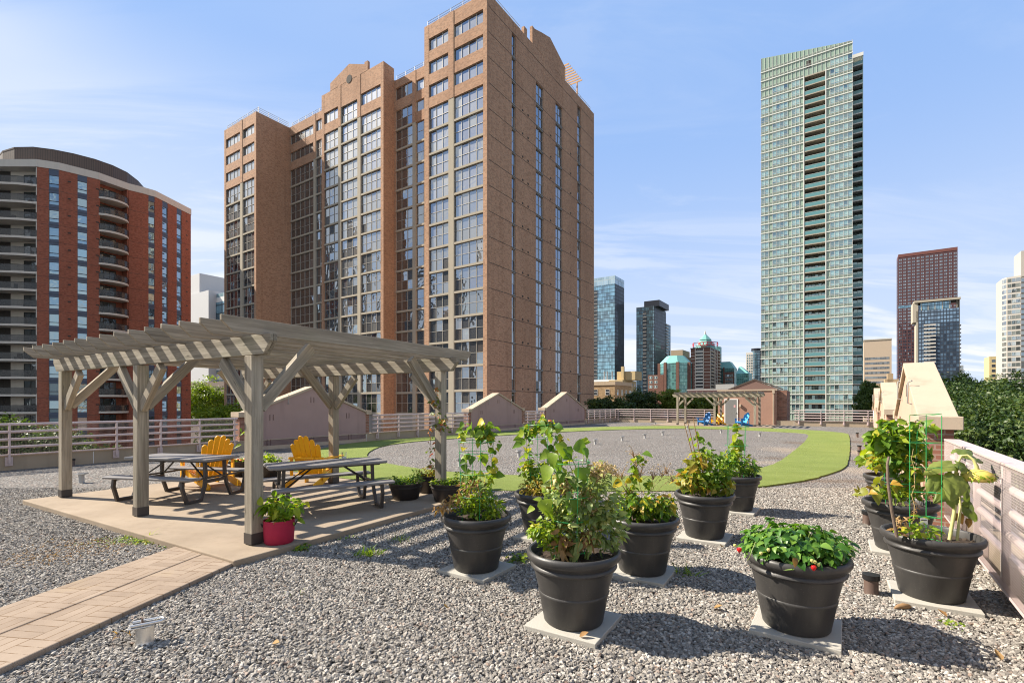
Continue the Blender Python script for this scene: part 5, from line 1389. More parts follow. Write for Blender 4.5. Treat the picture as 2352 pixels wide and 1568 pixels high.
def pane_mb(w, h, nx, nz, fr=0.05, mb=None, mat=None, split=0.5):
    mb = MB() if mb is None else mb
    X = (lambda p: p) if mat is None else (lambda p: tuple(mat @ Vector(p)))
    xs = [w * i / nx for i in range(nx + 1)]
    zs = [0, h] if nz == 1 else ([0, h * split, h] if nz == 2 else [h * i / nz for i in range(nz + 1)])
    for i in range(nx):
        cr = random.random()
        for k in range(len(zs) - 1):
            q = [(xs[i], 0, zs[k]), (xs[i + 1], 0, zs[k]), (xs[i + 1], 0, zs[k + 1]), (xs[i], 0, zs[k + 1])]
            mb.add([X(p) for p in q], [(0, 1, 2, 3)], 0, cr if random.random() < .6 else random.random())
    if fr > 0:
        t = MB()
        for x in xs:
            a = max(0, x - fr / 2); b = min(w, x + fr / 2); t.box(a, b, -0.06, -0.004, 0, h, 1)
        for z in zs:
            a = max(0, z - fr / 2); b = min(h, z + fr / 2); t.box(0, w, -0.05, -0.003, a, b, 1)
        mb.add([X(p) for p in t.v], t.f, 1)
    return mb
def place_windows(root, items, mats, budget=100, name='window', fr=0.05, split=0.5):
    """items = (matrix in the thing's frame, w, h, nx, nz), those that show largest first"""
    cache = {}
    for it in items[:budget]:
        mtx, w, h, nx, nz = it
        key = (round(w, 2), round(h, 2), nx, nz, random.randrange(3))
        if key not in cache:
            o = pane_mb(w, h, nx, nz, fr, split=split).build(name, mats, root, fix=False); cache[key] = o
            o.matrix_local = mtx
        else:
            o = cache[key].copy(); col.objects.link(o); o.parent = root; o.matrix_local = mtx
    if len(items) > budget:
        mb = MB()
        for mtx, w, h, nx, nz in items[budget:]: pane_mb(w, h, nx, nz, fr, mb, mtx, split)
        tag(mb.build('windows', mats, root, fix=False), kind='stuff')
def mfront(x, y, z): return Matrix.Translation((x, y, z - ZB))
def mside(x, y, z): return Matrix.Translation((x, y, z - ZB)) @ Matrix.Rotation(R(90), 4, 'Z')
def mleft(x, y, z): return Matrix.Translation((x, y, z - ZB)) @ Matrix.Rotation(R(-90), 4, 'Z')
def bthing(name, label, cat, C, rot=GR, group=None):
    return thing(name, label, cat, (C.x, C.y, ZB), rot, group)
def bpart(mb, name, mats, root, **k): return mb.build(name, mats, root, UP16, **k)

DK = (0.012, 0.013, 0.015)
M['bwin'] = window_mat('tower_window', DK, [(0.30, (0.035, 0.03, 0.026)), (0.48, (0.085, 0.076, 0.066)), (0.60, (0.022, 0.024, 0.028)), (0.84, (0.15, 0.14, 0.125)), (0.92, (0.07, 0.05, 0.035))], 0.27, (0.74, 0.84, 0.96), 0.035, 0.02, 0.16)
M['bframe'] = plain('bronze_frame', (0.40, 0.37, 0.315), 0.5, 0.1, 0.08)
M['dframe'] = plain('dark_frame', (0.07, 0.062, 0.055), 0.5, 0.1, 0.1)
M['core'] = plain('dark_core', (0.05, 0.045, 0.04), 0.9)  # dark backing behind panes, also joints, grilles and openings
M['conc_b'] = stucco('beige_concrete', (0.39, 0.345, 0.27), 0.08, 0.25)

# ------------------------------------------------------------------ the big brick tower
C2 = Vector((-2.87, 56.7, 0))
bt = bthing('brick_tower', 'tall tan brick apartment tower with stepped gabled front and walls of windows', 'apartment tower', C2)
FH = 2.945
fl = [3.3 + FH * k for k in range(-6, 13)]                # floor beams; the last is 38.64
tops = [(39.8 + 2.9 * j, 41.35 + 2.9 * j) for j in range(3)]
ROOF = 48.9
full = [(fl[k] + 0.13, fl[k + 1] - 0.13) for k in range(len(fl) - 1)]
fillf = lambda z: 1 if z < 38.3 else 0
w = MB(); items = []; far_items = []
def front_block(plane, s0, s1, cols, ztop=ROOF, piers=None, dst=None, extra=None, zmin=-2):
    cc = []
    for i, (a, b, nx) in enumerate(cols):
        e = extra[i] if extra else 0          # glazed storeys above the common line
        ops = full + [(fl[-1] + FH * q + 0.13, fl[-1] + FH * (q + 1) - (0.13 if q < 2 else 0.2)) for q in range(e)]
        tp = [list(tops), [(42.9, 44.45), (45.8, 47.35)], [(45.9, 47.7)], []][e]
        cc.append((a, b, ops + tp, (lambda lim: (lambda z: 1 if z < lim else 0))(fl[-1] + FH * e - 0.3)))
        for (za, zb) in ops + tp:
            if za < zmin: continue
            dst.append((mfront(a, plane + 0.22, za), b - a, zb - za, nx, 2 if zb - za > 2 else 1))
    facade(w, 'x', plane, 0.32, s0, s1, ZB, ztop, cc, piers)
y_l, y_lr, y_m, y_rr = -2.15, 3.6, 3.1, 5.1
front_block(0.0, -9.8, 0.0, [(-9.05, -5.82, 3), (-4.98, -0.55, 4)], piers={1: 1}, dst=items)
# the beige pilaster stops under the plain brick storeys
w.box(-5.82, -4.98, -0.03, 0.0, 38.5, ROOF, 0)
front_block(y_l, -55.1, -44.9, [(-54.6, -49.85, 4), (-49.1, -45.45, 3)], piers={1: 1}, dst=far_items)
w.box(-49.85, -49.1, y_l - 0.03, y_l, 38.5, ROOF, 0)
front_block(y_lr, -44.9, -35.2, [(-44.6, -38.1, 5), (-37.5, -35.55, 2)], piers={1: 1}, dst=far_items, extra=(1, 2))
w.box(-38.1, -37.5, y_lr - 0.03, y_lr, 41.6, ROOF, 0)
front_block(y_m, -35.2, -20.8, [(-34.6, -31.05, 3), (-30.4, -26.5, 3), (-25.8, -21.4, 4)], 50.7, piers={1: 1, 2: 1}, dst=far_items, extra=(2, 3, 2))
w.box(-31.05, -30.4, y_m - 0.03, y_m, 44.4, 50.7, 0); w.box(-26.5, -25.8, y_m - 0.03, y_m, 44.4, 50.7, 0)
front_block(y_rr, -20.8, -9.8, [(-20.5, -17.05, 3), (-16.4, -13.6, 2), (-13.0, -10.2, 2)], piers={1: 1, 2: 1}, dst=far_items, extra=(2, 1, 1))
w.box(-17.05, -16.4, y_rr - 0.03, y_rr, 41.6, ROOF, 0); w.box(-13.6, -13.0, y_rr - 0.03, y_rr, 41.6, ROOF, 0)
# stepped, gabled parapet of the middle block with its round opening
w.prism([(-33.0, 50.7), (-33.0, 51.9), (-28.4, 53.2), (-24.9, 51.8), (-24.9, 52.1), (-24.2, 52.1), (-24.2, 50.7)], y_m, y_m + 0.4, 'y', 0)
w.lathe([(0.62, 0.0), (0.62, 0.03)], 24, (0, 0, 0), 3, True, True)
n0 = len(w.v) - 48
for i in range(n0, len(w.v)):
    x, y, z = w.v[i]; w.v[i] = (-28.4 + x, y_m - 0.035 + z, 50.9 + y)
# right hand side
sc = [(5.08, 5.95, 1), (10.8, 12.75, 2), (16.15, 18.15, 2), (23.0, 24.15, 1)]
D2_ = 28.7
D2_ = 28.7
for z_ in fl[4:] + [41.6, 44.5, 47.4]: w.box(.001, .012, .34, D2_ - .01, z_ - .03, z_ + .03, 3)
cc = []; side_items = []
for i, (a, b, nx) in enumerate(sc):
    hi = len(full) if i != 1 and i != 2 else len(full)
    ops = full + [(38.8 + FH * j, 38.8 + FH * (j + 1) - 0.32) for j in range(3 if i in (0, 3) else 2)]
    cc.append((a, b, ops, lambda z: 2 if z < 46 else 0))
    for za, zb in ops:
        if za > -2: side_items.append((mside(-0.20, a, za), b - a, zb - za, nx, 2))
facade(w, 'y', 0.0, 0.32, 0.34, D2_, ZB, ROOF, cc)
w.prism([(9.9, ROOF), (9.9, 51.2), (10.5, 51.15), (12.2, 51.75), (14.6, 52.5), (18.9, 50.9), (18.9, ROOF)], -0.4, 0.0, 'x', 0)
w.box(-0.4, 0.0, 7.9, 8.6, ROOF, 49.9, 0)
# core volumes behind the skin
for x0, x1, y0, zt in ((-9.8, -0.34, 0.33, ROOF - .5), (-20.8, -9.81, y_rr + .33, ROOF - .5), (-35.2, -20.81, y_m + .33, ROOF + .2), (-44.9, -35.21, y_lr + .33, ROOF - .5), (-55.1, -44.91, y_l + .33, ROOF - .5)):
    w.box(x0 + .01, x1 - .01, y0, D2_ - 0.02, ZB, zt, 2)
# blank returns of the projecting blocks
w.box(-45.22, -44.9, y_l + .33, y_lr, ZB, ROOF, 0); w.box(-21.12, -20.8, y_m + .33, y_rr, ZB, 50.7, 0); w.box(-9.8, -9.5, .33, y_rr, ZB, ROOF, 0)
w.box(-55.1, -54.8, y_l + .33, D2_, ZB, ROOF, 0); w.box(-35.2, -34.9, y_m + .33, y_lr + .1, ZB, 50.7, 0); w.box(-55.1, 0.0, D2_ - .01, D2_ + .3, ZB, ROOF, 0)
M['cshade'] = plain('grey_spandrel', (0.27, 0.255, 0.235), 0.7)
bpart(w, 'wall', [M['brick_tan'], M['conc_b'], M['cshade'], M['core']], bt)
items.sort(key=lambda it: abs(it[0].translation.z - 20))
side_items.sort(key=lambda it: it[0].translation.y)
place_windows(bt, items[:34] + side_items[:66] + items[34:] + side_items[66:] + far_items, [M['bwin'], M['bframe']], 100, fr=.042)
m = MB()
for y0, xa, xb in ((y_l, -55.0, -45.0), (y_lr, -44.8, -35.3), (y_rr, -20.7, -9.9), (0.0, -9.7, -0.1)):
    for k in range(3): m.tube([(xa, y0 + .5, ROOF + .35 + .3 * k), (xb, y0 + .5, ROOF + .35 + .3 * k)], .03, 5)
    n = int((xb - xa) / 1.6)
    for k in range(n + 1): x = xa + (xb - xa) * k / n; m.tube([(x, y0 + .5, ROOF - .5), (x, y0 + .5, ROOF + 1.0)], .035, 5)
for xa, ya, yb in ((-45.2, y_l + .5, y_lr), (-.45, .5, 7.6), (-.45, 19.4, D2_ - .2)):
    for k in range(3): m.tube([(xa, ya, ROOF + .35 + .3 * k), (xa, yb, ROOF + .35 + .3 * k)], .03, 5)
    n = max(1, int((yb - ya) / 1.6))
    for k in range(n + 1): y = ya + (yb - ya) * k / n; m.tube([(xa, y, ROOF - .5), (xa, y, ROOF + 1.0)], .035, 5)
bpart(m, 'roof_railing', [M['galv']], bt)
m = MB()
for k in range(9): m.beam((-3.2, 19.6 + .55 * k, 51.6), (0.3, 19.6 + .55 * k, 51.6), .08, .2)
for y in (19.8, 23.9):
    for x in (-2.8, -.5): m.box(x - .08, x + .08, y - .08, y + .08, ROOF - .5, 51.5)
bpart(m, 'roof_arbour', [plain('new_cedar', (0.50, 0.28, 0.11), .7)], bt)
m = MB()
for a in (7.4, 8.7, 14.6, 20.6):
    for k in range(14): m.box(.001, .03, a, a + .28, fl[k + 5] + .2, fl[k + 5] + .42)
tag(bpart(m, 'vent_grilles', [M['core']], bt), kind='stuff')

# ------------------------------------------------------------------ the red brick apartment block on the left
M['brick_red'] = brick_mat('red_brick', (0.25, 0.068, 0.040), (0.33, 0.102, 0.062), (0.28, 0.16, 0.11), 0.24, 0.08, 0.18, 0.35)
M['rwin'] = window_mat('apartment_window', (0.02, 0.03, 0.04), [(0.25, (0.06, 0.11, 0.14)), (0.62, (0.24, 0.31, 0.33)), (0.82, (0.03, 0.06, 0.09))], 0.32, (0.62, 0.84, 0.97))
M['balc_door'] = window_mat('balcony_door', (0.012, 0.016, 0.018), [(0.4, (0.035, 0.045, 0.045)), (0.75, (0.09, 0.09, 0.08))], 0.10)
M['blue_panel'] = plain('slate_panel', (0.06, 0.085, 0.135), 0.4)
M['cream'] = stucco('cream_paint', (0.60, 0.56, 0.49), 0.05, 0.2)
M['rail_dk'] = NT('dark_glass_rail').set(base=(0.045, 0.05, 0.055), rough=0.12, alpha=0.5).mat
B1 = Vector((-70.0, 85.0, 0))
rb = thing('red_brick_block', 'curved red brick apartment block with white balconies and a dark drum on its roof', 'apartment block', (B1.x, B1.y, ZB), 0)
PT = [Vector(p + (0,)) for p in ((-92.0, 76.5), (-73.4, 76.6), (-70.9, 77.7), (-67.5, 81.0), (-65.7, 85.0), (-64.3, 86.4), (-63.2, 87.9), (-62.3, 96.2))]
RZ = 38.3; H1 = 2.70
lv1 = [35.6 - H1 * k for k in range(18)]
ritems = []
def seg(i, j=None):
    a = PT[i]; b = PT[i + 1 if j is None else j]; d = b - a
    return a, math.atan2(d.y, d.x), d.length
def useg(a, rot, u):
    r = (u - 1176) / FP; d = Vector((math.cos(rot), math.sin(rot), 0))
    return (r * a.y - a.x) / (d.x - r * d.y)
def smat(a, rot, x, y, z): return Matrix.Translation((a.x - B1.x, a.y - B1.y, -ZB)) @ Matrix.Rotation(rot, 4, 'Z') @ Matrix.Translation((x, y, z))
def put(mb, nm, mats, a, rot): 
    o = mb.build(nm, mats, rb, (a.x - B1.x, a.y - B1.y, -ZB), (0, 0, rot)); return o
def brick_seg(i, cols, mats=None, top=RZ):
    a, rot, L = seg(i); w = MB(); cc = []
    for (u0, u1) in cols:
        x0 = useg(a, rot, u0); x1 = useg(a, rot, u1); ops = []
        for z in sorted(lv1):
            ops.append((z - .12, z + .42)); ops.append((z + .46, z + 1.72))
        ops = [o for o in ops if o[0] > ZB]
        cc.append((x0, x1, ops, lambda z: 1))
        for k, (za, zb) in enumerate(ops):
            if za > -3: ritems.append((smat(a, rot, x0, .12, za), x1 - x0, zb - za, 1, 1))
    facade(w, 'x', 0, .25, 0, L, ZB, top, cc)
    w.box(0, L, .26, 6, ZB, top - .2, 2)
    for z in lv1: w.box(0, L, -.006, 0, z - .62, z - .58, 2)
    if cols:
        for z in lv1: w.box(cc[-1][1] + 1.1, cc[-1][1] + 1.5, -.02, 0, z + 1.0, z + 1.2, 2)
    put(w, 'wall', [M['brick_red'], M['blue_panel'], M['core']], a, rot)
def balcony_seg(i, j=None, depth=1.6, xs=None):
    a, rot, L = seg(i, j); w = MB()
    w.box(-.05, L + .05, depth, depth + 3, ZB, RZ, 0); w.box(0, .2, .05, depth, ZB, RZ, 0); w.box(L - .2, L, .05, depth, ZB, RZ, 0)
    put(w, 'recess_wall', [M['brick_red'] if i > 0 else M['cream']], a, rot)
    for z in lv1:
        if z < -4: continue
        n = 8
        out = [(L * k / n, -1.15 * math.sin(math.pi * min(1, max(0, k / n))) ** .6) for k in range(n + 1)]
        b = MB().prism([(0, depth)] + out + [(L, depth)], z - .32, z, 'z')
        o = put(b, 'balcony', [M['cream']], a, rot)
        r_ = MB()
        for (p, q) in zip(out[:-1], out[1:]): r_.beam((p[0], p[1] + .04, z + .52), (q[0], q[1] + .04, z + .52), .03, .92)
        g = r_.build('rail_panel', [M['rail_dk']], o)
        r_ = MB()
        for (p, q) in zip(out[:-1], out[1:]): r_.beam((p[0], p[1] + .04, z + 1.02), (q[0], q[1] + .04, z + 1.02), .06, .05)
        r_.build('top_rail', [M['steel_black']], o)
        nw = max(1, int(L / 5.5))
        for k in range(nw):
            x0 = L * (k + (.44 if i == 0 else .12)) / nw; x1 = L * (k + (.95 if i == 0 else .74)) / nw
            d = pane_mb(x1 - x0, 2.1, 3, 1, .06).build('balcony_door', [M['balc_door'], M['dframe']], rb, fix=False)
            d.matrix_local = smat(a, rot, x0, depth - .03, z + .04)
        # things kept on the balcony
        if random.random() < .8:
            c = MB()
            for _ in range(4):
                x = random.uniform(.5, L - .6); c.box(x, x + random.uniform(.2, .6), .1, .5, z + .01, z + random.uniform(.3, 1.0), random.choice((0, 1)))
            c.build('balcony_clutter', [M['steel_dark'], M['bark']], o)
balcony_seg(0)
brick_seg(1, [(112, 135)]); brick_seg(2, [(178, 200)]); balcony_seg(3); brick_seg(4, []); brick_seg(5, [(341, 355)]); brick_seg(6, [(373, 385), (406, 417)])
ritems.sort(key=lambda it: -it[0].translation.z)
place_windows(rb, ritems[::2][:100] + [q for k, q in enumerate(ritems) if k % 2 or k >= 200], [M['rwin'], M['dframe']], 100, fr=.06)
m = MB(); ring = PT + [Vector((-75, 108, 0)), Vector((-100, 105, 0))]
cen = sum(ring, Vector()) / len(ring)
m.prism([((p - cen) * 1.006 + cen - B1)[:2] for p in ring], RZ + .02, RZ + 1.15, 'z')
bpart(m, 'cornice', [M['cream']], rb)
m = MB(); core = [p + (cen - p).normalized() * 1.9 for p in ring]
m.prism([(p - B1)[:2] for p in core], ZB, RZ - .02, 'z'); bpart(m, 'core', [M['core']], rb)
dp = [(-92.6, 90.5), (-90.0, 86.6), (-86.5, 84.2), (-83.3, 83.0), (-80.0, 82.9), (-77.5, 83.7), (-75.2, 85.1), (-73.2, 87.0), (-71.9, 89.3), (-71.4, 92.0), (-72.0, 95.5), (-74, 101), (-88, 101)]
m = MB(); m.prism([(x - B1.x, y - B1.y) for x, y in dp], RZ + 1.0, 44.4, 'z')
M['ribbed'] = NT('ribbed_cladding')
_t = M['ribbed']; _s = _t.sep(_t.obj()); _f = _t.math('FRACT', _t.math('MULTIPLY', _t.math('ADD', _s[0], _t.math('MULTIPLY', _s[1], .9)), 2.4))
_t.set(base=_t.mix(_t.math('LESS_THAN', _f, .3), (0.085, 0.062, 0.05), (0.045, 0.034, 0.028)), rough=.6); M['ribbed'] = _t.mat
bpart(m, 'penthouse_drum', [M['ribbed']], rb)
m = MB(); m.prism([((x - B1.x) * 1.004, (y - B1.y) * 1.004) for x, y in dp], 44.41, 44.65, 'z'); bpart(m, 'drum_cap', [M['dark_roof']], rb)

# two blocks standing to the left, outside the frame; the brick tower's windows mirror them
M['cw_tan'] = curtain_mat('tan_slab_facade', (.02, .022, .025), (.10, .10, .10), (.26, .22, .17), 3.2, 2.9, .30, .42, .08)
for lab, x, y, w_, d_, h_ in (('tall tan slab block left of the frame, mirrored in the brick tower windows', -150, 34, 34, 44, 50), ('darker tan block left of the frame, behind the red brick block', -148, 84, 26, 34, 60)):
    t = thing('slab_block', lab, 'apartment block', (x, y, ZB), R(8))
    bpart(MB().box(-w_ / 2, w_ / 2, -d_ / 2, d_ / 2, ZB, h_), 'wall', [M['cw_tan']], t)
    bpart(MB().box(-w_ / 4, w_ / 4, -d_ / 4, d_ / 4, h_ + .01, h_ + 4), 'penthouse', [M['conc_b']], t)

# ------------------------------------------------------------------ the green glass tower
C3 = Vector((96.1, 140.0, 0))
gt = bthing('green_glass_tower', 'very tall pale green glass condominium tower with a slanted top', 'condominium tower', C3)
M['g_panel'] = plain('green_spandrel', (0.26, 0.35, 0.275), 0.25, 0, 0.06, 0.4, spec=0.6)
M['g_white'] = plain('white_slab_edge', (0.62, 0.62, 0.57), 0.6)
M['g_win'] = window_mat('green_tower_window', (0.02, 0.05, 0.06), [(0.22, (0.18, 0.33, 0.33)), (0.68, (0.05, 0.12, 0.14)), (0.82, (0.25, 0.40, 0.39))], 0.24, (0.75, 0.95, 0.95))
M['g_dark'] = window_mat('balcony_glazing', (0.012, 0.022, 0.024), [(0.18, (0.13, 0.23, 0.23)), (0.5, (0.26, 0.37, 0.36))], 0.18, (0.75, 0.95, 0.95))
M['g_rail'] = NT('teal_glass_rail').set(base=(0.13, 0.31, 0.32), rough=0.06, alpha=0.78).mat
H3 = 2.75; zk = [26.5 + H3 * k for k in range(-14, 27)]
TOPL, TOPR = 108.0, 104.1
xl = -23.2; pl = 11.3 / 11; xb0, xb1 = -11.85, -6.35; pr = 6.35 / 6
w = MB()
# mullions and slab lines stand proud of the panels
w.add([(xl, 0, ZB), (xb0, 0, ZB), (xb0, 0, TOPL + (TOPR - TOPL) * (xb0 - xl) / -xl), (xl, 0, TOPL)], [(0, 1, 2, 3)], 0)
w.add([(xb1, 0, ZB), (0, 0, ZB), (0, 0, TOPR), (xb1, 0, TOPL + (TOPR - TOPL) * (xb1 - xl) / -xl)], [(0, 1, 2, 3)], 0)
zt = 98.2
w.add([(xb0, 0, zt), (xb1, 0, zt), (xb1, 0, TOPL + (TOPR - TOPL) * (xb1 - xl) / -xl), (xb0, 0, TOPL + (TOPR - TOPL) * (xb0 - xl) / -xl)], [(0, 1, 2, 3)], 0)
ztop = lambda x: TOPL + (TOPR - TOPL) * (x - xl) / -xl
xs = [xl + pl * k for k in range(12)] + [xb1 + pr * k for k in range(7)] + [xb0 + (xb1 - xb0) * k / 5 for k in range(1, 5)]
for x in xs: 
    mid = xb0 + .01 < x < xb1 - .01
    w.box(x - .035, x + .035, -.10, -.001, zt if mid else ZB, ztop(x) - .05, 1)
for z in zk + [zk[-1] + H3 * k for k in (1, 2)]:
    if z > 105: continue
    lo = z > zt
    for a, b in (((xl - .15, 0.15),) if lo else ((xl - .15, xb0), (xb1, 0.15))):
        w.box(a, b, -.22, -.11, z - .13, z + .13, 1)
        for dz in (.55, .80): w.box(a, b, -.085, -.002, z + dz - .02, z + dz + .02, 1)
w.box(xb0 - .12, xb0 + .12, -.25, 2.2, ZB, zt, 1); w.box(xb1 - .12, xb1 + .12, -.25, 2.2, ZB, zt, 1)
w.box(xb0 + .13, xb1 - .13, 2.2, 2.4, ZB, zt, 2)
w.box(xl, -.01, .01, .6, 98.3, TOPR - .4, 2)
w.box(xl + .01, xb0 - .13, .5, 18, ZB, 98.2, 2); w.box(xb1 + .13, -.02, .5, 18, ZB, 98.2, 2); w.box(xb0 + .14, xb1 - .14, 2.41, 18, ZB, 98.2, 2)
for k in (6, 7): w.box(xb0 + .95 * k / 3 - 1.3 + .04, xb0 + .95 * k / 3 - 1.3 + .9, -.03, -.002, 100.4, 102.6, 2)
bpart(w, 'wall', [M['g_panel'], M['g_white'], M['core']], gt)
gi = []
for k, z in sorted(enumerate(zk), key=lambda q: -q[1]):
    if z < -3: continue
    for a, n, p0, p1 in ((0, 2, xl, pl), (3, 4, xl, pl), (8, 2, xl, pl), (1, 5, xb1, pr)):
        if z > 97.3 and p0 == xl: continue
        if z > 94.5 and p0 == xl and a == 0: continue
        gi.append((mfront(p0 + p1 * a, -.012, z + .92), p1 * n, 1.62, n, 2))
gi.sort(key=lambda it: (-it[1]))
place_windows(gt, gi, [M['g_win'], M['g_white']], 100, fr=.055, split=.28)
for z in zk:
    if z < -3 or z > 96.5: continue
    s = MB().box(xb0 + .13, xb1 - .13, -.18, 2.19, z - .17, z + .12)
    o = bpart(s, 'balcony', [M['conc_b']], gt)
    MB().box(xb0 + .14, xb1 - .14, -.15, -.11, z + .14, z + 1.15).build('glass_rail', [M['g_rail']], o)
    MB().box(xb0 + .13, xb1 - .13, -.17, -.09, z + 1.16, z + 1.22).build('top_rail', [M['g_white']], o)
    if random.random() < .75:
        c = MB()
        for _ in range(random.randint(1, 4)):
            x = random.uniform(xb0 + .4, xb1 - 1.2); c.box(x, x + random.uniform(.3, .8), .3, .9, z + .13, z + random.uniform(.5, 1.0), random.choice((0, 0, 1, 2)))
        bpart(c, 'balcony_furniture', [M['steel_dark'], M['bark'], M['white']], gt)
    d = pane_mb(xb1 - xb0 - .5, 2.3, 6, 1, .09).build('balcony_door', [M['g_dark'], M['dframe']], gt, fix=False)
    d.matrix_local = mfront(xb0 + .25, 2.17, z + .14)
w = MB(); w.box(xb0 + .13, xb1 - .13, -.18, 2.19, 97.85, 98.19); bpart(w, 'soffit', [M['conc_b']], gt)
# stepped-back strip of balconies on the right
w = MB(); w.box(.0, 2.45, 4.6, 12, ZB, 100.3, 2); w.box(2.40, 2.55, 2.4, 12, ZB, 100.3, 1); w.box(0, 2.6, 2.2, 12, 100.35, 101.3, 0)
bpart(w, 'side_wing', [M['g_white'], M['g_dark'], M['core']], gt)
for z in zk:
    if z < -3 or z > 99: continue
    s = MB().box(.02, 2.39, 2.2, 4.58, z - .17, z + .12)
    o = bpart(s, 'side_balcony', [M['g_white']], gt)
    MB().box(.03, 2.38, 2.42, 2.46, z + .14, z + 1.15).build('glass_rail', [M['g_rail']], o)
    d = pane_mb(2.2, 2.3, 2, 1, .07).build('balcony_door', [M['g_dark'], M['dframe']], gt, fix=False); d.matrix_local = mfront(.1, 4.57, z + .14)

# ------------------------------------------------------------------ distant towers
def frame_box(name, label, cat, uC, Y, vtop, uL=None, uR=None, depth=24, width=40, mats=None, left=False, group=None):
    """box on the street grid; C = the front corner nearest the camera. left: the box right of the vanishing point, its left flank shows"""
    C = Vector(((uC - 1176) / FP * Y, Y, 0)); zt = Zat(vtop, Y)
    t = bthing(name, label, cat, C, GR, group)
    if left:
        x0, x1 = 0.0, (lx(C, uR) if uR else width)
        y1 = ly(C, uL) if uL else depth
    else:
        x0, x1 = (lx(C, uL) if uL else -width), 0.0
        y1 = ly(C, uR) if uR else depth
    if y1 < 4 or y1 > 90: y1 = depth
    return t, C, zt, x0, x1, y1
M['cw_blue'] = curtain_mat('blue_curtain_wall', (0.012, 0.035, 0.055), (0.10, 0.24, 0.31), (0.030, 0.055, 0.07), 1.5, 2.95, .10, .14, .30, (.62, .86, 1.0))
M['cw_dark'] = curtain_mat('dark_curtain_wall', (0.010, 0.020, 0.028), (0.06, 0.12, 0.15), (0.022, 0.030, 0.036), 1.5, 2.95, .12, .18, .20, (.62, .86, 1.0))
M['cw_black'] = curtain_mat('black_curtain_wall', (0.006, 0.008, 0.012), (0.03, 0.04, 0.05), (0.014, 0.016, 0.02), 1.5, 2.95, .2, .25, .06)
M['cw_teal'] = curtain_mat('teal_curtain_wall', (0.010, 0.05, 0.05), (0.07, 0.19, 0.18), (0.10, 0.27, 0.24), 1.6, 2.2, .13, .15, .16, (.6, .95, .92))
M['teal_roof'] = plain('patina_roof', (0.17, 0.39, 0.35), .5, .1, .2, .5)
M['navy'] = plain('dark_navy_panel', (0.012, 0.014, 0.022), .4)
def slabs(root, x0, x1, y0, y1, z0, z1, n, th, mat, face='x', plane=0.0, proud=.12, name='slab_edges'):
    m = MB()
    for k in range(n + 1):
        z = z0 + (z1 - z0) * k / n
        if face == 'x': m.box(x0, x1, plane - proud, plane - .005, z - th / 2, z + th / 2)
        else: m.box(plane + .005, plane + proud, y0, y1, z - th / 2, z + th / 2)
    bpart(m, name, [M[mat]], root)
t, C, zt, x0, x1, y1 = frame_box('blue_glass_tower', 'tall blue glass tower just right of the brick tower', 'office tower', 1411.7, 400, 632.6, None, 1433, width=34)
m = MB(); m.box(x0, x1, 0, y1, ZB, zt - 6.5); bpart(m, 'curtain_wall', [M['cw_blue']], t)
m = MB(); m.box(.01, .25, 0.2, y1, ZB, zt - 6.5); bpart(m, 'side_wall', [M['cw_black']], t)
m = MB(); m.box(x0, .25, 0, y1, zt - 6.45, zt); bpart(m, 'crown', [curtain_mat('pale_crown_glass', (.12, .2, .24), (.3, .4, .43), (.35, .42, .44), 1.5, 6.0, .12, .1, .3)], t)
m = MB(); m.box(-19.5, -15.0, -.08, -.01, 0, zt - 10); bpart(m, 'balcony_strip', [M['cw_black']], t)
slabs(t, -19.5, -15.0, 0, 0, 2, zt - 12, 30, .5, 'cshade', plane=-.08, name='balcony_slabs')

t, C, zt, x0, x1, y1 = frame_box('dark_glass_tower', 'dark blue black glass tower with a stepped cap, right of the blue tower', 'office tower', 1502, 430, 702, 1461.5, 1529)
m = MB(); m.box(x0, x1, 0, y1, ZB, zt); bpart(m, 'curtain_wall', [M['cw_dark']], t)
m = MB(); m.box(.01, .3, .2, y1, ZB, zt - 1); bpart(m, 'side_wall', [M['cw_black']], t)
m = MB(); m.box(x0 * .62, -.2 + 4, 3, y1 - 3, zt + .02, Zat(688, 430)); bpart(m, 'cap', [M['navy']], t)
m = MB(); m.box(x0 * .62, x0 * .42, -.08, -.01, 0, zt - 4); bpart(m, 'balcony_strip', [M['cw_black']], t)
slabs(t, x0 * .62, x0 * .42, 0, 0, 4, zt - 6, 24, .5, 'cshade', plane=-.08, name='balcony_slabs')
m = MB(); m.box(-4, .4, y1 + .1, y1 + 14, ZB, zt - 11); bpart(m, 'rear_wing', [M['cw_dark']], t)
slabs(t, 0, 0, y1 + .1, y1 + 5, 4, zt - 12, 26, .8, 'cream', 'y', .4, .8, 'balcony_slabs')

t, C, zt, x0, x1, y1 = frame_box('tan_office_block', 'tan concrete block with a stepped roof behind the green roofed glass building', 'office block', 1568, 480, 803, 1541, 1583)
m = MB(); m.box(x0, 0, 0, 26, ZB, zt); m.box(.01, 13, 8, 30, ZB, zt - 7); bpart(m, 'wall', [stucco('tan_concrete_far', (.36, .29, .20), .08, .2)], t)
m = MB(); m.box(x0 + 1, 13.1, -.05, 29, zt - 14, zt - 11.5); bpart(m, 'window_band', [M['cw_black']], t)

def octa(cx, cy, r, n=8, off=math.pi / 8): return [(cx + r * math.cos(off + 2 * math.pi * k / n), cy + r * math.sin(off + 2 * math.pi * k / n)) for k in range(n)]
def frustum(m, p0, z0, p1, z1, mi=0, cap=True):
    n = len(p0); m.add([(x, y, z0) for x, y in p0] + [(x, y, z1) for x, y in p1], [(i, (i + 1) % n, n + (i + 1) % n, n + i) for i in range(n)] + ([tuple(range(n, 2 * n))] if cap else []), mi)
M['brick_far'] = brick_mat('far_brown_brick', (.135, .062, .045), (.175, .082, .060), (.18, .11, .085), .5, .2, .1, .3)
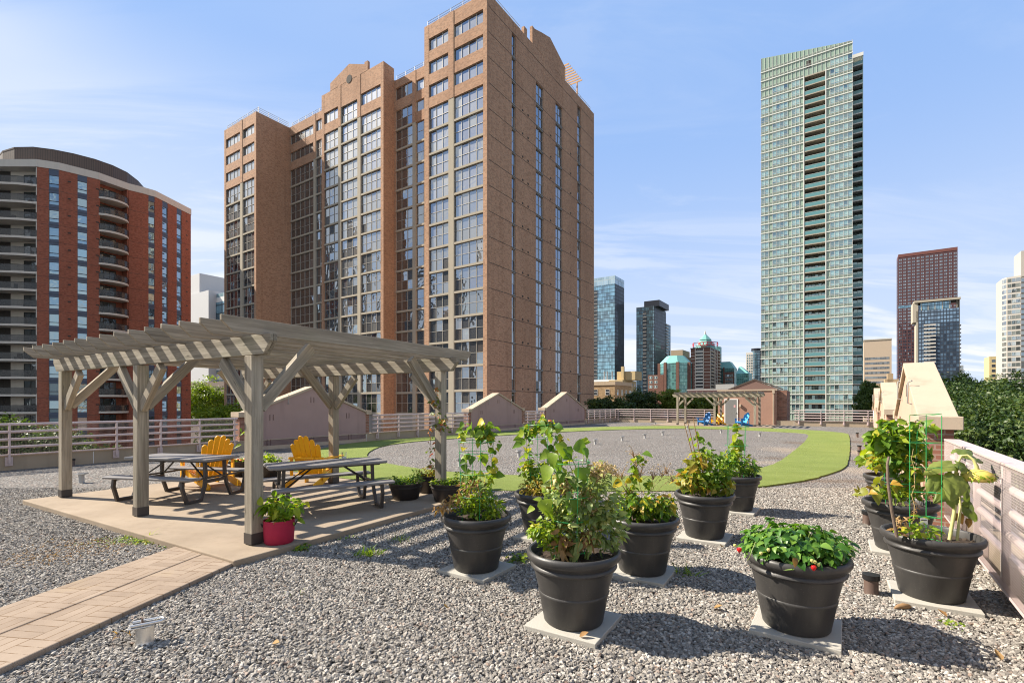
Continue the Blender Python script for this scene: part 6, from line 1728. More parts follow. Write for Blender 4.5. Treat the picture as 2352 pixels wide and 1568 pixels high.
# low building with the faceted green roof
Cg = Vector(((1552 - 1176) / FP * 330, 330, 0))
t = bthing('green_roofed_building', 'low faceted glass building with a pale green metal roof', 'office building', Cg)
k = 330 / FP; r8 = 34 * k * 1.06
m = MB(); m.prism(octa(0, 0, r8), ZB, Zat(836, 330), 'z'); bpart(m, 'curtain_wall', [M['cw_teal']], t)
m = MB(); frustum(m, octa(0, 0, r8 * 1.03), Zat(836, 330) + .02, octa(0, 0, r8 * .55), Zat(818, 330)); bpart(m, 'roof', [M['teal_roof']], t)
m = MB()
for x, y in octa(0, 0, r8 * 1.0): m.box(x - .9, x + .9, y - .9, y + .9, ZB, Zat(834, 330))
bpart(m, 'corner_pier', [M['brick_far']], t)
m = MB(); m.box(-r8 - 9 * k - 3, -r8 * .55, -r8 * .8, 10, ZB, Zat(861, 330)); bpart(m, 'brick_wing', [M['brick_far']], t)
M['fwin'] = window_mat('far_window', (.03, .07, .08), [(.5, (.06, .12, .12))], .15)
M['wframe'] = plain('pale_window_frame', (.60, .62, .56), .6)
its = [(mfront(-r8 - 9 * k - 2.2 + 3.4 * i, -r8 * .8 - .03, Zat(870 + 10.5 * j, 330)), 2.2, 1.8, 2, 1) for i in range(2) for j in range(3)]
place_windows(t, its, [M['fwin'], M['wframe']], 100, fr=.3)

# green pyramid topped tower with its ring sign
Ct = Vector(((1620 - 1176) / FP * 480, 480, 0)); k = 480 / FP
t = bthing('pyramid_roofed_tower', 'tower with a green pyramid roof and a red ring sign, behind the brown apartments', 'office tower', Ct)
z = lambda v: Zat(v, 480)
m = MB(); m.prism(octa(0, 0, 24 * k), ZB, z(801), 'z'); m.box(6 * k, 33 * k, -8 * k, 10 * k, ZB, z(798.5)); bpart(m, 'curtain_wall', [M['cw_teal']], t)
m = MB(); frustum(m, octa(0, 0, 24 * k), z(801) + .02, octa(0, 0, 13.5 * k), z(782.6)); frustum(m, octa(0, 0, 12.2 * k), z(782.5), octa(0, 0, 12.4 * k), z(780.8)); frustum(m, octa(0, 0, 14 * k), z(780.7), octa(0, 0, 11 * k), z(777.5)); frustum(m, octa(0, 0, 11 * k), z(777.5) + .01, octa(0, 0, 1.2 * k), z(767)); bpart(m, 'roof', [M['teal_roof']], t)
m = MB(); m.tube([(0, 0, z(768)), (0, 0, z(763)), (0, 0, z(758.5))], [1.0, .6, .15], 8); bpart(m, 'spire', [M['galv']], t)
rr = 27 * k
def on_ring(ang, rad=rr): return (rad * math.cos(ang), rad * math.sin(ang))
M['sign_red'] = plain('red_sign_letter', (.50, .015, .03), .4, 0, .05)
va = -math.pi / 2 - math.atan2(-EX.y, EX.x) * 0       # ring angle that faces local front
face = math.atan2(*(Vector((-Ct.x, -Ct.y, 0)).normalized().dot(EY), Vector((-Ct.x, -Ct.y, 0)).normalized().dot(EX)))
m = MB()
for zz_ in (z(796.2), z(788.2)): m.tube([(*on_ring(2 * math.pi * q / 48), zz_) for q in range(48)], .28, 5, closed=True)
for q in range(12): a = 2 * math.pi * q / 12; m.tube([(*on_ring(a), z(797)), (*on_ring(a, rr * .8), z(801))], .15, 5)
bpart(m, 'sign_ring', [M['steel_dark']], t)
def letters(word, a0, da, size, zc):
    for i, ch in enumerate(word):
        cu = bpy.data.curves.new('letter_curve', 'FONT'); cu.body = ch; cu.size = size; cu.align_x = 'CENTER'; cu.extrude = .12; cu.offset = .05
        tmp = bpy.data.objects.new('letter_tmp', cu); col.objects.link(tmp)
        me = bpy.data.meshes.new_from_object(tmp.evaluated_get(bpy.context.evaluated_depsgraph_get()))
        col.objects.unlink(tmp); bpy.data.objects.remove(tmp)
        a = a0 + da * i
        o = link('letter', me, [M['sign_red']], t, (*on_ring(a, rr + .3), zc - ZB), (R(90), 0, a + math.pi / 2))
letters('ROGERS', face - .50, .235, 5.2, z(796.0))
for a in (face - 1.22, face + 1.2):
    m = MB()
    for r_ in (1.0, .55): m.tube([(r_ * 1.55 * math.cos(2 * math.pi * q / 24), 0, r_ * 1.9 * math.sin(2 * math.pi * q / 24)) for q in range(24)], .22, 6, closed=True)
    m.build('ring_emblem', [M['sign_red']], t, (*on_ring(a, rr + .2), z(792) - ZB), (0, 0, a + math.pi / 2))

# brown apartment block with balcony stacks
t, C, zt, x0, x1, y1 = frame_box('brown_apartment_block', 'brown brick apartment block with pale balcony stacks below the ring sign', 'apartment block', 1630, 400, 799, 1586.5, 1654)
k = 400 / FP
m = MB(); m.box(x0, 0, 0, y1, ZB, zt); bpart(m, 'wall', [M['brick_far']], t)
m = MB(); m.box(x0 - .3, .3, -.3, y1, zt + .01, zt + .8); m.box(x0 * .52, x0 * .26, 4, 10, zt + .81, zt + 2.9); bpart(m, 'roof_edge', [M['dark_roof']], t)
nf = 20; hf = 2.72
for j in range(nf):
    zf = zt - 2.9 - hf * j
    m = MB(); m.box(x0, 0.05, -.12, -.005, zf - .22, zf + .1); m.box(.005, .12, 0, y1, zf - .22, zf + .1); bpart(m, 'floor_band', [M['cream']], t)
    m = MB(); m.box(x0 * .74, x0 * .33, -1.3, -.13, zf - .2, zf + .95); bpart(m, 'balcony', [M['cream']], t)
    m = MB(); m.box(x0 * .70, x0 * .36, -.08, -.006, zf + 1.0, zf + 2.35); bpart(m, 'balcony_opening', [M['cw_black']], t)
    m = MB(); m.box(.13, 1.3, y1 * .06, y1 * .36, zf - .2, zf + .95); bpart(m, 'balcony', [M['conc_b']], t)
    m = MB(); m.box(.006, .08, y1 * .08, y1 * .34, zf + 1.0, zf + 2.35); bpart(m, 'balcony_opening', [M['cw_black']], t)
    m = MB(); m.box(.13, 1.3, y1 * .70, y1 * .95, zf - .2, zf + .95); bpart(m, 'balcony', [M['conc_b']], t)
m = MB()
for y in (.04, .38, .52, .68): m.box(.13, .6, y1 * y - .25, y1 * y + .25, ZB, zt)
for x in (.75, .32): m.box(x0 * x - .25, x0 * x + .25, -.6, -.13, ZB, zt)
bpart(m, 'pilaster', [M['cream']], t)

t, C, zt, x0, x1, y1 = frame_box('teal_glass_block', 'teal glass block with a brick centre, right of the brown apartments', 'office building', 1686, 430, 829, 1649, 1693)
m = MB(); m.box(x0, 0, 0, y1, ZB, zt - 6); bpart(m, 'curtain_wall', [M['cw_teal']], t)
m = MB(); frustum(m, [(x0, 0), (0, 0), (0, y1), (x0, y1)], zt - 5.98, [(x0 + 1, 3), (-4, 3), (-4, y1), (x0 + 1, y1)], zt); bpart(m, 'roof', [M['teal_roof']], t)
m = MB(); m.box(x0 * .62, .3, -.6, -.01, ZB, zt - 9.5); m.box(x0 * .66, x0 * .58, -1.0, -.61, ZB, zt - 5); bpart(m, 'brick_centre', [M['brick_far']], t)
k = 430 / FP
place_windows(t, [(mfront(x0 * (.54 - .24 * i), -.65, Zat(865 + 9 * j, 430)), 3.2, 2.2, 2, 1) for i in range(2) for j in range(3)], [M['fwin'], M['wframe']], 100, fr=.35)
Ch = Vector(((1709 - 1176) / FP * 400, 400, 0)); k = 400 / FP
t = bthing('hip_roofed_building', 'small dark glass building with a pale green hipped roof left of the green tower', 'office building', Ch)
m = MB(); m.box(-14 * k, 12 * k, -5, 12, ZB, Zat(859, 400)); bpart(m, 'curtain_wall', [M['cw_teal']], t)
m = MB(); frustum(m, [(-14.5 * k, -5.5), (12.5 * k, -5.5), (12.5 * k, 12.5), (-14.5 * k, 12.5)], Zat(859, 400) + .02, [(-11 * k, 1), (-7 * k, 1), (-7 * k, 6), (-11 * k, 6)], Zat(841, 400)); bpart(m, 'roof', [M['teal_roof']], t)
Cv = Vector(((1731 - 1176) / FP * 560, 560, 0)); k = 560 / FP
t = bthing('cream_round_tower', 'cream tower with a dark curved glass bay, close left of the green tower', 'apartment tower', Cv)
m = MB(); m.box(-16 * k, 0, 0, 18, ZB, Zat(809, 560)); bpart(m, 'wall', [M['cream']], t)
m = MB(); m.prism(octa(6 * k, 4, 11 * k, 14), ZB, Zat(806, 560), 'z'); bpart(m, 'glass_bay', [M['cw_dark']], t)
m = MB(); m.prism(octa(4 * k, 6, 11 * k, 14), Zat(806, 560) + .02, Zat(799.5, 560), 'z'); bpart(m, 'cap', [M['navy']], t)
place_windows(t, [(mfront((-14.5 + 4.6 * i) * k, -.04, Zat(818 + 6 * j, 560)), 1.5, 2.1, 1, 1) for j in range(13) for i in range(3)], [M['fwin'], M['cream']], 100, fr=.2)

# right hand distant towers (their left flanks show)
t, C, zt, x0, x1, y1 = frame_box('beige_office_slab', 'beige office slab with grey window bands, right of the green tower', 'office building', 1984, 330, 783, None, 2048, left=True)
x1 = lx(C, 2048)
m = MB(); m.box(0, x1, 0, 20, ZB, zt); bpart(m, 'wall', [stucco('beige_panel', (.46, .365, .27), .05, .15)], t)
for j in range(14): m = MB(); zf = zt - 8.0 - 3.15 * j; m.box(.5, x1 - 1.2, -.05, -.006, zf - 1.5, zf); bpart(m, 'window_band', [curtain_mat('grey_band_%d' % j, (.05, .055, .06), (.16, .165, .17), (.2, .19, .17), 1.2, 1.5, .12, 0, .12) if j == 0 else M['band']], t) if j else None; M.setdefault('band', bpy.data.materials.get('grey_band_0') or curtain_mat('grey_band_0', (.05, .055, .06), (.16, .165, .17), (.2, .19, .17), 1.2, 1.5, .12, 0, .12))
m = MB(); m.box(-.2, x1 + .2, -.3, 20, zt + .01, zt + .8); bpart(m, 'roof_edge', [M['conc_b']], t)
t, C, zt, x0, x1, y1 = frame_box('dark_red_tower', 'very tall dark red gridded tower on the right skyline', 'apartment tower', 2063, 480, 585.6, 2059, 2199.5, left=True)
M['maroon'] = plain('maroon_panel', (.085, .036, .037), .6, 0, .12, .3)
m = MB(); m.box(0, x1, 0, 18, ZB, zt); bpart(m, 'wall', [M['maroon']], t)
m = MB(); m.box(0, x1, -.25, -.01, zt - 2.6, zt + .3); bpart(m, 'parapet', [plain('brick_red_edge', (.15, .055, .045), .7)], t)
nc = 13; dw = x1 / nc; its = []
for j in range(46):
    zf = zt - 6.2 - 3.02 * j
    if j == 15: continue
    for i in range(nc): its.append((mfront(dw * (i + .14), -.03, zf), dw * .72, 2.0, 2, 1))
M['rtwin'] = window_mat('maroon_tower_window', (.012, .016, .024), [(.35, (.035, .05, .07)), (.82, (.13, .17, .20))], .20)
place_windows(t, its, [M['rtwin'], M['maroon']], 100, fr=.3)
m = MB(); zf = zt - 6.2 - 3.02 * 15; m.box(.2, x1 - 5, -.06, -.012, zf - .3, zf + 2.2); bpart(m, 'glass_storey', [M['cw_blue']], t)
m = MB()
for j in range(46): m.box(-.06, -.005, 2, 16, zt - 6.2 - 3.02 * j, zt - 4.4 - 3.02 * j)
bpart(m, 'side_band', [M['cw_black']], t)
t, C, zt, x0, x1, y1 = frame_box('blue_grey_tower', 'blue glass tower with a cream roof slab in front of the dark red tower', 'apartment tower', 2109, 400, 691, 2097, 2203, left=True)
y1 = 14
m = MB(); m.box(0, x1, 0, y1, ZB, zt - 8); bpart(m, 'curtain_wall', [curtain_mat('blue_apartment_glass', (.010, .020, .038), (.10, .17, .25), (.030, .040, .058), 1.9, 2.95, .25, .30, .25, (.7, .86, 1.))], t)
m = MB(); m.box(1.5, x1 - 5, .4, y1, zt - 8, zt - 2.2); bpart(m, 'crown_glass', [M['cw_blue']], t)
m = MB(); m.box(-2.6, x1 + .8, -1.5, y1 + 2, zt - 1.6, zt); m.box(-3.4, -.02, .6, y1, zt - 17, zt - 1.61); m.box(-1.2, 0, .6, y1, ZB, zt - 8); m.box(x1, x1 + .5, .6, y1, ZB, zt - 1.6); bpart(m, 'cream_frame', [M['conc_b']], t)
m = MB()
for k_ in (.08, .25, .42, .6, .78, .95): m.box(x1 * k_ - .2, x1 * k_ + .2, .0, .35, zt - 8, zt - 1.61)
bpart(m, 'crown_post', [M['conc_b']], t)
for j in range(17):
    zf = zt - 20.5 - 2.95 * j; m = MB(); m.box(lx(C, 2122), lx(C, 2149), -1.0, -.01, zf, zf + .95); bpart(m, 'balcony', [M['cream']], t)
for j in range(18):
    zf = zt - 22 - 2.95 * j; m = MB(); m.box(x1, x1 + 1.4, 1, 5, zf, zf + .9); bpart(m, 'side_balcony', [M['cshade']], t)
t, C, zt, x0, x1, y1 = frame_box('small_grey_block', 'small grey block at the right foot of the blue glass tower', 'apartment block', 2201, 450, 839, None, 2213, left=True)
m = MB(); m.box(0, x1, 0, 12, ZB, zt); bpart(m, 'curtain_wall', [curtain_mat('grey_block_glass', (.06, .08, .09), (.22, .26, .27), (.30, .30, .29), 1.8, 2.9, .2, .3, .15)], t)
t, C, zt, x0, x1, y1 = frame_box('yellow_block', 'yellowish apartment block left of the white bay tower at the right edge', 'apartment block', 2274, 300, 818, None, 2310, left=True)
m = MB(); m.box(0, 6, 2, 16, ZB, zt); m.box(6.2, x1 + 6, 0, 16, ZB, zt + 1); bpart(m, 'wall', [stucco('yellow_concrete', (.52, .42, .22), .06, .2)], t)
place_windows(t, [(mfront(1.0 + 7.0 * i, 2 - .04 - 2 * (i > 0), zt - 3.5 - 3 * j), 1.8, 1.6, 1, 1) for j in range(5) for i in range(2)], [M['rtwin'], M['bframe']], 100, fr=.15)
t, C, zt, x0, x1, y1 = frame_box('white_bay_tower', 'white tower with faceted glass bays at the right edge', 'apartment tower', 2312, 265, 665, None, 2400, left=True)
z1 = Zat(612, 262); its = []
poly = [(-1.2, 3.0), (0, 0), (5.2, -1.6), (5.4, 1.8), (9.6, 1.8), (9.8, -2.5), (16, -3.5), (24, -3.5), (24, 16), (-1.2, 16)]
M['conc_w'] = stucco('off_white_concrete', (.40, .375, .335), .05, .15)
m = MB(); m.prism(poly, ZB, z1 - 5, 'z'); bpart(m, 'wall', [M['conc_w']], t)
m = MB(); m.prism([(5.8, 1.5), (9.6, 1.5), (9.8, -2.6), (24, -3.6), (24, 15), (5.8, 15)], z1 - 4.98, Zat(575, 262), 'z'); bpart(m, 'upper_wall', [M['conc_w']], t)
M['wtwin'] = window_mat('bay_window', (.05, .06, .06), [(.4, (.13, .15, .14)), (.75, (.26, .28, .26))], .30)
for j in range(28):
    zf = z1 - 7.9 - 2.8 * j
    for (a, b, n) in (((-1.2, 3.0), (0, 0), 2), ((0, 0), (5.2, -1.6), 3), ((5.4, 1.8), (9.6, 1.8), 2), ((9.8, -2.5), (16, -3.5), 3)):
        a = Vector(a + (0,)); b = Vector(b + (0,)); d = b - a; ang = math.atan2(d.y, d.x)
        nrm = Vector((d.y, -d.x, 0)).normalized()
        p = a + d * .06 + nrm * .05
        if zf > -3: its.append((Matrix.Translation((p.x, p.y, zf - ZB)) @ Matrix.Rotation(ang, 4, 'Z'), d.length * .88, 1.95, n, 1))
place_windows(t, its, [M['wtwin'], M['conc_w']], 100, fr=.12)

# left hand distant buildings
t, C, zt, x0, x1, y1 = frame_box('white_tower_block', 'blank pale grey block seen between the red and the tan brick towers', 'building', 479, 170, 666, 425, None, depth=20)
m = MB(); m.box(x0 - 6, 0, 0, 20, ZB, zt); m.box(x0 - 6, lx(C, 454.6), .5, 20, zt, Zat(636, 180)); bpart(m, 'wall', [plain('pale_cladding', (.50, .50, .50), .6, 0, .03, .2)], t)
m = MB(); m.box(.02, 14, 2.5, 20, ZB, zt - 1); bpart(m, 'glass_wing', [curtain_mat('banded_white_wing', (.05, .12, .15), (.18, .30, .33), (.66, .66, .64), 2.5, 3.3, .04, .62, .25)], t)
m = MB(); m.box(.03, 14.1, 2.35, 2.49, zt - 11, zt - 4); bpart(m, 'glass_top', [M['cw_blue']], t)
t, C, zt, x0, x1, y1 = frame_box('grey_flat_building', 'low grey flat roofed building under the pale block, above the lime tree', 'building', 516, 135, 875, 425, None)
m = MB(); m.box(x0 - 3, 3, 0, 10, ZB, zt); bpart(m, 'wall', [stucco('grey_brown_wall', (.22, .18, .16), .08, .1)], t)
place_windows(t, [(mfront(x0 + 1.2 + 2.3 * i, -.04, zt - 2.2 - 2.6 * j), 1.5, .9, 2, 1) for j in range(2) for i in range(5)], [M['rwin'], M['white']], 100, fr=.08)

# low buildings beyond the far edge
M['brick_yel'] = brick_mat('yellow_brown_brick', (.30, .19, .095), (.38, .25, .13), (.36, .28, .18), .4, .15, .2, .35)
t, C, zt, x0, x1, y1 = frame_box('brown_walkup', 'old yellow brown brick walk up building right of the brick tower', 'apartment building', 1412, 130, 884, 1352, 1450)
m = MB(); m.box(x0, 0, 0, y1, ZB, zt); bpart(m, 'wall', [M['brick_yel']], t)
m = MB(); m.box(x0 - .2, .2, -.2, y1, zt + .01, zt + 1.0); bpart(m, 'parapet', [stucco('tan_cornice', (.46, .36, .25), .08, .3)], t)
place_windows(t, [(mfront(x0 + 1.5 + 3.4 * i, -.04, zt - 2.6 - 2.9 * j), 1.1, 1.5, 1, 2) for j in range(3) for i in range(int(-x0 / 3.4))] + [(mside(.04, 1.5 + 3.0 * i, zt - 2.6 - 2.9 * j), .9, 1.4, 1, 2) for j in range(3) for i in range(int(y1 / 3.0))], [M['rwin'], M['white']], 100, fr=.1)
t, C, zt, x0, x1, y1 = frame_box('yellow_walkup', 'yellow rendered apartment building behind the brown walk up', 'apartment building', 1430, 180, 872, 1398, 1461)
m = MB(); m.box(x0, 0, 0, y1, ZB, zt); m.box(x0 + 2, x0 + 9, 3, 10, zt, zt + 3.2); m.box(x0 + 4, x0 + 5, 2, 3, zt, zt + 5); bpart(m, 'wall', [stucco('yellow_render', (.50, .385, .21), .06, .2)], t)
place_windows(t, [(mside(.04, 1.0 + 2.6 * i, zt - 2.3 - 2.8 * j), 1.5, 1.1, 1, 1) for j in range(2) for i in range(int(y1 / 2.6))], [M['rtwin'], M['bframe']], 100, fr=.1)
t, C, zt, x0, x1, y1 = frame_box('white_low_block', 'small white block with roof masts beside the blue tower foot', 'building', 1412, 230, 871, 1355, None)
m = MB(); m.box(x0, 0, 0, 12, ZB, zt); bpart(m, 'wall', [M['white']], t)
m = MB()
for x in (-2, -4.5, -6): m.tube([(x, 2, zt), (x, 2, zt + 4)], .3, 6)
bpart(m, 'mast', [M['galv']], t)
t, C, zt, x0, x1, y1 = frame_box('brown_flat_building', 'low brown flat roofed building behind the stair shed', 'building', 1745, 95, 895, 1580, None)
m = MB(); m.box(x0, 0, 0, 20, ZB, zt); bpart(m, 'wall', [M['stucco']], t)
m = MB(); m.box(x0 - .2, .2, -.2, 20, zt + .01, zt + .3); m.box(x0 + 5, x0 + 8.5, 2, 5, zt + .3, zt + 1.3); m.box(x0 + 10.5, x0 + 13, 2, 5, zt + .3, zt + 1.5); bpart(m, 'roof', [M['galv']], t)
m = MB(); m.box(x0 + 5.3, x0 + 9.5, -.04, -.005, zt - 1.3, zt - .35); bpart(m, 'opening', [M['core']], t)
t, C, zt, x0, x1, y1 = frame_box('pink_row_house', 'low pinkish houses glimpsed through the far railing', 'house', 1655, 88, 934, 1478, None)
m = MB(); m.box(x0, 0, 0, 9, ZB, zt); bpart(m, 'wall', [plain('pink_house_wall', (.34, .19, .17), .9, 0, .2, .3)], t)
place_windows(t, [(mfront(x0 + 1.5 + 2.6 * i, -.04, zt - 2.0), 1.2, 1.3, 1, 2) for i in range(int(-x0 / 2.6))], [M['rwin'], M['white']], 100, fr=.1)
t, C, zt, x0, x1, y1 = frame_box('tan_low_block', 'low tan block with chimney between the slab office and the gable walls', 'building', 2090, 120, 880, 2000, None)
C_ = C
m = MB(); m.box(x0, 0, 0, 12, ZB, zt); m.box(x0 * .55, x0 * .40, 2, 5, zt, zt + 2.6); m.box(x0 * .62, x0 * .25, 2, 6, zt, zt + 1.2); bpart(m, 'wall', [stucco('tan_render_low', (.36, .27, .17), .08, .3)], t)
# ------------------------------------------------------------------ trees
def crown_mesh(name, seed, rx, ry, rz, n_cl, per, leaf, gap=.35):
    g = np.random.default_rng(seed)
    d = unit(g.normal(size=(n_cl, 3))); rr = (gap + (1 - gap) * g.random((n_cl, 1))) ** .6
    lump = 1 + .22 * np.sin(d[:, :1] * 5 + seed) * np.cos(d[:, 1:2] * 4.3 + seed * 2) + g.normal(0, .08, (n_cl, 1))
    c = d * rr * lump * np.array([rx, ry, rz]); c[:, 2] = np.maximum(c[:, 2], -rz * .75)
    cs = g.uniform(.6, 1.3, (n_cl, 1)) * .17 * min(rx, rz) + .12
    cb = g.random(n_cl)
    n = n_cl * per
    ci = np.repeat(np.arange(n_cl), per)
    e = unit(g.normal(size=(n, 3)))
    P = c[ci] + e * cs[ci] * (g.random((n, 1)) ** .5) * np.array([1.25, 1.25, .75])
    N = unit(e * .6 + np.array([0, 0, .5]) + g.normal(0, .45, (n, 3)))
    D = unit(np.cross(N, g.normal(size=(n, 3)))); S = np.cross(D, N)
    L = leaf * g.uniform(.6, 1.35, (n, 1))
    V = np.stack([P - D * L * .5, P + S * L * .3 + N * L * .06, P + D * L * .5 - N * L * .1, P - S * L * .3 + N * L * .06], 1).reshape(-1, 3)
    T = np.arange(n * 4).reshape(-1, 4)
    r = np.clip(cb[ci] * .55 + g.random(n) * .45, 0, 1)
    return mesh_np(name, V, T, r), c
CROWNS = {}
M['tree_olive'] = tree_mat('olive_tree_leaf', (0.10, 0.15, 0.025), (0.19, 0.25, 0.04), (0.33, 0.36, 0.07), .45)
def tree(label, u, Y, vtop, rpx, mat, shape=0, name='leafy_tree', leaf=.28, n_cl=150, per=90, zc=None, asp=1.0, group='trees around the roof'):
    top = Zat(vtop, Y); rx = rpx * Y / FP; rz = rx * asp
    key = (shape, mat, round(leaf / rx, 2), n_cl)
    x = (u - 1176) / FP * Y
    cz = top - rz * 1.08
    t = thing(name, label, 'tree', (x, Y, ZB), random.uniform(0, 6.28), group)
    if key not in CROWNS: CROWNS[key] = crown_mesh('crown', shape * 11 + 3, 1, 1, 1, n_cl, per, leaf / rx)
    me, c = CROWNS[key]
    o = bpy.data.objects.new('crown', me); col.objects.link(o); o.parent = t; o.location = (0, 0, cz - ZB); o.scale = (rx, rx, rz)
    if not me.materials: me.materials.append(M[mat])
    m = MB(); h = cz - ZB
    m.tube([(0, 0, 0), (.1 * rx * .3, 0, h * .45), (0, .05, h * .8), (0, 0, h + rz * .3)], [.07 * rx + .08, .055 * rx + .07, .045 * rx + .05, .02 * rx + .02], 8)
    r_ = random.Random(shape)
    for i in range(9):
        q = c[r_.randrange(len(c))]
        b = Vector((0, 0, h * r_.uniform(.72, .95))); e = Vector((q[0] * rx, q[1] * rx, h + q[2] * rz))
        m.tube([b, b.lerp(e, .5) + Vector((0, 0, -.08 * rx)), e], [.028 * rx + .03, .018 * rx + .02, .006 * rx + .01], 5)
    m.build('trunk', M['bark'], t, smooth=True)
    return t
tree('bright lime green tree between the red and tan brick towers', 468, 118, 872, 52, 'tree_lime', 0, leaf=.45, n_cl=170)
tree('second lime green tree lower down behind the left railing', 520, 70, 925, 62, 'tree_lime', 1, leaf=.34)
tree('green tree glimpsed low behind the railing at the far left', 40, 42, 962, 80, 'tree_mid', 2, leaf=.30)
tree('green tree behind the railing left of the leftmost pergola post', 150, 46, 985, 80, 'tree_mid', 0, leaf=.30)
tree('dark green tree right of the brown walk up', 1476, 84, 893, 36, 'tree_dark', 3, leaf=.30)
tree('low dark tree directly right of the brick tower base', 1383, 62, 912, 34, 'tree_dark', 1, leaf=.24)
tree('low dark bushy tree left of the far railing corner', 1428, 60, 917, 28, 'tree_dark', 2, leaf=.24)
tree('olive green tree behind the left end of the far pergola', 1542, 82, 892, 26, 'tree_olive', 4, leaf=.28)
tree('olive green tree behind the middle of the far pergola', 1590, 72, 910, 22, 'tree_olive', 1, leaf=.26)
tree('olive green tree left of the stair shed', 1628, 70, 906, 26, 'tree_olive', 3, leaf=.26)
tree('olive tree right behind the green tower foot', 1996, 66, 879, 24, 'tree_mid', 2, leaf=.24, asp=1.6)
tree('dark tree between the far and near gable walls on the right', 2068, 48, 884, 30, 'tree_dark', 4, leaf=.20, asp=1.4)
for i, (lab, u, Y, vt, rp, mat, sh, asp) in enumerate((
    ('large dark green tree right of the nearest peach gable wall', 2205, 33, 874, 95, 'tree_dark', 5, 1.1), ('large dark green tree rising above the mesh railing at the right edge', 2345, 27, 874, 120, 'tree_dark', 6, 1.05),
    ('large dark green tree in the middle of the right hand tree mass', 2275, 36, 880, 90, 'tree_dark', 7, 1.1), ('olive topped tree behind the right hand tree mass', 2190, 52, 866, 50, 'tree_mid', 8, 1.2),
    ('olive topped tree farther right behind the dark trees', 2255, 54, 872, 46, 'tree_mid', 5, 1.2), ('tall sparse topped tree before the white bay tower', 2325, 48, 862, 60, 'tree_mid', 6, 1.2),
    ('dark tree at the far right edge over the railing', 2450, 22, 905, 130, 'tree_dark', 5, 1.0), ('dark lower tree behind the nearest mesh railing', 2265, 21, 948, 90, 'tree_dark', 6, 1.2), ('dark lower tree behind the nearest peach gable wall', 2165, 26, 930, 70, 'tree_dark', 7, 1.2))):
    tree(lab, u, Y, vt, rp, mat, sh, leaf=.17 if Y < 40 else .22, n_cl=215, per=95, asp=asp)

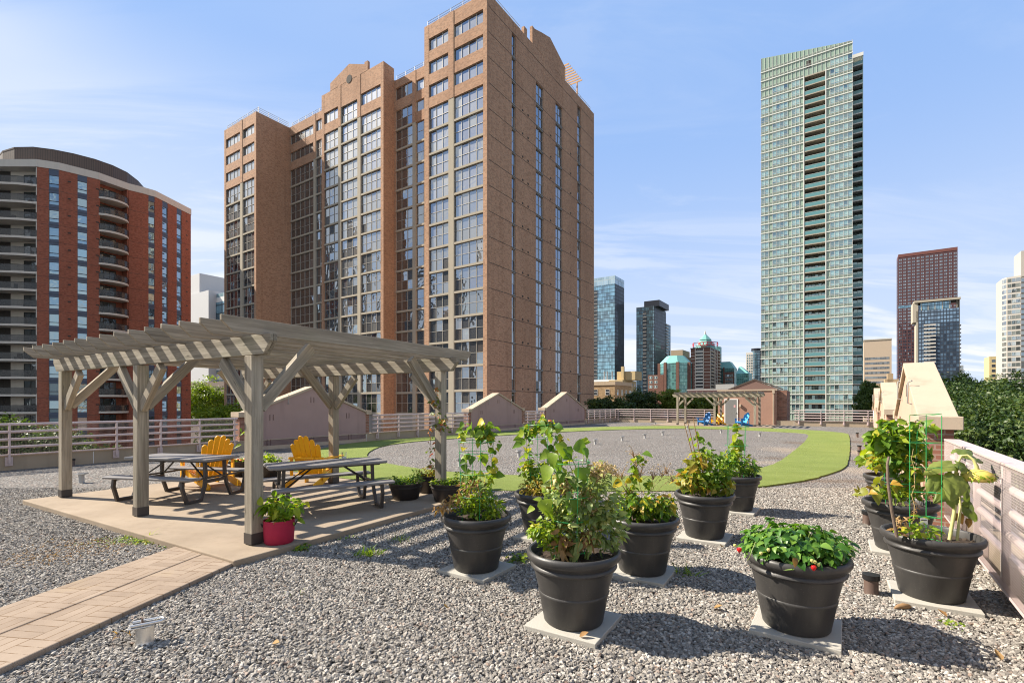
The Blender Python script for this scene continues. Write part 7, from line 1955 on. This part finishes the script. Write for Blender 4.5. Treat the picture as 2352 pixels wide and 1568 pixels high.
# ------------------------------------------------------------------ loose gravel stones (too many to count)
def stone_mat():
    t = NT('gravel_stone')
    r = t.orand(); o = t.obj()
    c = t.ramp(t.white(t.comb(r, 3.1, 1.0)), [(0.0, (0.118, 0.107, 0.094)), (0.3, (0.20, 0.182, 0.158)), (0.7, (0.288, 0.262, 0.228)), (1.0, (0.49, 0.455, 0.40))])
    c = t.mix(t.math('MULTIPLY', t.math('GREATER_THAN', r, 0.95), 0.4), c, (0.36, 0.22, 0.15))
    c = t.mix(t.math('MULTIPLY', t.noise(o, 2.5, 4), 0.3), c, (0.20, 0.185, 0.175))
    t.set(base=c, rough=0.9, spec=0.2)
    return t.mat
M['stone'] = stone_mat()
def gravel(name, poly, density, smin, smax, seed, label):
    me = bpy.data.meshes.new(name)
    me.from_pydata([(p[0], p[1], 0.002) for p in poly], [], [tuple(range(len(poly)))]); me.update()
    me.materials.append(M['stone'])
    o = bpy.data.objects.new(name, me); col.objects.link(o)
    tag(o, label, 'gravel', kind='stuff')
    ng = bpy.data.node_groups.new('gravel_scatter', 'GeometryNodeTree')
    ng.interface.new_socket('Geometry', in_out='INPUT', socket_type='NodeSocketGeometry')
    ng.interface.new_socket('Geometry', in_out='OUTPUT', socket_type='NodeSocketGeometry')
    N = ng.nodes; Lk = ng.links
    gi_ = N.new('NodeGroupInput'); go = N.new('NodeGroupOutput')
    dp_ = N.new('GeometryNodeDistributePointsOnFaces'); dp_.inputs['Density'].default_value = density; dp_.inputs['Seed'].default_value = seed
    Lk.new(gi_.outputs[0], dp_.inputs['Mesh'])
    g2 = N.new('GeometryNodeGeometryToInstance')
    for k in range(6):
        ico = N.new('GeometryNodeMeshIcoSphere'); ico.inputs['Radius'].default_value = 0.5; ico.inputs['Subdivisions'].default_value = 1
        nz = N.new('ShaderNodeTexNoise'); nz.noise_dimensions = '4D'; nz.inputs['W'].default_value = k * 7.3 + seed; nz.inputs['Scale'].default_value = 1.6; nz.inputs['Detail'].default_value = 1.0
        sb = N.new('ShaderNodeVectorMath'); sb.operation = 'SUBTRACT'; sb.inputs[1].default_value = (0.5, 0.5, 0.5); Lk.new(nz.outputs['Color'], sb.inputs[0])
        sc_ = N.new('ShaderNodeVectorMath'); sc_.operation = 'SCALE'; sc_.inputs['Scale'].default_value = 1.5; Lk.new(sb.outputs[0], sc_.inputs[0])
        sp_ = N.new('GeometryNodeSetPosition'); Lk.new(ico.outputs['Mesh'], sp_.inputs['Geometry']); Lk.new(sc_.outputs[0], sp_.inputs['Offset'])
        tr = N.new('GeometryNodeTransform'); tr.inputs['Scale'].default_value = (1.25, 0.9, 0.68); Lk.new(sp_.outputs[0], tr.inputs['Geometry'])
        sm = N.new('GeometryNodeSetMaterial'); sm.inputs['Material'].default_value = M['stone']; Lk.new(tr.outputs[0], sm.inputs['Geometry'])
        ss = N.new('GeometryNodeSetShadeSmooth'); ss.inputs['Shade Smooth'].default_value = False; Lk.new(sm.outputs[0], ss.inputs['Geometry'])
        Lk.new(ss.outputs[0], g2.inputs[0])
    ip_ = N.new('GeometryNodeInstanceOnPoints'); ip_.inputs['Pick Instance'].default_value = True
    Lk.new(dp_.outputs['Points'], ip_.inputs['Points']); Lk.new(g2.outputs[0], ip_.inputs['Instance'])
    rr_ = N.new('FunctionNodeRandomValue'); rr_.data_type = 'FLOAT_VECTOR'; rr_.inputs[0].default_value = (-.6, -.6, 0); rr_.inputs[1].default_value = (.6, .6, 6.28); rr_.inputs['Seed'].default_value = seed + 3
    Lk.new(rr_.outputs[0], ip_.inputs['Rotation'])
    rs = N.new('FunctionNodeRandomValue'); rs.data_type = 'FLOAT'; rs.inputs[2].default_value = smin; rs.inputs[3].default_value = smax; rs.inputs['Seed'].default_value = seed + 5
    Lk.new(rs.outputs[1], ip_.inputs['Scale'])
    rz_ = N.new('FunctionNodeRandomValue'); rz_.data_type = 'FLOAT'; rz_.inputs[2].default_value = 0.0; rz_.inputs[3].default_value = .014; rz_.inputs['Seed'].default_value = seed + 9
    cb_ = N.new('ShaderNodeCombineXYZ'); Lk.new(rz_.outputs[1], cb_.inputs[2])
    spz = N.new('GeometryNodeSetPosition'); Lk.new(dp_.outputs['Points'], spz.inputs['Geometry']); Lk.new(cb_.outputs[0], spz.inputs['Offset'])
    Lk.new(spz.outputs[0], ip_.inputs['Points'])
    jn = N.new('GeometryNodeJoinGeometry'); Lk.new(ip_.outputs[0], jn.inputs[0]); Lk.new(jn.outputs[0], go.inputs[0])
    md = o.modifiers.new('scatter', 'NODES'); md.node_group = ng
    return o
def rx_at(y, m=0.0):
    return min(1.09 * y + .4, RA.x + RD.x / RD.y * (y - RA.y) - m)
def strip(y0, y1):
    return [(max(-1.09 * y0 - .4, -1e9), y0), (rx_at(y0), y0), (rx_at(y1), y1), (max(-1.09 * y1 - .4, W(LX, 0).x + (y1 - W(LX, 0).y) * .559 / .829 if y1 > 14.2 else -1e9), y1)]
gravel('gravel_stones', strip(2.5, 6.2), 4000, .018, .035, 1, 'coarse grey gravel stones nearest the camera')
gravel('gravel_stones', strip(6.2, 10.5), 2700, .020, .039, 2, 'coarse grey gravel stones round the pots and the pad')
